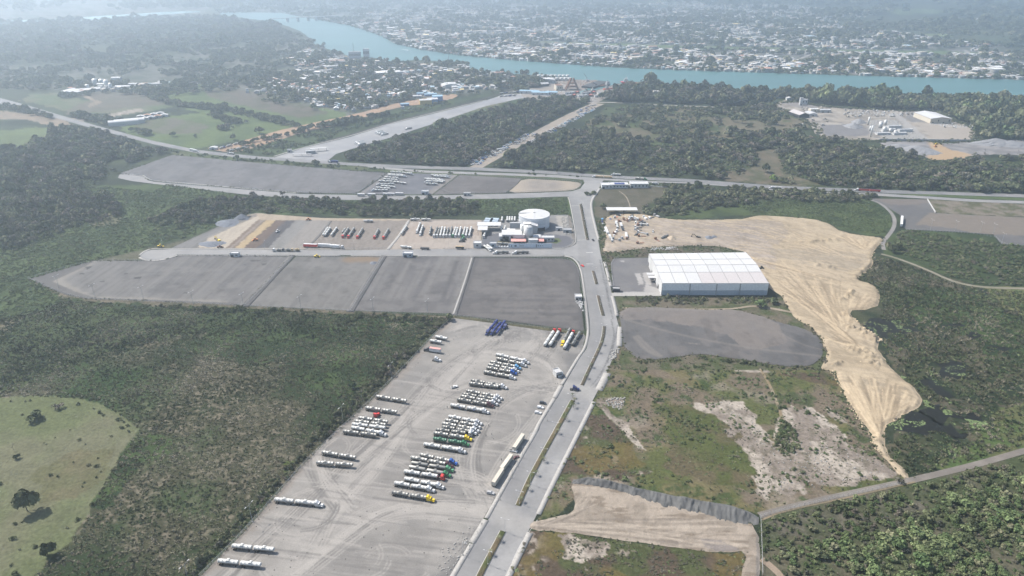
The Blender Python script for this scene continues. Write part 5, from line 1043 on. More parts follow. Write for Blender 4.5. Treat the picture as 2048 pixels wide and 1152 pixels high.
# ------------------------------------------------------------------ small builder for hard-surface parts
class B:
    def __init__(s): s.v = []; s.f = []; s.m = []
    def box(s, x0, x1, y0, y1, z0, z1, m=0, tx=0, ty=0, tf=None):
        """tx/ty: inset of the top; tf: (front x inset, back x inset) of the top"""
        a, b = tf if tf else (tx, tx); k = len(s.v)
        s.v += [(x0, y0, z0), (x1, y0, z0), (x1, y1, z0), (x0, y1, z0), (x0 + b, y0 + ty, z1), (x1 - a, y0 + ty, z1), (x1 - a, y1 - ty, z1), (x0 + b, y1 - ty, z1)]
        s.f += [(k, k + 3, k + 2, k + 1), (k + 4, k + 5, k + 6, k + 7), (k, k + 1, k + 5, k + 4), (k + 1, k + 2, k + 6, k + 5), (k + 2, k + 3, k + 7, k + 6), (k + 3, k, k + 4, k + 7)]; s.m += [m] * 6; return s
    def prof(s, pts, y0, y1, m=0):                        # side profile (x,z) extruded across
        k = len(s.v); n = len(pts); s.v += [(x, y0, z) for x, z in pts] + [(x, y1, z) for x, z in pts]
        s.f += [tuple(k + i for i in range(n)), tuple(k + n + i for i in reversed(range(n)))] + [(k + (i + 1) % n, k + i, k + n + i, k + n + (i + 1) % n) for i in range(n)]; s.m += [m] * (n + 2); return s
    def tube(s, a, b, r, m=0, n=10, r2=None, caps=True):
        a = Vector(a); b = Vector(b); d = (b - a).normalized(); t = d.cross(Vector((0.013, .02, 1)) if abs(d.z) < .9 else Vector((1, 0, 0))).normalized(); u = d.cross(t); k = len(s.v); r2 = r if r2 is None else r2
        for q, rr in ((a, r), (b, r2)):
            for i in range(n): s.v.append(tuple(q + (t * cos(2 * pi * i / n) + u * sin(2 * pi * i / n)) * rr))
        for i in range(n): s.f.append((k + i, k + (i + 1) % n, k + n + (i + 1) % n, k + n + i)); s.m.append(m)
        if caps: s.f += [tuple(k + i for i in reversed(range(n))), tuple(k + n + i for i in range(n))]; s.m += [m, m]
        return s
    def lathe(s, prof, axis='x', c=(0, 0, 0), n=14, m=0, sy=1.0):
        k = len(s.v)
        for (a, r) in prof:
            for i in range(n):
                p, q = cos(2 * pi * i / n) * r, sin(2 * pi * i / n) * r
                s.v.append((c[0] + a, c[1] + p * sy, c[2] + q) if axis == 'x' else (c[0] + p, c[1] + q, c[2] + a))
        for j in range(len(prof) - 1):
            for i in range(n): s.f.append((k + j * n + i, k + j * n + (i + 1) % n, k + (j + 1) * n + (i + 1) % n, k + (j + 1) * n + i)); s.m.append(m)
        s.f += [tuple(k + i for i in range(n)), tuple(k + (len(prof) - 1) * n + i for i in reversed(range(n)))]; s.m += [m, m]
        return s
    def mesh(s, name, mats, smooth=False):
        me = bpy.data.meshes.new(name); me.from_pydata([tuple(map(float, q)) for q in s.v], [], s.f)
        for q in (mats if isinstance(mats, (list, tuple)) else [mats]): me.materials.append(M[q] if isinstance(q, str) else q)
        me.polygons.foreach_set('material_index', s.m)
        bm = bmesh.new(); bm.from_mesh(me); bmesh.ops.recalc_face_normals(bm, faces=bm.faces); bm.to_mesh(me); bm.free()
        if smooth: me.shade_smooth(); 
        me.update(); return me
def pm(name, c, rough=.4, metal=0.0, spec=.5, noise=((.9, .88, 1.1),), rnd=.08): M[name] = mat(name, c, rough, metal, noise=list(noise), spec=spec, rnd=rnd)
pm('white_paint', (.56, .56, .55)); pm('yellow_paint', (.72, .50, .02)); pm('green_paint', (.035, .17, .07)); pm('pale_green_paint', (.09, .27, .14)); pm('blue_paint', (.02, .09, .34)); pm('sky_blue_paint', (.14, .36, .58)); pm('red_paint', (.58, .035, .03)); pm('maroon_paint', (.07, .025, .028)); pm('dark_paint', (.025, .03, .04)); pm('navy_paint', (.018, .03, .13)); pm('tan_paint', (.42, .31, .17)); pm('orange_paint', (.6, .2, .04)); pm('rust', (.17, .085, .05), .8)
pm('steel_tank', (.33, .32, .29), .42, .35); pm('white_tank', (.50, .495, .465), .4); pm('green_tank', (.04, .13, .075), .4); pm('navy_tank', (.02, .03, .15), .4); pm('dull_steel', (.235, .23, .21), .45, .35)
pm('black_rubber', (.02, .02, .02), .9); pm('chassis_black', (.035, .035, .035), .7); pm('dark_glass', (.02, .025, .03), .15, 0, .6, noise=((1, 1, 1),)); pm('beige_roof', (.46, .42, .35), .8); pm('grey_metal', (.34, .34, .34), .6); pm('faded_red_roof', (.50, .25, .22), .8); pm('skin', (.35, .2, .13)); pm('cloth_dark', (.04, .045, .06), .9)
M['clean_white'] = mat('clean_white_sheet', (.72, .725, .73), .5, noise=[(.3, .95, 1.03)])

# --- shared meshes of the tank trucks (forward is +x)
def tank_mesh(L, r, m, ribs=6, collar=True, n=14):
    b = B(); pr = [(-L / 2, .25), (-L / 2 + .08, r * .72), (-L / 2 + .3, r * .95)]; xs = np.linspace(-L / 2 + .45, L / 2 - .45, ribs * 2 if ribs else 2)
    if ribs:
        st = np.linspace(-L / 2 + .5, L / 2 - .5, ribs)
        for q in st: pr += [(q - .10, r), (q - .06, r * 1.025), (q + .06, r * 1.025), (q + .10, r)]
    else: pr += [(-L / 2 + .5, r), (L / 2 - .5, r)]
    pr += [(L / 2 - .3, r * .95), (L / 2 - .08, r * .72), (L / 2, .25)]
    b.lathe(pr, 'x', (0, 0, 0), n, 0, 1.06); me = b.mesh('tank', m, True); return me
def collar_mesh(m, r):
    b = B(); b.box(-.75, .75, -.95, .95, r * .72, r + .32, 0, .05, .1); b.box(-.45, .45, -.35, .35, r + .32, r + .48, 0); return b.mesh('dome_collar', m)
def trailer_frame(L, r, rear_at=(-3.2, -4.4), front_legs=True):
    b = B(); b.box(-L / 2 + .3, L / 2 - .6, -.45, .45, .95, 1.2); b.box(-L / 2 - .05, -L / 2 + .15, -1.15, 1.15, .55, 1.0)
    for x in rear_at: b.box(x * L / 11 - .12, x * L / 11 + .12, -1.0, 1.0, .42, .95)
    b.box(-1.6, 1.5, -1.16, -1.02, .6, 1.15); b.box(-1.6, 1.5, 1.02, 1.16, .6, 1.15)
    b.box(L / 2 - 3.0, L / 2 - 2.8, -1.0, -.8, .2, 1.0); b.box(L / 2 - 3.0, L / 2 - 2.8, .8, 1.0, .2, 1.0); return b.mesh('trailer_frame', 'chassis_black')
def wheel_mesh(): return B().lathe([(-.17, .2), (-.17, .5), (.17, .5), (.17, .2)], 'x', (0, 0, 0), 10).mesh('wheel', 'black_rubber')
WH = wheel_mesh(); FRAME = {}; TANKS = {}; COLL = {}
def tank_data(L, r, m, ribs): 
    k = (L, r, m, ribs)
    if k not in TANKS: TANKS[k] = tank_mesh(L, r, m, ribs); 
    if (m, r) not in COLL: COLL[(m, r)] = collar_mesh(m, r)
    if L not in FRAME: FRAME[L] = trailer_frame(L, r)
    return TANKS[k], COLL[(m, r)], FRAME[L]
CABS = {}
def cab_parts(col, kind):
    if (col, kind) in CABS: return CABS[(col, kind)]
    P_ = []
    if kind == 'long':
        P_.append(('cab', B().prof([(1.0, 1.0), (2.25, 1.0), (2.25, 1.9), (1.75, 2.75), (1.0, 2.8)], -1.1, 1.1).mesh('cab', col)))
        P_.append(('sleeper', B().prof([(-.9, 1.0), (1.0, 1.0), (1.0, 3.0), (.1, 3.75), (-.9, 3.8)], -1.16, 1.16).mesh('sleeper', col)))
        P_.append(('bonnet', B().box(2.25, 4.1, -.85, .85, .75, 1.85, 0, ty=.18, tf=(.25, 0)).box(2.7, 3.9, -1.2, 1.2, .75, 1.15, 0, tf=(.2, .2), ty=.02).mesh('bonnet', col)))
        P_.append(('windscreen', B().prof([(2.27, 1.93), (2.30, 1.95), (1.82, 2.68), (1.78, 2.66)], -.95, .95).box(1.1, 1.8, -1.115, 1.115, 1.85, 2.45).mesh('windscreen', 'dark_glass')))
        P_.append(('bumper', B().box(4.1, 4.3, -1.2, 1.2, .4, .85).box(-.4, 1.6, -1.25, -1.17, .55, 1.1).box(-.4, 1.6, 1.17, 1.25, .55, 1.1).mesh('bumper', 'dull_steel')))
        fx = 3.3
    else:
        P_.append(('cab', B().prof([(1.0, .9), (3.2, .9), (3.25, 2.0), (3.0, 3.0), (2.4, 3.6), (1.0, 3.6)], -1.2, 1.2).mesh('cab', col)))
        P_.append(('windscreen', B().prof([(3.27, 1.95), (3.30, 1.95), (3.07, 2.95), (3.03, 2.95)], -1.08, 1.08).box(2.1, 2.9, -1.215, 1.215, 1.9, 2.6).mesh('windscreen', 'dark_glass')))
        P_.append(('bumper', B().box(3.2, 3.4, -1.2, 1.2, .4, 1.0).mesh('bumper', col)))
        fx = 2.6
    P_.append(('chassis', B().box(-3.0, 2.2, -.45, .45, .7, .98).box(-2.7, -1.0, -.6, .6, .98, 1.1).mesh('chassis', 'chassis_black')))
    CABS[(col, kind)] = (P_, fx); return CABS[(col, kind)]
def put(parent, name, me, loc=(0, 0, 0), rz=0.0):
    o = link(name, me, parent); o.location = loc; o.rotation_euler = (0, 0, rz); return o
def wheels(root, xs, y=1.02, detail=True):
    for x in xs:
        for s in (-1, 1): put(root, 'wheel', WH, (x, s * y, .5), pi / 2)
def tanker(pa, pb, cab, tank, label, cabkind='long', n=2, group=None, detail=True, ribs=6, rr=1.06, zref=2.4, cat='tank truck', gap=.9, coupled=True, fitlen=True):
    """tank truck between two photo points (tail, nose) given at tank height"""
    A = P(*pa, zref); Bq = P(*pb, zref); d = Bq - A; L = d.length; rz = atan2(d.y, d.x)
    base = (8.0 if cab else 0) ; TL = (L - (6.3 if cab and cabkind == 'long' else 5.2 if cab else 0) - gap * (n - 1) - (.2 if cab else 0)) / n
    TL = min(max(TL, 5.0), 13.0); TL = round(TL * 2) / 2
    o = empty('tank_truck' if cab else 'tank_trailer', (A.x, A.y, .12), rz, label, cat if cab else 'tank trailer', group)
    td, cd_, fd = tank_data(TL, rr, tank, ribs); x = 0.0
    for i in range(n):
        cx = x + TL / 2; t = put(o, 'tank', td, (cx, 0, 2.35)); put(t, 'dome_collar', cd_, (0, 0, 0)); put(o, 'trailer_frame', fd, (cx, 0, 0))
        if detail: wheels(o, (cx - TL * .29, cx - TL * .40) if i or not cab or n == 1 else (cx - TL * .29, cx - TL * .40))
        if detail and i == 0 and n == 2: wheels(o, (cx + TL * .36,))
        x += TL + gap
    if cab:
        parts, fx = cab_parts(cab, cabkind); ox = x - gap + .95
        for nm, me in parts: put(o, nm, me, (ox, 0, 0))
        if detail: wheels(o, (ox - 2.4, ox - 1.15, ox + fx))
    return o
def tractor(c, rz, cab, label, kind='long', group=None, zz=.12, name='tractor_unit', cat='truck'):
    p = P(*c, 1.5); o = empty(name, (p.x, p.y, zz), rz, label, cat, group); parts, fx = cab_parts(cab, kind)
    for nm, me in parts: put(o, nm, me)
    wheels(o, (-2.4, -1.15, fx)); return o
BOXES = {}
def box_trailer(pa, pb, roof, side, label, cab=None, cabkind='long', H=3.9, group=None, name='box_trailer', cat='trailer', detail=True, zref=3.0, n=1):
    A = P(*pa, zref); Bq = P(*pb, zref); d = Bq - A; L = d.length; rz = atan2(d.y, d.x); TL = (L - (6 if cab else 0) - .9 * (n - 1)) / n; TL = max(5, round(TL * 2) / 2)
    o = empty(name, (A.x, A.y, .12), rz, label, cat, group); k = (TL, roof, side, H)
    if k not in BOXES:
        BOXES[k] = (B().box(0, TL, -1.25, 1.25, 1.1, H).mesh('trailer_box', side), B().box(.04, TL - .04, -1.22, 1.22, H, H + .06).mesh('trailer_roof', roof), B().box(.4, TL - .5, -.5, .5, .8, 1.1).box(.2, 1.8, -1.0, 1.0, .45, .8).box(TL - 2.6, TL - 2.4, -.9, .9, .1, .9).mesh('trailer_frame', 'chassis_black'))
    x = 0
    for i in range(n):
        for nm, me in zip(('trailer_box', 'trailer_roof', 'trailer_frame'), BOXES[k]): put(o, nm, me, (x, 0, 0))
        if detail: wheels(o, (x + .8, x + 2.0))
        x += TL + .9
    if cab:
        parts, fx = cab_parts(cab, cabkind)
        for nm, me in parts: put(o, nm, me, (x + .1, 0, 0))
        if detail: wheels(o, (x - 2.3, x - 1.05, x + fx))
    return o
CARS = {}
def car_parts(col, kind):
    if (col, kind) not in CARS:
        if kind == 'pickup': body = B().prof([(-2.6, .45), (2.6, .45), (2.65, .95), (1.5, 1.1), (1.0, 1.12), (-.6, 1.12), (-2.6, 1.12)], -.92, .92).box(-.6, 1.05, -.85, .85, 1.1, 1.72, 0, ty=.12, tf=(.5, .12)); bed = B().box(-2.5, -.75, -.78, .78, 1.12, 1.14).mesh('load_bed', 'chassis_black'); gx = (-.5, .75)
        elif kind == 'suv': body = B().prof([(-2.4, .4), (2.4, .4), (2.4, .95), (1.2, 1.1), (-2.35, 1.15)], -.93, .93).box(-2.3, 1.0, -.86, .86, 1.1, 1.8, 0, ty=.12, tf=(.6, .25)); bed = None; gx = (-2.0, .7)
        else: body = B().prof([(-2.2, .4), (2.2, .4), (2.2, .8), (1.1, .95), (-1.6, .98), (-2.2, .9)], -.87, .87).box(-1.5, .95, -.8, .8, .94, 1.42, 0, ty=.14, tf=(.65, .5)); bed = None; gx = (-1.2, .55)
        top = 1.35 if kind == 'car' else 1.65
        w_ = B().box(gx[0], gx[1], -.84, .84, 1.02 if kind == 'car' else 1.15, top - .02, 0, ty=.1, tf=(.42, .3)).box(gx[1] - .05, gx[1] + .22, -.68, .68, 1.0, top - .1, 0, tf=(.3, 0)).mesh('windows', 'dark_glass')
        CARS[(col, kind)] = (body.mesh('body', col), w_, bed)
    return CARS[(col, kind)]
WS = B().lathe([(-.1, .1), (-.1, .33), (.1, .33), (.1, .1)], 'x', (0, 0, 0), 8).mesh('wheel', 'black_rubber')
def car(c, deg, col, kind, label, group=None, z=.12, world=None):
    p = P(*c, .7) if world is None else Vector((*world, 0)); o = empty({'pickup': 'pickup_truck', 'suv': 'parked_car'}.get(kind, 'parked_car'), (p.x, p.y, z), radians(deg), label, 'pickup' if kind == 'pickup' else 'car', group)
    b, w_, bed = car_parts(col, kind); put(o, 'body', b); put(o, 'windows', w_)
    if bed: put(o, 'load_bed', bed)
    for x in (-1.45, 1.4):
        for s in (-1, 1): put(o, 'wheel', WS, (x, s * .82, .33), pi / 2)
    return o
GM = 'tank trucks parked in the big gravel yard'
def T(a, b, cab, tank, lab, **k): return tanker(a, b, cab, tank, lab, group=k.pop('group', GM), **k)
W_, S_, D_ = 'white_paint', 'steel_tank', 'dull_steel'
T((992, 708), (1061, 724), W_, 'white_tank', 'light double tank truck with white cab, furthest of the upper cluster')
T((993, 716), (1056, 730), W_, S_, 'grey double tank truck with white cab, second of the upper cluster')
T((980, 723), (1045, 735), 'sky_blue_paint', S_, 'double tank truck with sky blue cab in the upper cluster')
T((976, 728.5), (1041.5, 741.3), W_, S_, 'double tank truck with white cab between the two blue cabs')
T((972.8, 734.6), (1037, 745.6), 'blue_paint', S_, 'double tank truck with dark blue cab in the upper cluster')
T((967.6, 742.5), (1036, 755.3), W_, S_, 'double tank truck with white cab, nearest of the upper cluster')
T((942, 759.6), (1018, 774), W_, D_, 'double tank truck with white cab behind a tractorless trailer pair')
T((937.7, 765.7), (997.5, 773), None, S_, 'pair of steel tank trailers without tractor in the centre row')
T((932.8, 781), (1009.7, 795.6), W_, S_, 'double tank truck with white cab, furthest of the four below the trailer pair')
T((924, 787), (1003, 800), W_, D_, 'dull double tank truck with white cab, second of the central four')
T((921, 791.3), (999.3, 806.6), W_, S_, 'double tank truck with white cab, third of the central four')
T((914, 797.4), (992.6, 811), 'maroon_paint', D_, 'double tank truck with blackish maroon cab, nearest of the central four')
dtr = T((901, 809), (981, 823), W_, 'white_tank', 'white double tank truck with blue marks on its tanks, parked alone')
T((897, 832), (969, 846), W_, 'white_tank', 'light double tank truck with white cab, furthest of the big middle cluster')
T((890, 839.3), (965.4, 852.7), W_, S_, 'double tank truck with white cab, second of the big middle cluster')
T((884, 846), (961.7, 860), W_, S_, 'double tank truck with white cab, third of the big middle cluster')
T((883.6, 852.7), (956.8, 865), W_, D_, 'double tank truck with white cab, fourth of the big middle cluster')
T((871.3, 858.8), (947, 867.4), W_, D_, 'double tank truck with flat white cab next to the yellow cab', cabkind='flat')
T((867, 865), (948.3, 877.2), 'yellow_paint', S_, 'double tank truck with yellow cab beside the green tankers')
T((866.5, 876.5), (944, 888), 'green_paint', 'green_tank', 'dark green double tank truck with green cab')
T((847.5, 887.5), (937.3, 902), W_, 'white_tank', 'long bright double tank truck with white cab below the green one')
T((839.4, 908.3), (918, 925.4), 'blue_paint', S_, 'double tank truck with royal blue cab in the lower cluster')
T((821.4, 913.8), (912.6, 931.5), 'maroon_paint', S_, 'double tank truck with maroon cab in the lower cluster')
T((822.9, 924.8), (911.4, 938.8), 'pale_green_paint', D_, 'dull smooth double tank truck with pale green cab', ribs=0)
T((818.4, 932.7), (906.5, 949.8), 'green_paint', S_, 'smooth double tank truck with green cab beside the red one', ribs=0)
T((808.2, 941.9), (891.9, 954.7), 'red_paint', 'white_tank', 'double tank truck with flat red cab in the lower cluster', cabkind='flat')
T((808.8, 956.5), (892.5, 973), W_, 'white_tank', 'double tank truck with white cab, second below the red cab')
T((788.7, 965), (875.4, 979.7), W_, 'white_tank', 'double tank truck with white cab just above the lone yellow one')
T((783.8, 983.4), (875.4, 998.7), 'yellow_paint', D_, 'double tank truck with bright yellow cab, nearest of the middle row')
GL = 'tank trailers along the west side of the yard'
for a, b, c, lab in (((752, 792), (814, 801.7), S_, 'pair of tank trailers, upper one of the two by the western hedge'), ((731, 814.6), (794.6, 823.7), S_, 'pair of tank trailers just above the red tractor'), ((717, 834.7), (775, 843.3), S_, 'pair of tank trailers with the red tractor behind them'),
                     ((709, 841.4), (772, 849.4), S_, 'pair of tank trailers, second of the western cluster'), ((704, 847.5), (770.8, 855.5), 'white_tank', 'pair of light tank trailers, middle of the western cluster'), ((686, 861.6), (753.7, 870), D_, 'pair of dull tank trailers, nearest of the western cluster'),
                     ((643.7, 903.4), (712, 915), S_, 'pair of tank trailers, upper of two below the western cluster'), ((632.5, 924.2), (707.3, 929.4), S_, 'pair of tank trailers, lower of two below the western cluster'), ((464, 1090.8), (549, 1098.7), 'white_tank', 'pair of light tank trailers, upper of the two at the bottom left'), ((436, 1120.8), (524, 1129.3), 'white_tank', 'pair of light tank trailers nearest the camera at bottom left')):
    T(a, b, None, c, lab, group=GL)
T((703, 854), (776, 868), W_, 'white_tank', 'double tank truck with white cab in the western cluster', group=GL)
T((549, 998), (650, 1008), W_, 'white_tank', 'double tank truck with white cab alone on the lower left gravel', group=GL)
T((870.8, 672.5), (894, 677), None, 'white_tank', 'single tank trailer furthest up the western edge', n=1, group=GL); T((859.8, 680.6), (883, 684), None, 'white_tank', 'single tank trailer just above the red roofed box trailer', n=1, group=GL)
box_trailer((881.3, 700), (846, 695), 'faded_red_roof', 'white_paint', 'box trailer with faded red roof and dark tractor', cab='dark_paint')
tractor((872, 719), radians(-14), W_, 'white tractor unit without trailer near the red roofed box trailer'); tractor((751, 832), radians(62), 'red_paint', 'bright red tractor unit behind tank trailers')
GN = 'navy blue tankers'
T((994.3, 640), (970.5, 668.8), 'navy_paint', 'navy_tank', 'navy blue double tank truck, leftmost of the blue group', group=GN, zref=2.6); T((1001.5, 644.4), (979.7, 669), 'navy_paint', 'navy_tank', 'navy blue double tank truck in the middle of the blue group', group=GN, zref=2.6); T((1010, 641.4), (993.7, 665.2), None, 'navy_tank', 'pair of navy blue tank trailers without tractor', group=GN, zref=2.6)
tractor((1011, 653), radians(-118), 'navy_paint', 'navy blue tractor unit right of the blue tankers')
GR = 'tankers by the boulevard corner'
T((1089.6, 689.6), (1111, 657), 'red_paint', 'white_tank', 'white double tanker with red cab, leftmost by the boulevard corner', cabkind='flat', group=GR, ribs=3, rr=1.3); T((1100, 689.6), (1120.7, 658), 'red_paint', 'white_tank', 'white double tanker with red cab, second from the left', cabkind='flat', group=GR, ribs=3, rr=1.3)
T((1140.5, 657), (1122.5, 691), 'yellow_paint', D_, 'grey double tanker with yellow cab facing the camera', group=GR); T((1128.6, 695.7), (1148, 661), 'red_paint', 'white_tank', 'white double tanker with red cab, right of the yellow cab', cabkind='flat', group=GR, ribs=3, rr=1.3); T((1145, 688.4), (1159.8, 664), None, D_, 'grey tank trailer pair nearest the boulevard', group=GR)
for a, b, lab in (((1028, 897), (1046, 870), 'long beige roofed box trailer, furthest of three beside the pavement'), ((1003, 938), (1022.5, 911), 'long beige roofed box trailer, middle of three beside the pavement'), ((986.5, 967), (1005, 938.5), 'long beige roofed box trailer, nearest of three beside the pavement')):
    box_trailer(a, b, 'beige_roof', 'beige_roof', lab, group='box trailers beside the pavement', H=4.0)
car((908.6, 773.8), 28, W_, 'pickup', 'white pickup alone in the open gravel'); car((1080.8, 815), -14, W_, 'suv', 'white car nose right, upper of two by the pavement'); car((1076, 825.5), -14, W_, 'suv', 'white car nose right, lower of two by the pavement'); car((1085.6, 806), -14, 'dark_paint', 'suv', 'black car parked above two white cars')
car((1027, 902), -20, W_, 'pickup', 'white pickup at the foot of the upper box trailer'); car((1032, 914.5), 30, 'maroon_paint', 'car', 'dark car beside the pavement between box trailers'); car((981.4, 986), -15, 'grey_metal', 'suv', 'silver car below the nearest box trailer')
car((1186, 480), 100, 'dark_paint', 'pickup', 'black pickup driving up the boulevard', z=.18); car((1165, 531.5), -60, 'red_paint', 'car', 'small red car at the kerb of the boulevard', z=.18)
tractor((1148, 777), radians(-8), 'navy_paint', 'dark blue tractor unit turning out of the yard onto the boulevard', zz=.18)

# --- tanker park in the middle
GP = 'tankers in the left dirt park'
cc = 420.0
for i, (a, b, cab, lab) in enumerate((((655.7, 455), (645.8, 470), None, 'leftmost white tank trailers in the dirt park'), ((660.7, 455), (650, 470), None, 'second white tank trailers from the left in the dirt park'), ((673.5, 455), (662.4, 470), None, 'third white tank trailers from the left in the dirt park'), ((690.6, 457), (682.3, 468), None, 'short dull tank trailer left of the red cabs'),
    ((697.2, 455.7), (684, 474), 'red_paint', 'tank truck with red cab, first of the red cabs'), ((708, 455.7), (695.6, 474.5), 'red_paint', 'tank truck with red cab, second of the red cabs'), ((725.5, 456.5), (713.8, 475), 'red_paint', 'tank truck with red cab, third of the red cabs'), ((757, 458), (748, 475.6), 'red_paint', 'tank truck with red cab, fourth of the red cabs'), ((777, 458), (766, 476), 'red_paint', 'tank truck with red cab, last one on the right'))):
    T(a, b, cab, S_ if i > 2 else 'white_tank', lab, group=GP, n=2 if i != 3 else 1, cabkind='flat')
GQ = 'tankers in the right dirt park'
T((813.4, 451.5), (801.8, 468), None, 'white_tank', 'white tank trailers beside the concrete ditch', group=GQ); T((840.8, 445.7), (832.5, 465), W_, 'white_tank', 'white tank truck, left of the pair apart from the row', group=GQ); T((845.8, 450.7), (839.5, 470), W_, 'white_tank', 'white tank truck, right of the pair apart from the row', group=GQ)
tp = [1400, 1475, 1505, 1535, 1570, 1610, 1650, 1695, 1720, 1760, 1810, 1840, 1885]; bt = [1380, 1430, 1465, 1505, 1545, 1580, 1620, 1655, 1690, 1730, 1775, 1815, 1855]
ordn = ['first', 'second', 'third', 'fourth', 'fifth', 'sixth', 'seventh', 'eighth', 'ninth', 'tenth', 'eleventh', 'twelfth', 'thirteenth']
for i in range(13):
    green = i in (7, 10)
    T((630 + tp[i] / 6.024, 420 + (203 + (i % 3) * 5) / 6.024), (630 + bt[i] / 6.024, 420 + (292 if i == 0 else 318) / 6.024), None if i == 0 else 'green_paint' if green else W_, D_ if i in (0, 1, 2, 5, 6) else 'white_tank', ('dull tank trailers' if i == 0 else 'tank truck with green cab' if green else 'tank truck with white cab') + ', %s from the left in the long dirt park row' % ordn[i], group=GQ, cabkind='flat')
T((821, 438), (840, 438), None, 'white_tank', 'white tank trailer at the top edge, left one', n=1, group=GQ); T((842.8, 438), (861.6, 438.5), None, 'white_tank', 'white tank trailer at the top edge, right one', n=1, group=GQ)
T((746, 441), (727, 441.5), None, 'white_tank', 'white tank trailer at the back of the left dirt park', n=1, group=GP)
tractor((927.6, 477), radians(190), 'green_paint', 'green tractor unit below the long tanker row'); tractor((925, 481), radians(200), 'dark_paint', 'dark tractor unit beside the green one')
box_trailer((607, 489), (634, 490), 'white_paint', 'red_paint', 'red sided trailer with white roof by the side road', group='trailers along the side road'); box_trailer((636, 489), (661, 490), 'white_paint', 'white_paint', 'white box trailer with a blue round mark on its side', group='trailers along the side road'); box_trailer((660, 491), (690, 492.5), 'white_paint', 'white_paint', 'white box truck, rightmost of the three by the side road', cab=W_, cabkind='flat', group='trailers along the side road')
T((823, 494.5), (796, 492), None, 'white_tank', 'tank trailer parked along the side road below the dirt park', n=1, group=GQ); box_trailer((858, 494.5), (840.6, 494), 'chassis_black', 'dark_paint', 'dark open trailer by the side road gate', H=2.4); box_trailer((927.6, 493.5), (911, 493), 'tan_paint', 'chassis_black', 'olive boxed trailer near the plant entrance', H=3.4)
GT = 'trucks queuing at the plant'
T((1017.6, 504), (982.8, 505.5), W_, D_, 'tank truck with white cab queuing, left of two on the side road', n=1, group=GT, zref=1.8, rr=1.0); T((1057.5, 504), (1020.6, 505.5), W_, D_, 'tank truck with white cab queuing, right of two on the side road', n=1, group=GT, zref=1.8, rr=1.0)
T((968, 492), (983, 502), W_, 'white_tank', 'white tank truck turning at the plant gate', n=1, group=GT, zref=1.8); T((974, 490), (987, 499), None, 'white_tank', 'white tank trailer behind the turning truck', n=1, group=GT); T((1016, 487), (994, 486.5), None, D_, 'steel tank trailer inside the plant behind the fence', n=1, group=GT); T((971, 463), (966.5, 476), W_, 'white_tank', 'white tank truck beside the loading canopy', n=1, group=GT, cabkind='flat')
# --- upper tanker park, truck strip, highway
def C7(x, y): return (690 + x / 7.585, 330 + y / 7.585)
GU = 'tankers in the upper asphalt park'
up = [((690, 100), (850, 112), 0), ((865, 112), (1055, 136), 1), ((650, 135), (880, 150), 0), ((650, 152), (950, 168), 1), ((605, 182), (815, 195), 0), ((580, 210), (800, 225), 0), ((510, 238), (720, 250), 0), ((735, 250), (925, 275), 0), ((745, 285), (455, 288), 1), ((545, 312), (765, 332), 0), ((470, 340), (690, 356), 0), ((650, 380), (375, 375), 1),
      ((1305, 148), (1590, 158), 1), ((1340, 165), (1605, 182), 1), ((1205, 205), (1440, 212), 0), ((1240, 215), (1525, 232), 1), ((1510, 245), (1180, 248), 1), ((1490, 256), (1225, 240), 0), ((1225, 278), (1405, 285), 0)]
for i, (a, b, cb) in enumerate(up):
    side = 'left' if i < 12 else 'right'; k = i if i < 12 else i - 12
    T(C7(*a), C7(*b), W_ if cb else None, 'white_tank', ('white tank truck' if cb else 'white tank trailers') + ', %s from the top in the %s group of the asphalt park' % (ordn[k], side), group=GU, n=2, detail=False)
for i, (a, b) in enumerate((((190, 440), (300, 445)), ((345, 440), (460, 445)), ((570, 432), (645, 436)), ((650, 432), (750, 436)), ((765, 428), (885, 430)))):
    box_trailer(C7(*a), C7(*b), 'white_paint', 'grey_metal', 'grey white roofed trailer, %s from the left along the upper side road' % ordn[i], detail=False, H=3.6, group='trailers along the upper side road')
def C5(x, y): return (690 + x / 5.675, 180 + y / 5.675)
GS = 'tankers on the long concrete strip'
for i, (a, b) in enumerate((((430, 460), (262, 492)), ((440, 470), (300, 500)), ((460, 478), (325, 508)), ((490, 488), (360, 518)), ((205, 575), (45, 608)), ((215, 585), (60, 618)), ((228, 592), (70, 628)), ((232, 598), (85, 636)))):
    T(C5(*a), C5(*b), W_, 'white_tank', 'white tank truck, %s from the top on the concrete strip' % ordn[i], group=GS, detail=False, n=1)
T(C5(755, 425), C5(672, 442), W_, S_, 'single tank truck driving on the concrete strip', n=1, group=GS, detail=False)
for i, (a, b) in enumerate((((439, 296), (452, 292)), ((453, 292), (466, 288)), ((467, 288), (481, 285)), ((458, 301), (470, 298)), ((472, 298), (482, 295)), ((483, 295), (493, 293)))):
    T(a, b, W_ if i else 'blue_paint', 'white_tank', ('blue' if i == 0 else 'white') + ' cabbed tanker, %s along the start of the red dirt road' % ordn[i], n=1, group='tankers at the red dirt road', detail=False)
for i in range(9):
    a = (1000 + (i % 5) * 8.5, 186.5 + (i // 5) * 6 + (i % 5) * -.6); T(a, (a[0] + 9, a[1] - 2), None, ('white_tank', 'navy_tank', 'steel_tank')[i % 3], 'small distant trailer at the dock end of the strip', n=1, group='distant trailers at the dock end', detail=False)
GH_ = 'trucks on the highway'
box_trailer((380, 298), (397, 301.5), 'white_paint', 'white_paint', 'white box truck on the highway left of the fuel station', cab=W_, group=GH_); T((467.8, 306.5), (452.8, 305), W_, 'white_tank', 'tank truck on the highway at the red dirt road', n=1, group=GH_)
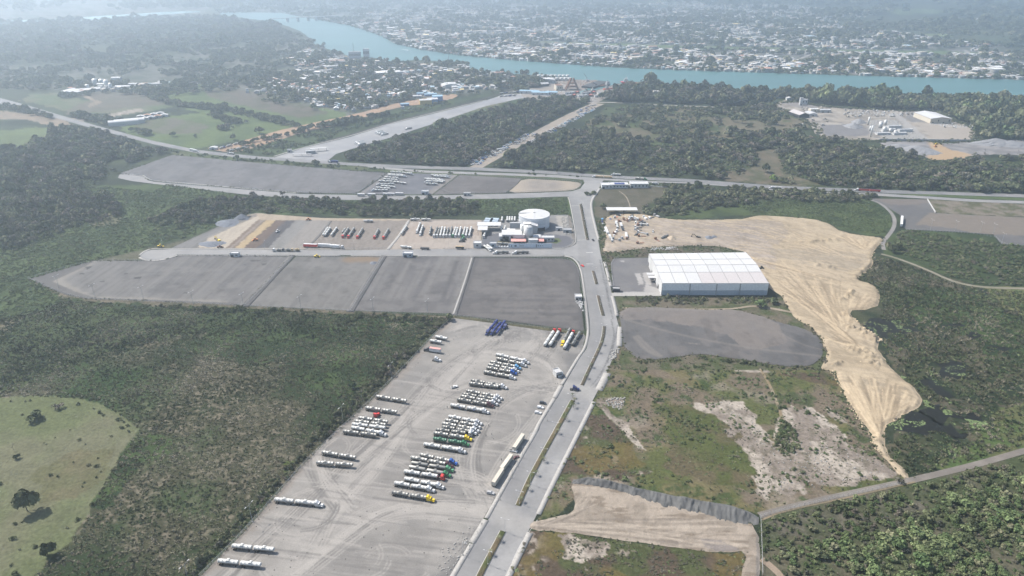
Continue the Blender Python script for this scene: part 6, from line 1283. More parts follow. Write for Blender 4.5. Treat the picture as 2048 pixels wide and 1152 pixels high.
box_trailer((676, 322.5), (655, 321.5), 'navy_paint', 'navy_paint', 'dark blue box truck on the highway by the fuel station', cab=W_, cabkind='flat', group=GH_); box_trailer((1224, 353), (1182, 351), 'tan_paint', 'tan_paint', 'tan double grain truck on the highway above the junction', cab=W_, H=3.2, n=2, group=GH_)
T((1241.8, 349), (1220, 347.5), W_, 'white_tank', 'white tank truck on the far lane above the roadside offices', n=1, group=GH_); T((1270.8, 355.3), (1297, 358), 'green_paint', 'steel_tank', 'open loaded truck with green cab on the highway', n=1, group=GH_); T((1563, 375), (1536, 374), W_, 'white_tank', 'white tank truck on the highway passing the lime green tree', n=1, group=GH_)
box_trailer((1761, 380), (1708, 377), 'maroon_paint', 'red_paint', 'long red double truck with white cab on the highway', cab=W_, H=3.3, n=2, group=GH_)
# blue marks on the lone white tanker and the round blue mark on the white trailer
for x in (6.6, 17.2): put(dtr, 'blue_mark', B().prof([(x, 1.7), (x + 1.7, 1.7), (x + 1.5, 2.3), (x + 1.2, 1.95), (x + .9, 2.4), (x + .3, 2.2)], -1.33, -1.21).mesh('blue_mark', 'blue_paint'))
# --- machines
EXC = None
def excavator(c, deg, col, label):
    p = P(*c, 1); o = empty('excavator', (p.x, p.y, .15), radians(deg), label, 'excavator')
    for s in (-1, 1): put(o, 'track', B().prof([(-2.0, .1), (2.0, .1), (2.3, .45), (2.0, .85), (-2.0, .85), (-2.3, .45)], s * 1.2 - .3, s * 1.2 + .3).mesh('track', 'chassis_black'))
    put(o, 'house', B().box(-2.6, 1.4, -1.4, 1.4, 1.0, 2.1, 0, .15, .1).mesh('house', col)); put(o, 'cab', B().box(.2, 1.6, .3, 1.4, 1.0, 3.0, 0, tx=.15, ty=.1).mesh('cab', 'dark_glass'))
    put(o, 'boom', B().prof([(1.2, 1.6), (1.5, 1.4), (4.2, 4.6), (6.6, 4.5), (6.5, 4.0), (4.4, 4.0), (2.0, 1.2)], -.3, .3).mesh('boom', col)); put(o, 'arm', B().prof([(6.2, 4.9), (6.8, 4.6), (7.6, 1.8), (7.2, 1.7)], -.22, .22).mesh('arm', col)); put(o, 'bucket', B().prof([(6.6, 1.9), (7.7, 1.9), (7.7, .8), (7.0, .4), (6.4, 1.0)], -.6, .6).mesh('bucket', 'chassis_black')); return o
def loader(c, deg, col, label, roller=False, name='wheel_loader', cat='loader'):
    p = P(*c, 1); o = empty(name, (p.x, p.y, .3), radians(deg), label, cat)
    put(o, 'body', B().prof([(-3.0, .8), (1.0, .8), (1.2, 1.7), (-.6, 1.9), (-3.0, 1.8)], -.9, .9).mesh('body', col)); put(o, 'cab', B().box(-.8, .7, -.8, .8, 1.8, 3.1, 0, tx=.15, ty=.1).mesh('cab', 'dark_glass')); put(o, 'cab_roof', B().box(-.8, .7, -.8, .8, 3.1, 3.2).mesh('cab_roof', col))
    if roller: put(o, 'drum', B().tube((2.0, -1.05, .75), (2.0, 1.05, .75), .75, n=12).mesh('drum', 'grey_metal')); xs = (-2.0,)
    else: put(o, 'bucket', B().prof([(2.4, .2), (3.6, .15), (3.4, .5), (2.7, 1.2), (2.4, 1.2)], -1.3, 1.3).box(1.0, 2.5, -.8, -.5, .7, 1.1).box(1.0, 2.5, .5, .8, .7, 1.1).mesh('bucket', col)); xs = (-2.0, 1.3)
    for x in xs:
        for s in (-1, 1): q = put(o, 'wheel', WH, (x, s * 1.1, .75), pi / 2); q.scale = (1.4, 1.45, 1.45)
    return o
excavator((437, 481), 140, 'yellow_paint', 'yellow excavator on the black gravel of the construction lot'); excavator((1396, 475), 160, 'chassis_black', 'dark excavator beside the blue grey piles on the sand')
loader((510, 480), 200, 'orange_paint', 'orange machine grading the brown strip of the construction lot'); loader((555.5, 463), 70, W_, 'small white roller on the black strip of the construction lot', True, 'road_roller', 'roller'); loader((321, 492.5), 10, 'yellow_paint', 'machine parked at the tip of the side road turning circle')
loader((617, 439), 170, 'orange_paint', 'grader at the back edge of the construction lot'); loader((1523, 536.5), 20, 'chassis_black', 'dark bulldozer at the edge of the sand near the warehouse', name='bulldozer', cat='bulldozer'); loader((440, 494), 10, 'rust', 'low brown machine at the front of the construction lot'); loader((1306, 464), 80, W_, 'small white loader in the scrapyard lane')
loader((634, 513), 5, 'yellow_paint', 'machine parked beside the side road fence'); loader((1873, 288), 20, 'yellow_paint', 'yellow loader on the orange dirt below the quarry'); loader((1871, 293), 30, 'orange_paint', 'second loader on the orange dirt below the quarry')
for i, x in enumerate((549, 568, 586)):
    T((x + 13, 499), (x, 499), (W_, 'dark_paint', 'tan_paint')[i], ('steel_tank', 'dull_steel', 'tan_paint')[i], 'small tipper truck waiting on the side road, %s from the left' % ordn[i], n=1, group='tippers on the side road', cabkind='flat', detail=False)
# --- scrapyard by the boulevard
def C6(x, y): return (1190 + x / 6.778, 340 + y / 6.778)
rs = random.Random(21)
junk = [((255, 620), 80, 'rust', 'pickup', 'rusty pickup under the left end of the open shed'), ((300, 640), 70, 'red_paint', 'car', 'red wreck beside the open shed'), ((345, 612), 80, 'grey_metal', 'suv', 'grey car under the middle of the open shed'), ((385, 610), 95, 'rust', 'car', 'brown car under the open shed'), ((410, 632), 75, W_, 'car', 'white car in front of the open shed'), ((460, 640), 60, 'grey_metal', 'pickup', 'grey pickup at the right end of the open shed'),
        ((210, 665), 100, 'blue_paint', 'pickup', 'bright blue pickup in the scrapyard'), ((232, 690), 100, 'tan_paint', 'car', 'tan car below the blue pickup'), ((270, 655), 75, 'maroon_paint', 'car', 'maroon car left of the white van'), ((330, 680), 50, 'orange_paint', 'car', 'orange wreck among the trucks'), ((100, 665), 100, 'sky_blue_paint', 'suv', 'pale blue car by the fence, upper one'), ((98, 700), 95, 'navy_paint', 'suv', 'navy car by the fence'), ((105, 730), 95, 'grey_metal', 'suv', 'grey car by the fence'), ((130, 830), 80, W_, 'suv', 'white van by the fence above two trucks'), ((255, 885), 95, W_, 'suv', 'white car right of the lower white trucks')]
for c, dg, col, kd, lab in junk: car(C6(*c), dg, col, kd, lab, 'cars in the roadside scrapyard')
def rigid(c0, c1, cab, body, label, kind='box', group='trucks in the roadside scrapyard', H=3.2):
    if kind == 'box': return box_trailer(C6(*c0), C6(*c1), body, body, label, cab=cab, cabkind='flat', H=H, group=group, name='old_truck', cat='truck')
    return tanker(C6(*c0), C6(*c1), cab, body, label, 'flat', 1, group, zref=2.0)
rigid((140, 770), (175, 850), None, W_, 'white box trailer standing along the scrapyard fence'); rigid((290, 690), (285, 735), W_, W_, 'white box van in the left scrapyard column'); rigid((300, 735), (305, 790), W_, 'white_tank', 'white mixer tank truck in the left scrapyard column', 'tank'); rigid((350, 715), (365, 770), W_, W_, 'white truck right of the mixer'); rigid((370, 760), (385, 810), 'dark_paint', 'chassis_black', 'dark flatbed truck below the white truck', H=1.5)
rigid((420, 845), (435, 930), 'rust', W_, 'white box truck with raised body in the scrapyard middle'); rigid((195, 870), (215, 925), W_, W_, 'white truck at the lower left of the scrapyard'); rigid((222, 925), (235, 975), W_, 'white_tank', 'grey white truck lowest at the scrapyard fence', 'tank')
rows_ = [((655, 668), (500, 655), W_, 'dark_paint', 'flatbed truck with white cab, first of the right scrapyard stack', 1.4), ((590, 650), (530, 640), W_, W_, 'small white truck at the top of the right stack', 2.6), ((690, 700), (520, 700), W_, 'dark_paint', 'dark tipper with white cab, second of the stack', 2.6), ((690, 740), (560, 730), None, 'white_paint', 'long white tank trailer in the scrapyard stack', 0), ((640, 765), (530, 755), W_, 'chassis_black', 'flatbed with white cab, fourth of the stack', 1.4), ((640, 800), (540, 790), W_, 'chassis_black', 'flatbed with white cab, fifth of the stack', 1.4), ((705, 845), (550, 820), W_, 'grey_metal', 'white chassis truck, sixth of the stack', 1.6), ((690, 880), (575, 880), 'rust', 'rust', 'rusty wrecked chassis in the right stack', 1.4), ((665, 965), (580, 975), 'rust', 'rust', 'rusty wreck lowest of the right stack', 1.4),
         ((700, 650), (665, 625), W_, W_, 'white truck left of the top right group', 2.6), ((800, 620), (735, 640), W_, 'chassis_black', 'white flatbed in the top right group', 1.5), ((870, 620), (815, 600), 'grey_metal', 'grey_metal', 'grey truck at the far right of the top group', 2.4)]
for a, b, cb, bd, lab, H in rows_: rigid(a, b, cb, bd if H else 'white_tank', lab, 'box' if H else 'tank', H=H or 3)
tanker(C6(990, 885), C6(895, 925), None, D_, 'rusty grey tank trailer lying beside the sand pile', n=1, zref=2.0); rigid((880, 950), (800, 905), 'rust', 'rust', 'rusty flatbed wreck left of the tank trailer', H=1.3)
for i in range(30):
    lab_c, nm_c = ((W_, 'white'), ('rust', 'rusty'), ('grey_metal', 'grey'), ('dark_paint', 'dark'))[i % 4]; c0 = (rs.uniform(210, 690), rs.uniform(615, 960))
    if 400 < c0[0] < 500 and c0[1] > 700: continue
    tractor(C6(*c0), rs.uniform(0, 6), lab_c, '%s worn out truck standing in the roadside scrapyard' % nm_c, 'long' if i % 2 else 'flat', '%s worn out trucks in the scrapyard' % nm_c)
# --- the lane of wrecked cars
WRK = {c: B().prof([(-2.1, .35), (2.1, .35), (2.1, .8), (1.1, .95), (-1.6, .98), (-2.1, .9)], -.85, .85).box(-1.4, .9, -.78, .78, .94, 1.4, 1, ty=.14, tf=(.6, .5)).box(-1.0, .4, -.66, .66, 1.4, 1.42, 0).mesh('wrecked_car', [c, 'dark_glass']) for c in (W_, 'dull_steel', 'maroon_paint', 'blue_paint', 'rust', 'sky_blue_paint', 'beige_roof')}
def wreck_row(line, n, spread, side):
    L = smooth_line(polyw(line)); s = np.r_[0, np.cumsum(np.hypot(*np.diff(L, axis=0).T))]
    for i in range(n):
        q = (i + rs.uniform(.1, .9)) / n * s[-1]; x, y = np.interp(q, s, L[:, 0]), np.interp(q, s, L[:, 1]); k = min(int(np.searchsorted(s, q)), len(L) - 1); d = L[k] - L[k - 1]; a = atan2(d[1], d[0])
        c = rs.choice([W_] * 10 + ['dull_steel'] * 4 + ['maroon_paint', 'blue_paint', 'rust', 'rust', 'sky_blue_paint', 'beige_roof', 'beige_roof']); off = rs.uniform(-spread, spread)
        o = link('wrecked_car', WRK[c]); o.location = (x - sin(a) * off, y + cos(a) * off, .15); o.rotation_euler = (0, 0, a + pi / 2 + rs.gauss(0, .25)); o.scale = (1.3, 1.3, 1.3)
        nm = {W_: 'white', 'dull_steel': 'silver', 'maroon_paint': 'dark red', 'blue_paint': 'blue', 'rust': 'rusty brown', 'sky_blue_paint': 'pale blue', 'beige_roof': 'cream'}[c]
        tag(o, '%s wrecked car in the row on the %s side of the dirt lane' % (nm, side), 'car', '%s wrecked cars on the %s side of the lane' % (nm, side))
wreck_row('942 330, 958 321, 975 312, 990 304, 1008 297', 92, 11, 'left'); wreck_row('1008 297, 1030 286, 1052 274, 1063 268', 62, 9, 'left'); wreck_row('1088 272, 1110 259, 1130 249, 1150 238, 1175 224, 1190 216', 110, 7, 'right'); wreck_row('1058 287, 1075 279', 10, 5, 'right'); wreck_row('1152 227, 1170 217, 1190 209', 26, 4, 'left')
box_trailer((994, 298), (1010, 296), W_, W_, 'white box trailer among the wrecked cars', H=3.4)
# --- people in the yard
def person(c, label, rz):
    p = P(*c, .9); me = bpy.data.meshes.new('person')
    J = [(0, 0, .95), (0, 0, 1.2), (0, 0, 1.42), (0, 0, 1.55), (0, .02, 1.68), (-.1, 0, .9), (-.12, .06, .5), (-.13, .0, .08), (-.13, .14, .04), (.1, 0, .9), (.12, -.08, .5), (.13, -.18, .08), (.13, -.04, .04), (-.2, 0, 1.38), (-.27, .02, 1.1), (-.24, .14, .86), (.2, 0, 1.38), (.27, -.02, 1.1), (.25, .06, .86)]
    E_ = [(0, 1), (1, 2), (2, 3), (3, 4), (0, 5), (5, 6), (6, 7), (7, 8), (0, 9), (9, 10), (10, 11), (11, 12), (2, 13), (13, 14), (14, 15), (2, 16), (16, 17), (17, 18)]
    R_ = [.15, .15, .16, .07, .11, .11, .08, .06, .05, .11, .08, .06, .05, .08, .06, .045, .08, .06, .045]
    me.from_pydata(J, E_, []); o = bpy.data.objects.new('person', me); COL.objects.link(o); o.location = (p.x, p.y, .1); o.rotation_euler = (0, 0, rz)
    o.modifiers.new('skin', 'SKIN'); o.modifiers.new('smooth', 'SUBSURF').levels = 1
    for v, r in zip(me.skin_vertices[0].data, R_): v.radius = (r, r)
    me.skin_vertices[0].data[0].use_root = True; me.materials.append(M['cloth_dark']); tag(o, label, 'person')
for c, l, r in (((972, 871), 'person in dark clothes walking, left of the two below the cluster', .5), ((983.5, 868), 'person in dark clothes walking, right of the two below the cluster', 2), ((977, 850.5), 'person bending down right of the middle cluster', 1), ((894.5, 814.5), 'person in dark clothes behind the tail of the blue marked tanker', 4), ((1003, 919), 'person in dark clothes standing left of the middle box trailer', 3)): person(c, l, r)
# ------------------------------------------------------------------ buildings
def hgt(x, yb, yt):                                    # height of something whose foot is at photo row yb and top at row yt
    g = P(x, yb); v = (yt - 576.0) / F; dy, dz = CP - v * SP, -SP - v * CP; return CAM_H + g.y * dz / dy
pm('wall_white', (.47, .47, .46), .7); pm('wall_grey', (.36, .36, .36), .8); pm('wall_cream', (.52, .47, .38), .8); pm('roof_white', (.44, .44, .435), .7, rnd=.05, spec=.2); pm('roof_grey', (.38, .38, .38), .7); pm('roof_rust', (.30, .17, .11), .8); pm('roof_blue', (.22, .34, .42), .6); pm('roof_red', (.50, .14, .12), .7); pm('wall_blue', (.10, .20, .40), .6); pm('wall_yellow', (.55, .38, .12), .7); pm('seam', (.22, .22, .22), .8, rnd=0); pm('lower_cladding', (.38, .42, .46), .6, rnd=.03); pm('warm_roof', (.385, .36, .352), .7, rnd=.02, spec=.2)
pm('black_gap', (.03, .03, .035), .9); pm('silo_steel', (.50, .50, .48), .5, .2); pm('blue_container', (.30, .36, .42), .6)
pm('front_white', (.78, .78, .77), .6, rnd=.02)
def warehouse():
    FL, FR = P(1322, 590.5), P(1534, 590.5); H = hgt(1322, 590.5, 566.5); BL_, BR_ = P(1297.5, 507, H), P(1492, 504.5, H); BL_.z = BR_.z = 0
    o = empty('warehouse', FL, 0, 'huge white roofed warehouse beside the sand fill', 'warehouse'); o0 = FL
    def q(u, v, z): a = FL.lerp(FR, u); b = BL_.lerp(BR_, u); p = a.lerp(b, v); return Vector((p.x - o0.x, p.y - o0.y, z))
    def quad(name, pts, m, th=.12):
        n = (pts[1] - pts[0]).cross(pts[3] - pts[0]).normalized(); v = [p for p in pts] + [p - n * th for p in pts]; f = [(0, 1, 2, 3), (7, 6, 5, 4), (0, 4, 5, 1), (1, 5, 6, 2), (2, 6, 7, 3), (3, 7, 4, 0)]
        return link(name, meshdata(name, v, f, M[m]), o)
    rows = [0, .30, .5, .72, 1.0]; rh = [0, 2.2 * .62, 2.6, 2.6 * .6, 0]; nc = 8
    for j in range(4):
        for i in range(nc):
            g = .0028; z0, z1 = H + rh[j], H + rh[j + 1]
            quad('roof_panel', [q(i / nc + g, rows[j] + .006, z0 + .05), q((i + 1) / nc - g, rows[j] + .006, z0 + .05), q((i + 1) / nc - g, rows[j + 1] - .006, z1 + .05), q(i / nc + g, rows[j + 1] - .006, z1 + .05)], 'warm_roof' if j == 0 and i > 2 else 'roof_white')
    for j in range(4): quad('roof_underlay', [q(0, rows[j], H + rh[j] - .14), q(1, rows[j], H + rh[j] - .14), q(1, rows[j + 1], H + rh[j + 1] - .14), q(0, rows[j + 1], H + rh[j + 1] - .14)], 'seam', .1)
    xs = [0, .265, .515, .735, 1.0]
    for i in range(4):
        a, b = xs[i] + .003, xs[i + 1] - .003
        quad('wall_panel', [q(a, 0, H * .40), q(b, 0, H * .40), q(b, 0, H - .25), q(a, 0, H - .25)], 'front_white'); quad('lower_wall_panel', [q(a, -.002, .1), q(b, -.002, .1), q(b, -.002, H * .39), q(a, -.002, H * .39)], 'lower_cladding')
    for u in xs[1:4]: p = q(u, -.004, 0); link('downpipe', B().box(p.x - .25, p.x + .25, p.y - .5, p.y, 0, H - .2).mesh('downpipe', 'wall_grey'), o)
    for i in range(14):
        a, b = i / 14, (i + 1) / 14; zz = lambda v: H + np.interp(v, rows, rh) - .3
        quad('side_wall_panel', [q(0, b - .001, .1), q(0, a + .001, .1), q(0, a + .001, zz(a)), q(0, b - .001, zz(b))], 'wall_white')
    quad('side_wall', [q(1, 0, .1), q(1, 1, .1), q(1, 1, H), q(1, 0, H)], 'wall_white'); quad('back_wall', [q(1, 1, .1), q(0, 1, .1), q(0, 1, H), q(1, 1, H)], 'wall_white')
    for v, w_ in ((.18, .05), (.40, .03), (.48, .03), (.56, .03), (.66, .03), (.93, .04)):
        quad('dock_door', [q(-.003, v + w_, .2), q(-.003, v, .2), q(-.003, v, 4.2), q(-.003, v + w_, 4.2)], 'black_gap')
    for v in (.40, .50): a = q(-.02, v, 0); link('dock_canopy', B().box(a.x - 5, a.x + 2, a.y, a.y + 5.5, 4.4, 4.8).mesh('dock_canopy', 'roof_grey'), o)
    quad('gutter', [q(-.002, -.004, H - .1), q(1.002, -.004, H - .1), q(1.002, -.004, H + .2), q(-.002, -.004, H + .2)], 'roof_white', .3)
warehouse()
def building(c, w, d, h, deg, label, wall='wall_white', roof='roof_white', cat='building', name='building', kind='flat', doors=1, windows=3, group=None, z=0.1, posts=False, rh=1.6):
    """box building; c = photo point of the middle of the front foot; front faces local -y"""
    p = P(*c); o = empty(name, (p.x, p.y, z), radians(deg), label, cat, group)
    if posts:
        for x in (-w / 2 + .4, 0, w / 2 - .4):
            for y in (.4, d - .4): put(o, 'post', B().box(x - .15, x + .15, y - .15, y + .15, 0, h).mesh('post', 'grey_metal'))
    else: put(o, 'wall', B().box(-w / 2, w / 2, 0, d, 0, h).mesh('wall', wall))
    if kind == 'flat':
        put(o, 'roof', B().box(-w / 2 - .2, w / 2 + .2, -.2, d + .2, h + .01, h + .3).mesh('roof', roof))
        if not posts: put(o, 'parapet', B().box(-w / 2 - .2, w / 2 + .2, -.2, .05, h + .3, h + .9).box(-w / 2 - .2, w / 2 + .2, d - .05, d + .2, h + .3, h + .9).box(-w / 2 - .2, -w / 2, .05, d - .05, h + .3, h + .9).box(w / 2, w / 2 + .2, .05, d - .05, h + .3, h + .9).mesh('parapet', wall))
    elif kind == 'gable': put(o, 'roof', B().prof([(-w / 2 - .5, h), (0, h + rh), (w / 2 + .5, h), (w / 2 + .5, h + .2), (0, h + rh + .22), (-w / 2 - .5, h + .2)], -.5, d + .5).mesh('roof', roof)); put(o, 'gable_wall', B().prof([(-w / 2, h - .02), (w / 2, h - .02), (0, h + rh - .02)], .02, d - .02).mesh('gable_wall', wall if not posts else 'black_gap'))
    elif kind == 'ridge': put(o, 'roof', B().box(-w / 2 - .5, w / 2 + .5, -.5, d + .5, h + .02, h + rh, 0, 0, d * .48).mesh('roof', roof))
    elif kind == 'barrel':
        pr = [(cos(pi * t / 10) * (w / 2 + .3), h + sin(pi * t / 10) * rh) for t in range(11)]; put(o, 'roof', B().prof(pr[::-1], -.3, d + .3).mesh('roof', roof))
    if not posts:
        n = doors + windows
        for i in range(n):
            x = -w / 2 + (i + .5) * w / n; dr = i % max(1, n // max(1, doors)) == 0 and i // max(1, n // max(1, doors)) < doors
            if dr: put(o, 'door', B().box(x - min(1.5, w / n * .35), x + min(1.5, w / n * .35), -.05, .02, .05, min(h * .7, 2.6)).mesh('door', 'black_gap'))
            else: put(o, 'window', B().box(x - min(1.1, w / n * .35), x + min(1.1, w / n * .35), -.05, .02, h * .4, h * .75).mesh('window', 'dark_glass'))
    return o
def vtank(c, r, h, label, m='white_tank', group=None, cone=.12, name='storage_tank', cat='tank', stairs=True, z=.1):
    p = P(*c); o = empty(name, (p.x, p.y, z), 0, label, cat, group); n = 40 if r > 8 else 14
    put(o, 'shell', B().lathe([(0, r), (h, r)], 'z', n=n).mesh('shell', m, r <= 8)); put(o, 'roof', B().lathe([(h + .01, r * 1.01), (h + .25, r * 1.01), (h + r * cone, .1)], 'z', n=n).mesh('roof', 'roof_white' if m == 'white_tank' or r > 8 else m)); return o
# big storage tank beside the junction
tk = P(1068.5, 459); Hh = 14.5; pc = P(1068.5, 428, Hh); R_ = 18.3
o = empty('storage_tank', (pc.x, pc.y, .1), 0, 'huge white cylindrical storage tank beside the plant', 'tank')
for i in range(5):
    z0, z1 = Hh * i / 5, Hh * (i + 1) / 5 - .06; put(o, 'shell_ring', B().lathe([(z0, R_), (z1, R_), (z1, R_ - .1), (z1 + .06, R_ - .1)], 'z', n=56).mesh('shell_ring', 'tank_shell' if 'tank_shell' in M else (pm('tank_shell', (.56, .58, .60), .5) or 'tank_shell')))
for i in range(8):
    a0, a1 = 2 * pi * i / 8 + .012, 2 * pi * (i + 1) / 8 - .012; v = [(0, 0, Hh + 1.7)] + [(cos(a0 + (a1 - a0) * t / 6) * (R_ + .3), sin(a0 + (a1 - a0) * t / 6) * (R_ + .3), Hh + .05) for t in range(7)]
    put(o, 'roof_panel', meshdata('roof_panel', v, [(0, t + 1, t + 2) for t in range(6)], M['roof_white']))
put(o, 'walkway', B().box(-R_, -1, .4, 1.4, Hh + .9, Hh + 1.3).box(-1.2, 1.2, -1, 1, Hh + 1.75, Hh + 2.2).mesh('walkway', 'wall_grey'))
put(o, 'stair', B().tube((-R_ * .94, -R_ * .38, Hh), (-R_ * .55, -R_ * .88, .3), .35, n=4).mesh('stair', 'wall_grey'))
def PX(x, y): return (960 + x / 12.047, 420 + y / 12.047)
def px8(x, y): return (940 + x / 8.533, 400 + y / 8.533)
building(px8(1035, 575), 16, 17, 9, 0, 'white gabled process hall in front of the big tank', kind='gable', doors=1, windows=0, rh=2.2)
building(px8(715, 705), 22, 15, 8, 0, 'long white vertical clad plant hall left of the silos', 'wall_white', doors=0, windows=5, kind='ridge', rh=.8); building(px8(585, 705), 11, 9, 6, 0, 'white shed with dark open front at the left end of the plant', windows=0, doors=2, kind='ridge', rh=.6); building(px8(840, 710), 12, 9, 7, 0, 'small white flat roofed block right of the plant hall', windows=0, doors=0)
building(px8(770, 570), 12, 4, 6, 0, 'row of roof top coolers on the plant hall', 'wall_grey', 'roof_white', windows=0, doors=0, cat='cooler', name='cooler_block', z=6); building(px8(1140, 705), 8, 8, 5, 0, 'white kiosk with dark opening right of the silos', windows=0, doors=1, kind='ridge', rh=.5); building(px8(1285, 712), 20, 7, 4.2, 0, 'low white office with red edged roof at the plant turning loop', windows=3, doors=2); building(px8(1200, 500), 11, 8, 9, 0, 'blue grey box building right of the big tank', 'lower_cladding', windows=0, doors=0, z=2.5); building(px8(1200, 526), 10.5, 6, 2.5, 0, 'dark plinth under the blue grey box', 'black_gap', 'black_gap', windows=0, doors=0, cat='plinth', name='plinth')
building(px8(325, 530), 27, 12, 6.5, 0, 'white loading canopy on posts left in the plant', posts=True, cat='canopy', name='canopy'); building(px8(215, 600), 11, 13, 6, 0, 'small white canopy over the truck loading bay', posts=True, cat='canopy', name='canopy'); building(px8(680, 545), 12, 9, 1.2, 0, 'flat white slab roof beside the coolers', windows=0, doors=0, kind='ridge', rh=.2)
building(px8(1520, 525), 7.5, 4, 3, 0, 'small white tank shed right of the big tank', windows=0, doors=1); building(px8(1660, 560), 10, 5, 3.2, 0, 'pale shed by the plant fence near the boulevard', 'wall_grey', 'roof_grey', windows=0, doors=1); building(px8(125, 820), 8.5, 7, 5, 0, 'white gatehouse with a dark window at the plant entrance', windows=1, doors=0, cat='gatehouse', name='gatehouse'); building(px8(395, 822), 7, 4, 5, 0, 'white pillar block beside the small domes', 'lower_cladding', windows=1, doors=0)
for i, (x, y, r, h) in enumerate(((905, 640, 3.4, 15), (985, 680, 4.6, 16), (1020, 670, 3.2, 14))): vtank(px8(x, y), r, h, ('tall steel silo, left of three in the plant', 'widest tall steel silo in the middle of the plant', 'tall steel silo, right of three in the plant')[i], 'silo_steel', group='plant silos', cone=.4, name='silo', cat='silo')
put(bpy.data.objects['silo'], 'pipe', B().tube((0, 0, 15.5), (9, -2, 16.5), .5, n=6).tube((9, -2, 16.5), (9, -6, 2), .5, n=6).mesh('pipe', 'chassis_black'))
for i, (x, y) in enumerate(((635, 355), (675, 355), (718, 355), (763, 355))): T(px8(x, y), px8(x + 4, y - 65), None, 'white_tank', 'small white tank standing on end row, %s from the left by the big tank' % ordn[i], n=1, group='tanks in the plant yard', detail=False, zref=2)
T(px8(545, 360), px8(552, 285), None, 'white_tank', 'single white tank left of the row of four', n=1, group='tanks in the plant yard', detail=False, zref=2)
for i, x in enumerate((530, 585)): T(px8(x, 510), px8(x + 18, 450), None, 'white_tank', 'white tank trailer, %s of two in the plant middle' % ('left' if i == 0 else 'right'), n=1, group='tanks in the plant yard', detail=False, zref=2)
for j in range(2):
    for i in range(3):
        p = P(*px8(325 + j * 95 - i * 15, 330 + i * 32), 2.6); o = empty('container_tank', (p.x, p.y, .1), radians(-8), 'grey roofed tank container, %s row, %s from the back' % ('right' if j else 'left', ordn[i]), 'container', 'grey tank containers in the plant')
        put(o, 'container_box', B().box(-5, 5, -4.3, 4.3, .2, 2.6).mesh('container_box', 'wall_grey')); put(o, 'container_lid', B().box(-5.1, 5.1, -4.4, 4.4, 2.62, 3.0, 0, .3, .3).mesh('container_lid', 'blue_container'))
# printed perimeter wall of the plant with red roofing behind it
a, b = P(*px8(655, 825)), P(*px8(1400, 822)); L_ = (b - a).length; o = empty('printed_wall', a, atan2((b - a).y, (b - a).x), 'long pale blue hoarding wall with dark emblems at the plant front', 'wall')
for i in range(4): put(o, 'wall_panel', B().box(L_ * i / 4 + .1, L_ * (i + 1) / 4 - .1, -.1, .1, 0, 5.6).mesh('wall_panel', 'printed_pale' if 'printed_pale' in M else (pm('printed_pale', (.52, .58, .64), .7, rnd=.03) or 'printed_pale')))
for x, w_, h_ in ((.012, .02, 1.6), (.06, .025, 1.6), (.14, .05, 1.7), (.27, .012, 1.0), (.295, .012, 1.0), (.32, .012, 1.0), (.345, .012, 1.0), (.63, .018, 3.6), (.67, .022, 1.2), (.72, .03, .7), (.77, .025, .7)): put(o, 'emblem', B().box(L_ * x, L_ * (x + w_), -.16, -.11, 2.9 - h_ / 2, 2.9 + h_ / 2).mesh('emblem', 'dark_paint'))
for i, (x0, x1) in enumerate(((700, 955), (1130, 1265))):
    a = P(*px8(x0, 762)); b = P(*px8(x1, 762)); o = link('red_awning', B().box(0, (b - a).length, 0, 9, 3.6, 3.9, 0).mesh('red_awning', 'faded_red_roof')); o.location = a; tag(o, 'faded red awning roof behind the printed wall, %s' % ('longer left piece' if i == 0 else 'shorter right piece'), 'awning', 'red awnings')
building(px8(1075, 765), 10, 6, 5, 0, 'white cube between the two red awnings', windows=0, doors=0)
for i in range(5): o = link('small_dome', B().lathe([(0, 1.7), (1.4, 1.6), (2.3, 1.0), (2.6, .1)], 'z', n=12).mesh('small_dome', 'roof_white', True)); o.location = P(*px8(455 + i * 48, 818)); tag(o, 'small white dome tank, %s from the left before the printed wall' % ordn[i], 'dome tank', 'dome tanks')
# gatehouses and offices
for c, w_, d_, h_, dg, lab in (((1157, 601), 6, 6, 3.2, 0, 'small white gatehouse on the white stained corner by the boulevard'), ((815.5, 515), 10, 6, 4, 0, 'pale blue gatehouse between the lower gravel lots'), ((469, 514), 9, 5, 3.6, 0, 'white gatehouse on the long lower gravel lot'), ((850, 389.5), 9, 6, 4, 0, 'pale blue gatehouse of the upper asphalt park'), ((934, 392), 9, 4, 3.4, 0, 'small white hut on the verge of the upper side road')):
    building(c, w_, d_, h_, dg, lab, 'lower_cladding' if 'blue' in lab else 'wall_white', windows=1, doors=1, cat='gatehouse', name='gatehouse')
g = building((1118, 755), 4.6, 6, 4.0, 24, 'white gatehouse with open parapet roof in the big yard', 'wall_white', 'roof_grey', windows=2, doors=1, cat='gatehouse', name='gatehouse'); put(g, 'annex', B().box(2.4, 4.0, 1, 4.5, 0, 3).mesh('annex', 'lower_cladding'))
building((1232, 584), 7, 4, 2.8, -5, 'dark open gate shelter at the warehouse drive', 'black_gap', 'roof_grey', windows=0, doors=1, cat='shelter', name='gate_shelter')
building(C6(165, 255), 15, 13, 4.5, 0, 'white flat office, leftmost of the roadside offices', windows=2, doors=1); building(C6(325, 250), 26, 13, 4.6, 0, 'long white office with solar panels on its roof', windows=5, doors=1); put(bpy.data.objects['building.013'] if 'building.013' in bpy.data.objects else g, 'solar_panel', B().box(-6, 8, 3, 9, 5.2, 5.5).mesh('solar_panel', 'navy_tank'))
building(C6(600, 245), 25, 14, 5.2, 0, 'white office with four dark windows, right of the roadside offices', windows=4, doors=1); T(C6(770, 175), C6(860, 180), W_, 'white_tank', 'white tank truck parked right of the roadside offices', n=1, group='trucks', detail=False)
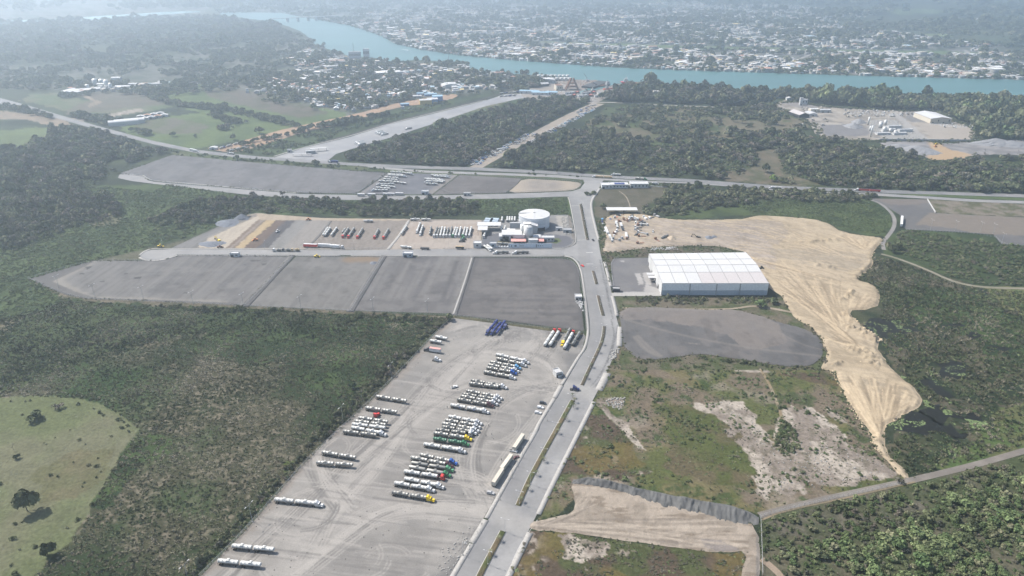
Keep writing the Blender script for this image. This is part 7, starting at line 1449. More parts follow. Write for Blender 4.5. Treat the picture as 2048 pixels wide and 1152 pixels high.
for i in range(4): o = link('white_barrier', B().box(-3, 3, -.4, .4, 0, .9, 0, .2, .15).mesh('white_barrier', 'roof_white')); o.location = P(*C6(770 + i * 55, 222 + i * 3)); tag(o, 'white barrier block, %s from the left right of the offices' % ordn[i], 'barrier', 'white barriers')
building(C6(368, 600), 38, 11, 5, 0, 'long open shed with bright white roof above the scrapyard', posts=True, cat='open shed', name='open_shed')
# fuel station on the truck strip
building((638, 303), 26, 5, 5, 22, 'long white fuel station canopy on the truck strip', posts=True, cat='canopy', name='canopy'); building((622, 308), 15, 7, 4.5, 20, 'white fuel station shop with dark windows', windows=6, doors=1); building((579, 305), 7, 5, 4, 10, 'small white kiosk at the left of the fuel station', windows=0, doors=1); building((604, 313), 30, 3, 3.5, 0, 'low grey roofed pump shelter near the highway', 'wall_grey', 'roof_grey', posts=True, cat='shelter', name='pump_shelter')
building((426, 299.5), 12, 8, 3, 0, 'white roofed hut at the mouth of the red dirt road', 'wall_white', windows=0, doors=1, kind='gable')
# north-west
for i, (x, w_) in enumerate(((225, 24), (240, 24))): building((218 + i * 12, 252 - i * 2), 17, 52, 6, -62, 'white barrel roofed shed, %s of the pair by the highway' % ('left' if i == 0 else 'right'), windows=0, doors=1, kind='barrel', rh=3.5, group='barrel roofed sheds')
building((252, 246), 22, 12, 5, 12, 'white office wing in front of the barrel roofed sheds', windows=5, doors=1)
for i in range(9): building((276 + (i % 5) * 12 + i, 243 - (i % 5) * 2.2 - (i // 5) * 6), 14, 9, 4, 14, 'small workshop shed with pale or rust roof behind the barrel roofed sheds', 'wall_grey', ('roof_rust', 'roof_white', 'roof_grey')[i % 3], windows=0, doors=1, kind='gable', group='workshop sheds')
for i, (x, y, r, h) in enumerate(((191, 168, 5.5, 16), (204, 167, 5.5, 14), (214, 172, 5, 18), (222, 174, 4, 13), (176, 176, 4.5, 12))): vtank((x, y + 4), r, h, 'hazy grain silo of the far left silo plant, %s counting from the left' % ordn[i], 'silo_steel', group='grain silos', cone=.5, name='silo', cat='silo')
for i, (x, y, w_, d_, h_) in enumerate(((205, 176, 26, 18, 9), (233, 168, 22, 14, 15), (245, 178, 34, 14, 6), (190, 181, 24, 12, 5), (262, 172, 28, 12, 5))): building((x, y), w_, d_, h_, 4, 'hazy pale hall of the far left silo plant, %s counting from the left' % ordn[i], 'wall_white', 'roof_white', windows=0, doors=2, kind='ridge', group='silo plant halls')
for i in range(3): building((125 + i * 13, 187 + i * .5), 17, 60, 5, -30, 'long pale poultry shed roof in the hazy left distance, %s counting from the left' % ordn[i], 'wall_white', 'roof_white', windows=0, doors=1, kind='ridge', rh=2, group='long sheds in the left distance')
# quarry yard
building((1881, 247), 41, 62, 9, 0, 'big white roofed shed with tan walls in the quarry yard', 'wall_cream', 'roof_white', windows=2, doors=2, kind='gable', rh=3); building((1481, 210), 29, 24, 5, 0, 'open barn with white gable roof by the river trees', 'black_gap', 'roof_white', windows=0, doors=0, kind='gable', rh=4)
building((1608, 236), 22, 38, 6, 12, 'grey roofed open hangar at the quarry gate', 'black_gap', 'warm_roof', windows=0, doors=0, kind='gable', rh=4); building((1626, 233), 16, 24, 5, 0, 'pale roofed shed beside the grey hangar', 'wall_white', 'roof_grey', windows=0, doors=1, kind='gable'); building((1630, 225), 18, 14, 6, 0, 'cream block behind the grey hangar', 'wall_cream', 'roof_white', windows=2, doors=1); building((1651, 225.5), 22, 12, 5, 0, 'long low shelter at the back of the quarry yard', 'wall_grey', 'roof_white', windows=0, doors=2)
building((1602, 211), 6, 6, 15, 0, 'tall white batching tower among the river trees', windows=0, doors=1, cat='tower', name='batching_tower'); building((1609, 209), 12, 8, 10, 0, 'white block attached to the batching tower', windows=2, doors=0); building((1580, 201), 14, 10, 5, 0, 'white roofed house by the river trees', windows=2, doors=1, kind='gable')
def cone(c, r, h, label, m='grey_pile', cat='gravel pile', seed=0, sy=1.0):
    if m not in M: M[m] = mat(m, {'grey_pile': (.20, .20, .205), 'blue_pile': (.13, .14, .16), 'tan_pile': (.33, .27, .2)}[m], .95, noise=[(.5, .85, 1.15)])
    rs_ = np.random.RandomState(seed); n = 26; V = []; Fc = []
    for j in range(7):
        t = j / 6
        for i in range(n): a = 2 * pi * i / n; rr = r * (1 - t) * (1 + .10 * sin(a * 3 + seed) + .05 * rs_.normal()) + .05; V.append((cos(a) * rr, sin(a) * rr * sy, h * (1 - (1 - t) ** 1.15) if t < 1 else h))
    for j in range(6):
        for i in range(n): Fc.append((j * n + i, j * n + (i + 1) % n, (j + 1) * n + (i + 1) % n, (j + 1) * n + i))
    o = link('material_pile', meshdata('material_pile', V, Fc, M[m])); o.location = P(*c); o.location.z = .1; tag(o, label, cat); return o
cone((1706, 254), 17, 8.5, 'dark grey gravel cone in the quarry yard', seed=1); cone((1718, 245), 14, 7.5, 'paler grey gravel cone behind the dark one', seed=2); cone((1800, 297), 34, 8, 'broad dark gravel heap below the quarry wall', sy=.6, seed=3); cone((1832, 302), 36, 9, 'light grey gravel heap above the orange dirt', seed=4, sy=.8); cone((1990, 288), 40, 10, 'grey gravel bank on the far right gravel yard', seed=5, sy=.5); cone((2020, 290), 36, 8, 'second gravel bank at the right photo edge', seed=6, sy=.5)
cone(C6(1042, 940), 7, 4.2, 'small brown sand cone beside the rusty tank trailer', 'tan_pile', seed=7); cone(C6(1545, 930), 6.5, 3.6, 'blue grey gravel pile on the sand, larger one', 'blue_pile', seed=8); cone(C6(1612, 918), 5, 2.8, 'blue grey gravel pile on the sand, smaller one', 'blue_pile', seed=9)
cone((484, 437), 9, 6, 'black gravel pile at the tip of the construction lot', 'blue_pile', seed=10, sy=.8); cone((455, 446), 14, 4, 'long black gravel pile on the construction lot', 'blue_pile', seed=11); cone((425, 488), 15, 2.6, 'low black gravel pile beside the excavator', 'blue_pile', seed=12, sy=.6); cone((747, 526), 4, 1.6, 'small dark pile beside the orange patch', 'blue_pile', seed=13)
QP = [((x, y), r, h) for x, y, r, h in ((1760, 256, 3.2, 11), (1770, 250, 2.6, 9), (1768, 263, 3.4, 8), (1780, 265, 2.6, 7), (1790, 268, 3, 6), (1736, 250, 1.6, 15), (1740, 262, 2, 9), (1741, 274, 1.4, 20))]
for i, (c, r, h) in enumerate(QP): vtank(c, r, h, 'batching plant vessel in the quarry yard, %s of eight' % ordn[i], 'silo_steel', group='batching plant vessels', cone=.5, name='plant_vessel', cat='vessel')
for i in range(5): building((1768 + i * 11, 270 - (i % 3) * 6), 26, 8, 3 + i % 3, 8, 'low concrete bin or slab structure in the batching plant', 'wall_white', 'roof_grey', windows=0, doors=0, group='concrete bins', name='concrete_bin', cat='bin')
rq = random.Random(5)
for i in range(46):
    c = (rq.uniform(1690, 1790), rq.uniform(220, 233)) if i < 26 else (rq.uniform(1800, 1830), rq.uniform(226, 232)) if i < 32 else (rq.uniform(1600, 1665), rq.uniform(236, 250)) if i < 40 else (rq.uniform(1880, 1945), rq.uniform(248, 254)); c = (c[0], c[1])
    o = tractor(c, rq.uniform(0, 6), (W_, W_, 'grey_metal', 'beige_roof')[i % 4], 'white or grey truck parked at the back of the quarry yard', 'long' if i % 2 else 'flat', 'trucks in the quarry yard')
# harbour
building((1094, 167), 42, 20, 7, -4, 'white barrel vaulted warehouse by the harbour', windows=10, doors=1, kind='barrel', rh=4); building((905, 177), 48, 30, 5, 18, 'arched white warehouse at the town edge', windows=0, doors=1, kind='barrel', rh=6); building((800, 152), 36, 34, 5, 10, 'pale vaulted hall in the riverside town', windows=0, doors=1, kind='barrel', rh=6); building((1011, 171), 18, 12, 9, 0, 'plain white cube shaped building left of the harbour', windows=0, doors=1)
for i in range(16): vtank((1078 + (i % 8) * 8.2 + (i // 8) * 3, 156 + (i // 8) * 5.5), 4.8, 8, 'white oil tank of the riverside tank farm, %s row' % ('back' if i < 8 else 'front'), 'white_tank', group='oil tanks by the river, %s row' % ('back' if i < 8 else 'front'), cone=.1)
for i, (x, y, w_) in enumerate(((1058, 187.5, 46), (1080, 190.5, 40), (1102, 190, 28))): building((x, y), w_, 14, 6, -9, 'long pale blue roofed harbour shed, %s one from the left' % ordn[i], 'wall_white', 'roof_blue', windows=3, doors=1, kind='ridge', group='blue roofed harbour sheds')
building((852, 210), 26, 16, 10, 12, 'yellow ended shed at the red dirt road end', 'wall_yellow', 'roof_white', windows=0, doors=1, kind='ridge'); building((866, 208), 22, 20, 10, 12, 'white and blue shed beside the yellow one', 'wall_blue', 'roof_white', windows=0, doors=1, kind='ridge'); building((876, 203), 22, 20, 11, 12, 'dark blue shed at the red dirt road end', 'wall_blue', 'roof_blue', windows=0, doors=1, kind='ridge')
for i, (x, y, w_) in enumerate(((810, 212, 18), (830, 196, 30), (850, 190, 36), (842, 186, 30), (862, 192, 28))): building((x, y), w_, 9, 4, 14, 'long low shed near the red dirt road end, %s counting from the left' % ordn[i], ('wall_blue', 'wall_grey')[i % 2], ('roof_blue', 'roof_white')[i % 2], windows=0, doors=1, kind='ridge', group='low sheds at the red dirt road end')
building((1078, 174), 55, 14, 6, 24, 'long dark harbour hall behind the docks', 'black_gap', 'roof_grey', windows=0, doors=0, kind='ridge', rh=3)
q0 = P(1175, 177); q1 = P(1204, 167); o = link('quay', B().box(0, (q1 - q0).length + 10, -16, 16, -.5, 4.5).mesh('quay', 'chassis_black')); o.location = (q0.x, q0.y, .4); o.rotation_euler = (0, 0, atan2((q1 - q0).y, (q1 - q0).x)); tag(o, 'dark quay pier sticking into the harbour basin', 'quay')
def ship(c, deg, L, hull, top, label, cat='ship', bridge=.2):
    p = P(*c); o = empty('ship', (p.x, p.y, .5), radians(deg), label, cat); w_ = L * .085
    put(o, 'hull', B().prof([(-L / 2, 0), (L * .42, 0), (L / 2, L * .07), (L * .38, L * .075), (L * .2, L * .05), (-L / 2, L * .05)], -w_, w_).mesh('hull', hull)); put(o, 'deck', B().box(-L * .48, L * .2, -w_ * .9, w_ * .9, L * .05, L * .055).mesh('deck', 'rust'))
    for i in range(4): k = 1 - i * .12; put(o, 'superstructure_level', B().box(L * bridge - L * .09 * k, L * bridge + L * .09 * k, -w_ * .9 * k, w_ * .9 * k, L * .055 + i * L * .035, L * .055 + (i + 1) * L * .035 - .2).mesh('superstructure_level', top))
    put(o, 'mast', B().tube((L * bridge, 0, L * .19), (L * bridge, 0, L * .27), .8, n=5).mesh('mast', top)); put(o, 'deck_crane', B().tube((-L * .25, 0, L * .05), (-L * .25, 0, L * .14), 1.4, n=6).tube((-L * .25, 0, L * .13), (-L * .4, 3, L * .2), .9, n=4).mesh('deck_crane', 'chassis_black')); return o
ship((1268, 168), 172, 68, 'red_paint', 'white_paint', 'large red hulled offshore ship with white superstructure', bridge=.3); ship((1201, 173.5), 30, 55, 'chassis_black', 'grey_metal', 'dark barge moored in the harbour basin', bridge=.38); ship((1180, 183), 20, 32, 'chassis_black', 'white_paint', 'smaller workboat in the harbour basin', 'boat'); ship((1222, 178), 28, 42, 'red_paint', 'grey_metal', 'red and grey barge behind the basin', bridge=-.3); ship((1194, 191), 12, 22, 'roof_red', 'white_paint', 'small red boat laid up beside the basin', 'boat')
p = P(1144, 179); o = empty('steel_pyramid', (p.x, p.y, .3), 0, 'brown triangular steel frame standing in the dockyard', 'steel frame')
for s in ((-1, -1), (1, -1), (1, 1), (-1, 1)): put(o, 'leg', B().tube((s[0] * 15, s[1] * 12, 0), (s[0] * 2.5, s[1] * 2.5, 26), 2.2, n=5).mesh('leg', 'rust'))
put(o, 'brace', B().box(-12, 12, -9, 9, 6, 8).box(-8, 8, -6, 6, 14, 16).mesh('brace', 'rust'))
def crane(c, h, label, lean=6):
    p = P(*c); o = empty('crane', (p.x, p.y, .3), 0, label, 'crane'); put(o, 'crane_base', B().box(-3, 3, -3, 3, 0, 5).mesh('crane_base', 'grey_metal')); put(o, 'crane_boom', B().tube((0, 0, 4), (-lean, 0, h), .8, n=4, r2=.5).mesh('crane_boom', 'grey_metal'))
crane((1175, 163), 20, 'tall leaning crane at the harbour quay', 9); crane((1718, 202), 30, 'thin crane mast above the river trees', -3); crane((897, 124), 50, 'thin lattice mast at the river bend', 0); crane((708, 112), 40, 'thin mast beside the apartment towers', 0); crane((806, 218), 16, 'small crane beside the red dirt road', 10)
building((1119, 181), 16, 24, 11, 10, 'tall scaffolded platform module in the dockyard', 'wall_cream', 'rust', windows=3, doors=1); building((1313, 196), 14, 14, 14, 0, 'yellowish platform module among the trees', 'wall_cream', 'roof_white', windows=2, doors=1)
for i in range(14): building((1135 + (i % 7) * 11 + (i // 7) * 5, 189 + (i // 7) * 6 - (i % 3)), 12, 7, 4, i * 31 % 90, 'small container or hut in the dockyard clutter', ('wall_white', 'wall_grey', 'rust')[i % 3], ('roof_white', 'roof_grey', 'roof_red')[i % 3], windows=0, doors=1, group='dockyard huts', name='dock_hut', cat='hut')
# bridge over the far river bend
a, b = P(556, 45), P(632, 41); L_ = (b - a).length; o = empty('road_bridge', (a.x, a.y, 0), atan2((b - a).y, (b - a).x), 'distant road bridge crossing the hazy river bend', 'bridge'); put(o, 'bridge_deck', B().box(-30, L_ + 120, -6, 6, 17, 20).mesh('bridge_deck', 'wall_grey'))
for x in (.25, .52, .8, 1.0): put(o, 'pier', B().box(L_ * x - 5, L_ * x + 5, -7, 7, 0, 17).mesh('pier', 'wall_grey'))
for i, (x, y, h) in enumerate(((704, 117, 19), (716, 117, 20), (733, 115, 25))): building((x, y), 19, 14, h, 8, 'pale apartment tower by the river bend, %s of three' % ordn[i], 'wall_white', 'roof_white', windows=5, doors=0, name='apartment_tower', cat='apartment block', group='apartment towers')
p = P(818, 101); o = empty('motor_boat', (p.x, p.y, .5), radians(-30), 'small motor boat with a white wake on the river', 'boat'); put(o, 'hull', B().box(-5, 5, -1.5, 1.5, 0, 1.2, 0, .5, .2).mesh('hull', W_)); put(o, 'cockpit', B().box(-1, 2, -1, 1, 1.2, 2.2, 0, .3, .1).mesh('cockpit', 'dark_glass'))
M['foam'] = mat('foam', (.7, .72, .72), .8); ribbon('boat_wake', '802 98.6, 810 99.8, 817.5 101', [.6, 2.5], .52, M['foam'], None, n_across=1)
# ------------------------------------------------------------------ town houses
HC = [('white', (.54, .535, .52), 8), ('cream', (.40, .36, .30), 4), ('pale grey', (.29, .29, .285), 7), ('terracotta', (.36, .20, .14), 3), ('rusty', (.24, .16, .12), 2), ('yellow', (.6, .47, .2), 1), ('pale blue', (.35, .45, .5), 1)]
HM = {n_: mat('house_' + n_.replace(' ', '_'), c, .8, noise=[(.3, .85, 1.1)], rnd=.12) for n_, c, k in HC}
def house_meshes():
    out = []
    for n_, c, k in HC:
        for v in range(2):
            b = B().box(-5.5, 5.5, -4.5, 4.5, 0, 3.6, 1)
            if v: b.prof([(-5.9, 3.6), (5.9, 3.6), (0, 5.4)], -4.9, 4.9, 0)
            else: b.box(-5.6, 5.6, -4.6, 4.6, 3.6, 3.9, 0).box(-1.5, 4.5, -3.5, 3.5, 3.9, 6.4, 1).box(-1.6, 4.6, -3.6, 3.6, 6.4, 6.7, 0)
            for x in (-3, 0, 3): b.box(x - .6, x + .6, -4.56, -4.5, 1, 2.4, 2)
            out += [(n_, b.mesh('house', [HM[n_], M['wall_white' if n_ in ('white', 'cream') else 'wall_grey'], M['black_gap']]), 'gabled' if v else 'flat')] * k
    return out
HMS = house_meshes(); hr = np.random.RandomState(9)
NB = '470 186, 600 140, 560 118, 620 100, 700 118, 790 130, 935 133, 1010 150, 1040 160, 1000 180, 900 186, 820 196, 720 226, 640 216, 560 190'
FBK = '640 46, 700 56, 793 92, 920 113, 1130 130, 1378 142, 1690 153, 2048 161, 2100 160, 2100 112, 1960 106, 1700 95, 1348 88, 1060 79, 960 74, 860 60, 760 44'
FB2 = '700 30, 1000 20, 1400 22, 1750 60, 1980 92, 1960 102, 1700 94, 1348 86, 1070 78, 900 64, 760 44'
FB3 = '600 8, 1000 0, 1500 4, 1800 30, 1750 58, 1400 22, 1000 20, 700 30'
NW = '-50 60, 300 52, 560 50, 500 62, 200 72, -50 80'; NWT = '120 180, 330 168, 420 172, 300 182, 180 188'
pts = []
for zt, sp, mk in ((NB, 16.5, nz(60, .44, 71)), (FBK, 14.5, nz(110, .42, 73)), (FB2, 20, nz(160, .42, 75)), (FB3, 36, nz(300, .46, 77)), (NW, 60, nz(300, .5, 79)), (NWT, 22, nz(60, .46, 81))):
    q = bluep(zt, sp, int(sp * 7), 0, mk, [polyw(RIV), polyw('1050 81, 1348 90, 1700 98, 1960 103, 1960 110, 1700 106, 1348 98, 1060 86')] + ROADS[1:4]); pts.append(q)
hp = np.concatenate(pts); u = UNP(hp); ok = (u[:, 0] > 5) & (u[:, 0] < 2043) & (u[:, 1] > 4); dist = np.hypot(hp[:, 0], hp[:, 1]) + np.where(ok, 0, 1e5); idx = np.argsort(dist)
NIND = 290
for j in idx[:NIND]:
    n_, me, kd = HMS[hr.randint(len(HMS))]; o = link('house', me); o.location = (hp[j, 0], hp[j, 1], .3); o.rotation_euler = (0, 0, hr.choice([.25, 1.82]) + hr.normal() * .12); s_ = hr.uniform(.6, 1.15); o.scale = (s_, s_ * hr.uniform(.8, 1.5), hr.uniform(.9, 1.4))
    near = UNP(hp[j:j + 1])[0]; pl = 'near riverside town' if near[0] < 1060 and near[1] > 118 else 'town across the river'
    tag(o, 'small %s %s roofed house in the %s' % (n_, 'gable' if kd == 'gabled' else 'flat', pl), 'house', '%s %s houses in the %s' % (n_, kd, pl))
rest = idx[NIND:]; V = []; Fc = []; C = []
for j in rest:
    n_, c, k = HC[hr.choice(7, p=np.array([8, 4, 7, 3, 2, 1, 1]) / 26)]; s_ = hr.uniform(.6, 1.25); a = hr.choice([.25, 1.82]) + hr.normal() * .15; w_, d_, h_ = 5.5 * s_, 4.5 * s_ * hr.uniform(.8, 1.6), 3.8 * hr.uniform(.9, 2.0); k0 = len(V)
    big = hr.uniform() < .03
    if big: w_ *= 2.6; d_ *= 2; h_ *= 1.5
    for z, cc_ in ((0, (.34, .33, .31)), (h_, (.34, .33, .31)), (h_, c)):
        for sx, sy in ((-1, -1), (1, -1), (1, 1), (-1, 1)): x, y = sx * w_, sy * d_; V.append((hp[j, 0] + x * cos(a) - y * sin(a), hp[j, 1] + x * sin(a) + y * cos(a), z + .3)); C.append(cc_)
    Fc += [(k0 + i, k0 + (i + 1) % 4, k0 + 4 + (i + 1) % 4, k0 + 4 + i) for i in range(4)] + [(k0 + 8, k0 + 9, k0 + 10, k0 + 11)]
M['far_house'] = mat('far_house', (0, 0, 0), .8, attr=True, noise=[(.1, .9, 1.1)]); tag(link('distant_houses', meshdata('distant_houses', V, np.array(Fc, np.int32), M['far_house'], np.array(C))), kind='stuff')
print('HOUSES', len(hp))
# larger roofs across the river
for i, (x, y, w_, c) in enumerate(((1170, 117, 36, 'roof_white'), (1570, 138, 40, 'roof_white'), (1665, 136, 26, 'warm_roof'), (1710, 141, 26, 'roof_rust'), (1940, 152, 44, 'wall_cream'), (1000, 79, 60, 'roof_white'), (960, 66, 90, 'warm_roof'), (1480, 36, 90, 'roof_white'), (1560, 74, 60, 'roof_grey'), (1910, 39, 60, 'roof_white'), (1960, 40, 50, 'roof_white'), (410, 50, 100, 'roof_white'), (270, 47, 60, 'roof_white'), (808, 63, 40, 'wall_yellow'), (1130, 60, 70, 'roof_white'), (1050, 122, 50, 'roof_grey'), (1095, 124, 40, 'roof_grey'))):
    building((x, y), w_ * .65, w_ * .3, 6, 5, 'large %s roofed hall standing out in the far town' % ({'roof_white': 'white', 'warm_roof': 'pale', 'roof_rust': 'rusty', 'wall_cream': 'cream', 'roof_grey': 'grey', 'wall_yellow': 'yellow'}[c]), 'wall_white', c, windows=3, doors=1, kind='barrel' if i in (0, 1) else 'ridge', rh=3, group='large halls in the far town')
# ------------------------------------------------------------------ lamps, fences, saplings, small things
LP = B().tube((0, 0, 0), (0, 0, 9.2), .11, n=6, r2=.07).mesh('pole', 'grey_metal'); LA = B().tube((0, 0, 9.1), (1.9, 0, 9.5), .06, n=4).mesh('arm', 'grey_metal'); LH = B().box(1.6, 2.6, -.2, .2, 9.42, 9.56, 0, .1, .05).mesh('lamp_head', 'roof_white'); LB = B().box(-.3, .3, -.3, .3, 0, .35).mesh('footing', 'kerb')
def lamp(c, deg, label, two_=False, group=None, s=1.0, z=.3):
    p = P(*c); o = empty('street_lamp', (p.x, p.y, z), radians(deg), label, 'street lamp', group); o.scale = (s, s, s); put(o, 'pole', LP); put(o, 'footing', LB)
    for k in ((0, pi) if two_ else (0,)): put(o, 'arm', LA, rz=k); put(o, 'lamp_head', LH, rz=k)
ml = [(1163, 420), (1171, 455), (1188, 552), (1201, 610), (1207, 668), (1196, 704), (1181, 736), (1141, 811), (1131, 838), (1110, 868), (1088, 921), (1061, 969), (1039, 1008), (1010, 1064), (976, 1129)]
for i, c in enumerate(ml): lamp(c, 160, 'double armed street lamp on the boulevard median, %s from the far end' % (ordn + ['fourteenth', 'fifteenth'])[i], True, 'median street lamps')
for i, c in enumerate([(1160, 712), (1094, 842), (1058, 889), (1045, 916), (1035, 933), (1024, 956), (1000, 1000), (926, 1111)]): lamp(c, -25, 'street lamp on the pavement beside the yard, %s from the far end' % ordn[i], False, 'pavement street lamps')
for i, c in enumerate([(118, 575), (190, 594), (287, 597.5), (386.5, 608), (487, 612), (602, 617), (746.7, 622), (855, 625.5), (686, 843), (504.8, 1044), (378, 1165), (783, 757)]): lamp(c, 70, 'tall floodlight pole on the southern or western fence, %s counting from the left' % ordn[i], True, 'floodlight poles round the lots', 1.35, .1)
for i, c in enumerate([(1860.6, 459), (1909.5, 462), (1960, 464.5), (1986, 468), (2003, 487)]): lamp(c, 90, 'tall floodlight pole beside the far right lot, %s from the left' % ordn[i], True, 'floodlight poles at the right lot', 1.3, .1)
for i, c in enumerate([(325, 498), (430, 498), (530, 498.5), (608, 499), (708, 499.5), (898, 498.5), (640, 389), (760, 390), (480, 377), (975, 389)]): lamp(c, 90, 'street lamp along a side road, %s counting from the left' % ordn[i], False, 'side road street lamps', 1.0, .1)
def fence(line, label, step=3.2, h=2.1, m='grey_metal', cat='fence'):
    L = smooth_line(polyw(line), 1); s = np.r_[0, np.cumsum(np.hypot(*np.diff(L, axis=0).T))]; n = max(2, int(s[-1] / step)); q = np.linspace(0, s[-1], n); X = np.interp(q, s, L[:, 0]); Y = np.interp(q, s, L[:, 1])
    o = empty('fence', (X[0], Y[0], 0), 0, label, cat); b = B(); r = B()
    for i in range(n):
        x, y = X[i] - X[0], Y[i] - Y[0]; b.box(x - .09, x + .09, y - .09, y + .09, 0, h)
        if i: 
            x0, y0 = X[i - 1] - X[0], Y[i - 1] - Y[0]; d = math.hypot(x - x0, y - y0); nx, ny = -(y - y0) / d * .02, (x - x0) / d * .02
            for z in (.5, 1.1, 1.7, 2.05): 
                k = len(r.v); r.v += [(x0 + nx, y0 + ny, z), (x + nx, y + ny, z), (x + nx, y + ny, z + .07), (x0 + nx, y0 + ny, z + .07), (x0 - nx, y0 - ny, z), (x - nx, y - ny, z), (x - nx, y - ny, z + .07), (x0 - nx, y0 - ny, z + .07)]; r.f += [(k, k + 1, k + 2, k + 3), (k + 7, k + 6, k + 5, k + 4), (k + 3, k + 2, k + 6, k + 7), (k, k + 4, k + 5, k + 1)]; r.m += [0] * 4
    tag(put(o, 'fence_posts', b.mesh('fence_posts', m)), kind='stuff'); tag(put(o, 'fence_wires', r.mesh('fence_wires', m)), kind='stuff')
for q, lab in (('56 558, 130 590, 171 599, 250 602, 393 608, 487 613, 700 624, 906 632', 'wire fence along the front edge of the lower gravel lots'), ('56 558, 185 521, 300 522', 'wire fence at the pointed west end of the lower gravel lots'), ('906 632, 1018 648, 1086 656, 1167 667', 'wire fence between dark gravel lot and truck yard'), ('905 636, 868 670, 798 746, 716 826, 630 906, 598 939, 485 1068, 399 1154', 'wire fence along the west side of the truck yard'),
               ('356 512, 479 513, 585 513.6', 'wire fence behind the lower left gravel lot'), ('592 513.6, 765 514.2', 'wire fence behind the second lower gravel lot'), ('947 515.5, 1125 517, 1146 524, 1157 540, 1161 560, 1168 600, 1172 660', 'wire fence round the darkest gravel lot'), ('585 512, 540 561, 488 613', 'fence on the first gravel bank'), ('768 513, 736 565, 700 624', 'fence on the second gravel bank'),
               ('245 350, 284 352, 310 365, 480 380, 714 389', 'wire fence below the upper gravel lot'), ('776 346, 714 389', 'wire fence left of the asphalt park'), ('919 350, 867 389.5, 1015 386.5, 1145 381.5, 1160 375, 1164 367, 1155 363, 1043 357, 919 350', 'wire fence round the upper gravel and oval dirt lots'), ('983 498.3, 1102 498.3, 1130 497, 1146 489, 1150 478, 1143 440', 'dark fence round the plant corner'), ('664 499, 780 499', 'wire fence in front of the left dirt park'), ('888 499, 958 499', 'wire fence in front of the right dirt park'), ('1236 516, 1224 522, 1222 540, 1227 573', 'wire fence round the warehouse apron'),
               ('1519 1034, 1600 1013, 1700 990, 1800 969', 'wire fence along the dirt track'), ('1521 1036, 1523 1080, 1525 1150', 'wire fence down the right side of the beige terrace'), ('1813 460, 1987 470, 2003 489, 2048 493', 'wire fence below the far right lot')): fence(q, lab)
a, b = P(1854.5, 400), P(1870.5, 426); o = link('boundary_wall', B().box(0, (b - a).length, -.2, .2, 0, 2).mesh('boundary_wall', 'wall_white')); o.location = a; o.rotation_euler = (0, 0, atan2((b - a).y, (b - a).x)); tag(o, 'short white wall at the far right gravel lot', 'wall')
box_trailer((1803, 450), (1804.5, 433), W_, W_, 'long white container hut at the corner of the far right lot', H=4)
a, b = P(1758, 281.5), P(1951, 283); o = link('quarry_wall', B().box(0, (b - a).length, -.4, .4, 0, 3.5).mesh('quarry_wall', 'wall_grey')); o.location = a; o.rotation_euler = (0, 0, atan2((b - a).y, (b - a).x)); tag(o, 'long dark boundary wall in front of the quarry yard', 'wall')
SAP = [(1161.5 + 13 * t + 1.2, 412 + 66 * t) for t in np.linspace(0, 1, 13)]
for i, c in enumerate(SAP): tree_obj(P(*c), 1.1, 3.2, BUSH[i % 3], TRUNK[0], 'young tree in the upper boulevard median, %s from the junction' % ordn[i], 'young trees in the upper median', z=.4)
PALM = None
def palm_mesh():
    V = []; Fc = []
    for i in range(9):
        a = i * 2 * pi / 9; 
        for j in range(3):
            r0, r1 = j * .75, (j + 1) * .75; z0, z1 = 3 + .5 * sin(j * .9) - j * j * .1, 3 + .5 * sin((j + 1) * .9) - (j + 1) ** 2 * .13; w0, w1 = .26 * (1 - j * .2), .26 * (1 - (j + 1) * .28); k = len(V)
            ca, sa = cos(a), sin(a); V += [(ca * r0 - sa * w0, sa * r0 + ca * w0, z0), (ca * r0 + sa * w0, sa * r0 - ca * w0, z0), (ca * r1 + sa * w1, sa * r1 - ca * w1, z1), (ca * r1 - sa * w1, sa * r1 + ca * w1, z1)]; Fc.append((k, k + 1, k + 2, k + 3))
    return meshdata('fronds', V, np.array(Fc, np.int32), M['leaf'], np.ones((len(V), 3)))
PF = palm_mesh(); PT = B().tube((0, 0, 0), (0, 0, 3.1), .16, n=6, r2=.11).mesh('trunk', 'bark')
for i, c in enumerate(((1145, 796), (1149, 805), (1147, 816), (1131, 841), (1115, 867), (1087, 924), (1072, 951), (1056, 980), (1042, 1004), (1204, 690), (1196, 706), (1182, 735), (1172, 757), (998, 1082), (982, 1110))):
    p = P(*c); o = empty('palm_tree', (p.x, p.y, .4), i * 1.3, 'small young palm on the boulevard median, %s in line' % (ordn + ['fourteenth', 'fifteenth'])[i], 'palm', 'young palms on the median'); put(o, 'fronds', PF); put(o, 'trunk', PT)
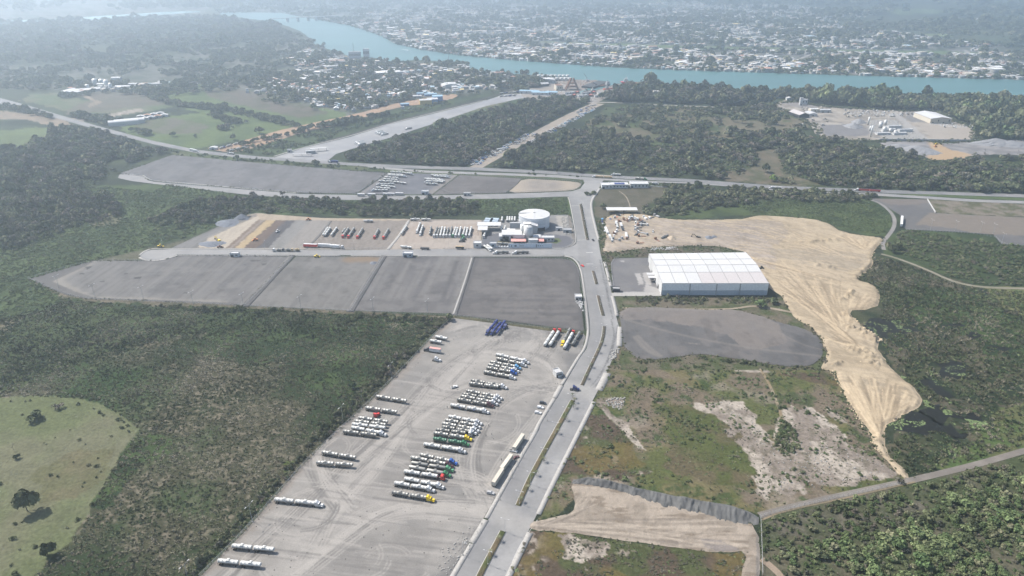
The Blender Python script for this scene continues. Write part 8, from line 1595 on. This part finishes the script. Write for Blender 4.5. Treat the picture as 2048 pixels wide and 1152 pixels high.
# rubble and litter in the yard corners
def litter(name, zone_, n, r, m, seed):
    rs_ = np.random.RandomState(seed); w = polyw(zone_); p = np.column_stack([rs_.uniform(w[:, 0].min(), w[:, 0].max(), n * 3), rs_.uniform(w[:, 1].min(), w[:, 1].max(), n * 3)]); p = p[inpoly(p, w)][:n]; V = []; Fc = []
    for a in p:
        s_ = rs_.uniform(.3, 1) * r; k = len(V)
        for z in (0, s_ * .8):
            for t in range(4): V.append((a[0] + cos(t * 1.57 + s_ * 9) * s_ * (1 - z * .3), a[1] + sin(t * 1.57 + s_ * 9) * s_ * (1 - z * .3), z + .1))
        Fc += [(k + 4, k + 5, k + 6, k + 7)] + [(k + t, k + (t + 1) % 4, k + 4 + (t + 1) % 4, k + 4 + t) for t in range(4)]
    tag(link(name, meshdata(name, V, np.array(Fc, np.int32), M[m])), kind='stuff')
litter('yard_stones', YARD, 420, .35, 'chassis_black', 1); litter('rubble', '880 1100, 960 1040, 975 1045, 905 1150, 870 1150', 130, .6, 'kerb', 2); litter('rubble', '1150 602, 1166 602, 1168 628, 1158 612', 60, .8, 'roof_white', 3); litter('rubble', '1205 795, 1250 795, 1250 815, 1225 825', 80, .8, 'kerb', 4); litter('rubble', '1222 700, 1240 697, 1232 716, 1218 722', 60, 1.0, 'kerb', 5); litter('rubble', C6 and '1300 497, 1355 494, 1356 500, 1300 501', 70, .9, 'roof_white', 6); litter('rubble', '1120 436, 1136 434, 1142 470, 1130 470', 160, 1.1, 'kerb', 7); litter('field_stones', '1440 805, 1470 803, 1530 870, 1700 900, 1810 950, 1560 985', 300, .5, 'kerb', 8)
litter('sand_lumps', '1690 620, 1722 650, 1765 680, 1750 690, 1700 655', 260, 1.2, 'sand_lump' if 'sand_lump' in M else (pm('sand_lump', (.40, .32, .21), .95) or 'sand_lump'), 9); litter('sand_lumps', '1708 698, 1740 705, 1756 730, 1722 735', 200, 1.3, 'sand_lump', 10); litter('sand_lumps', '1740 740, 1800 760, 1840 800, 1770 845, 1760 870, 1830 810', 160, .8, 'sand_lump', 11)
litter('quarry_clutter', '1735 240, 1790 238, 1850 278, 1790 280, 1740 275', 260, 1.6, 'kerb', 12); litter('quarry_clutter', '1600 212, 1660 216, 1665 226, 1605 224', 120, 1.3, 'chassis_black', 13); litter('quarry_clutter', '1690 220, 1870 226, 1870 234, 1690 230', 220, 1.4, 'grey_metal', 14); litter('quarry_clutter', '1860 246, 1950 252, 1950 258, 1860 250', 120, 1.3, 'roof_white', 15)
litter('scrap_parts', '1212 436, 1300 434, 1310 470, 1240 480, 1215 470', 170, .9, 'rust', 16); litter('scrap_parts', '1212 436, 1300 434, 1310 470, 1240 480, 1215 470', 120, .8, 'chassis_black', 17); litter('scrap_parts', '1312 468, 1410 466, 1412 484, 1312 484', 90, .9, 'rust', 18); litter('sand_lumps', '1700 560, 1745 540, 1745 512, 1752 505, 1738 510, 1735 534, 1690 556', 150, 1.0, 'sand_lump', 19); litter('sand_lumps', '1650 740, 1674 744, 1716 828, 1745 874, 1762 905, 1755 905, 1705 830, 1665 750', 120, .7, 'sand_lump', 20); litter('dock_clutter', '1080 180, 1150 184, 1200 200, 1180 206, 1090 200', 300, 1.8, 'grey_metal', 21); litter('dock_clutter', '1110 162, 1195 160, 1180 174, 1120 176', 160, 1.8, 'rust', 22)
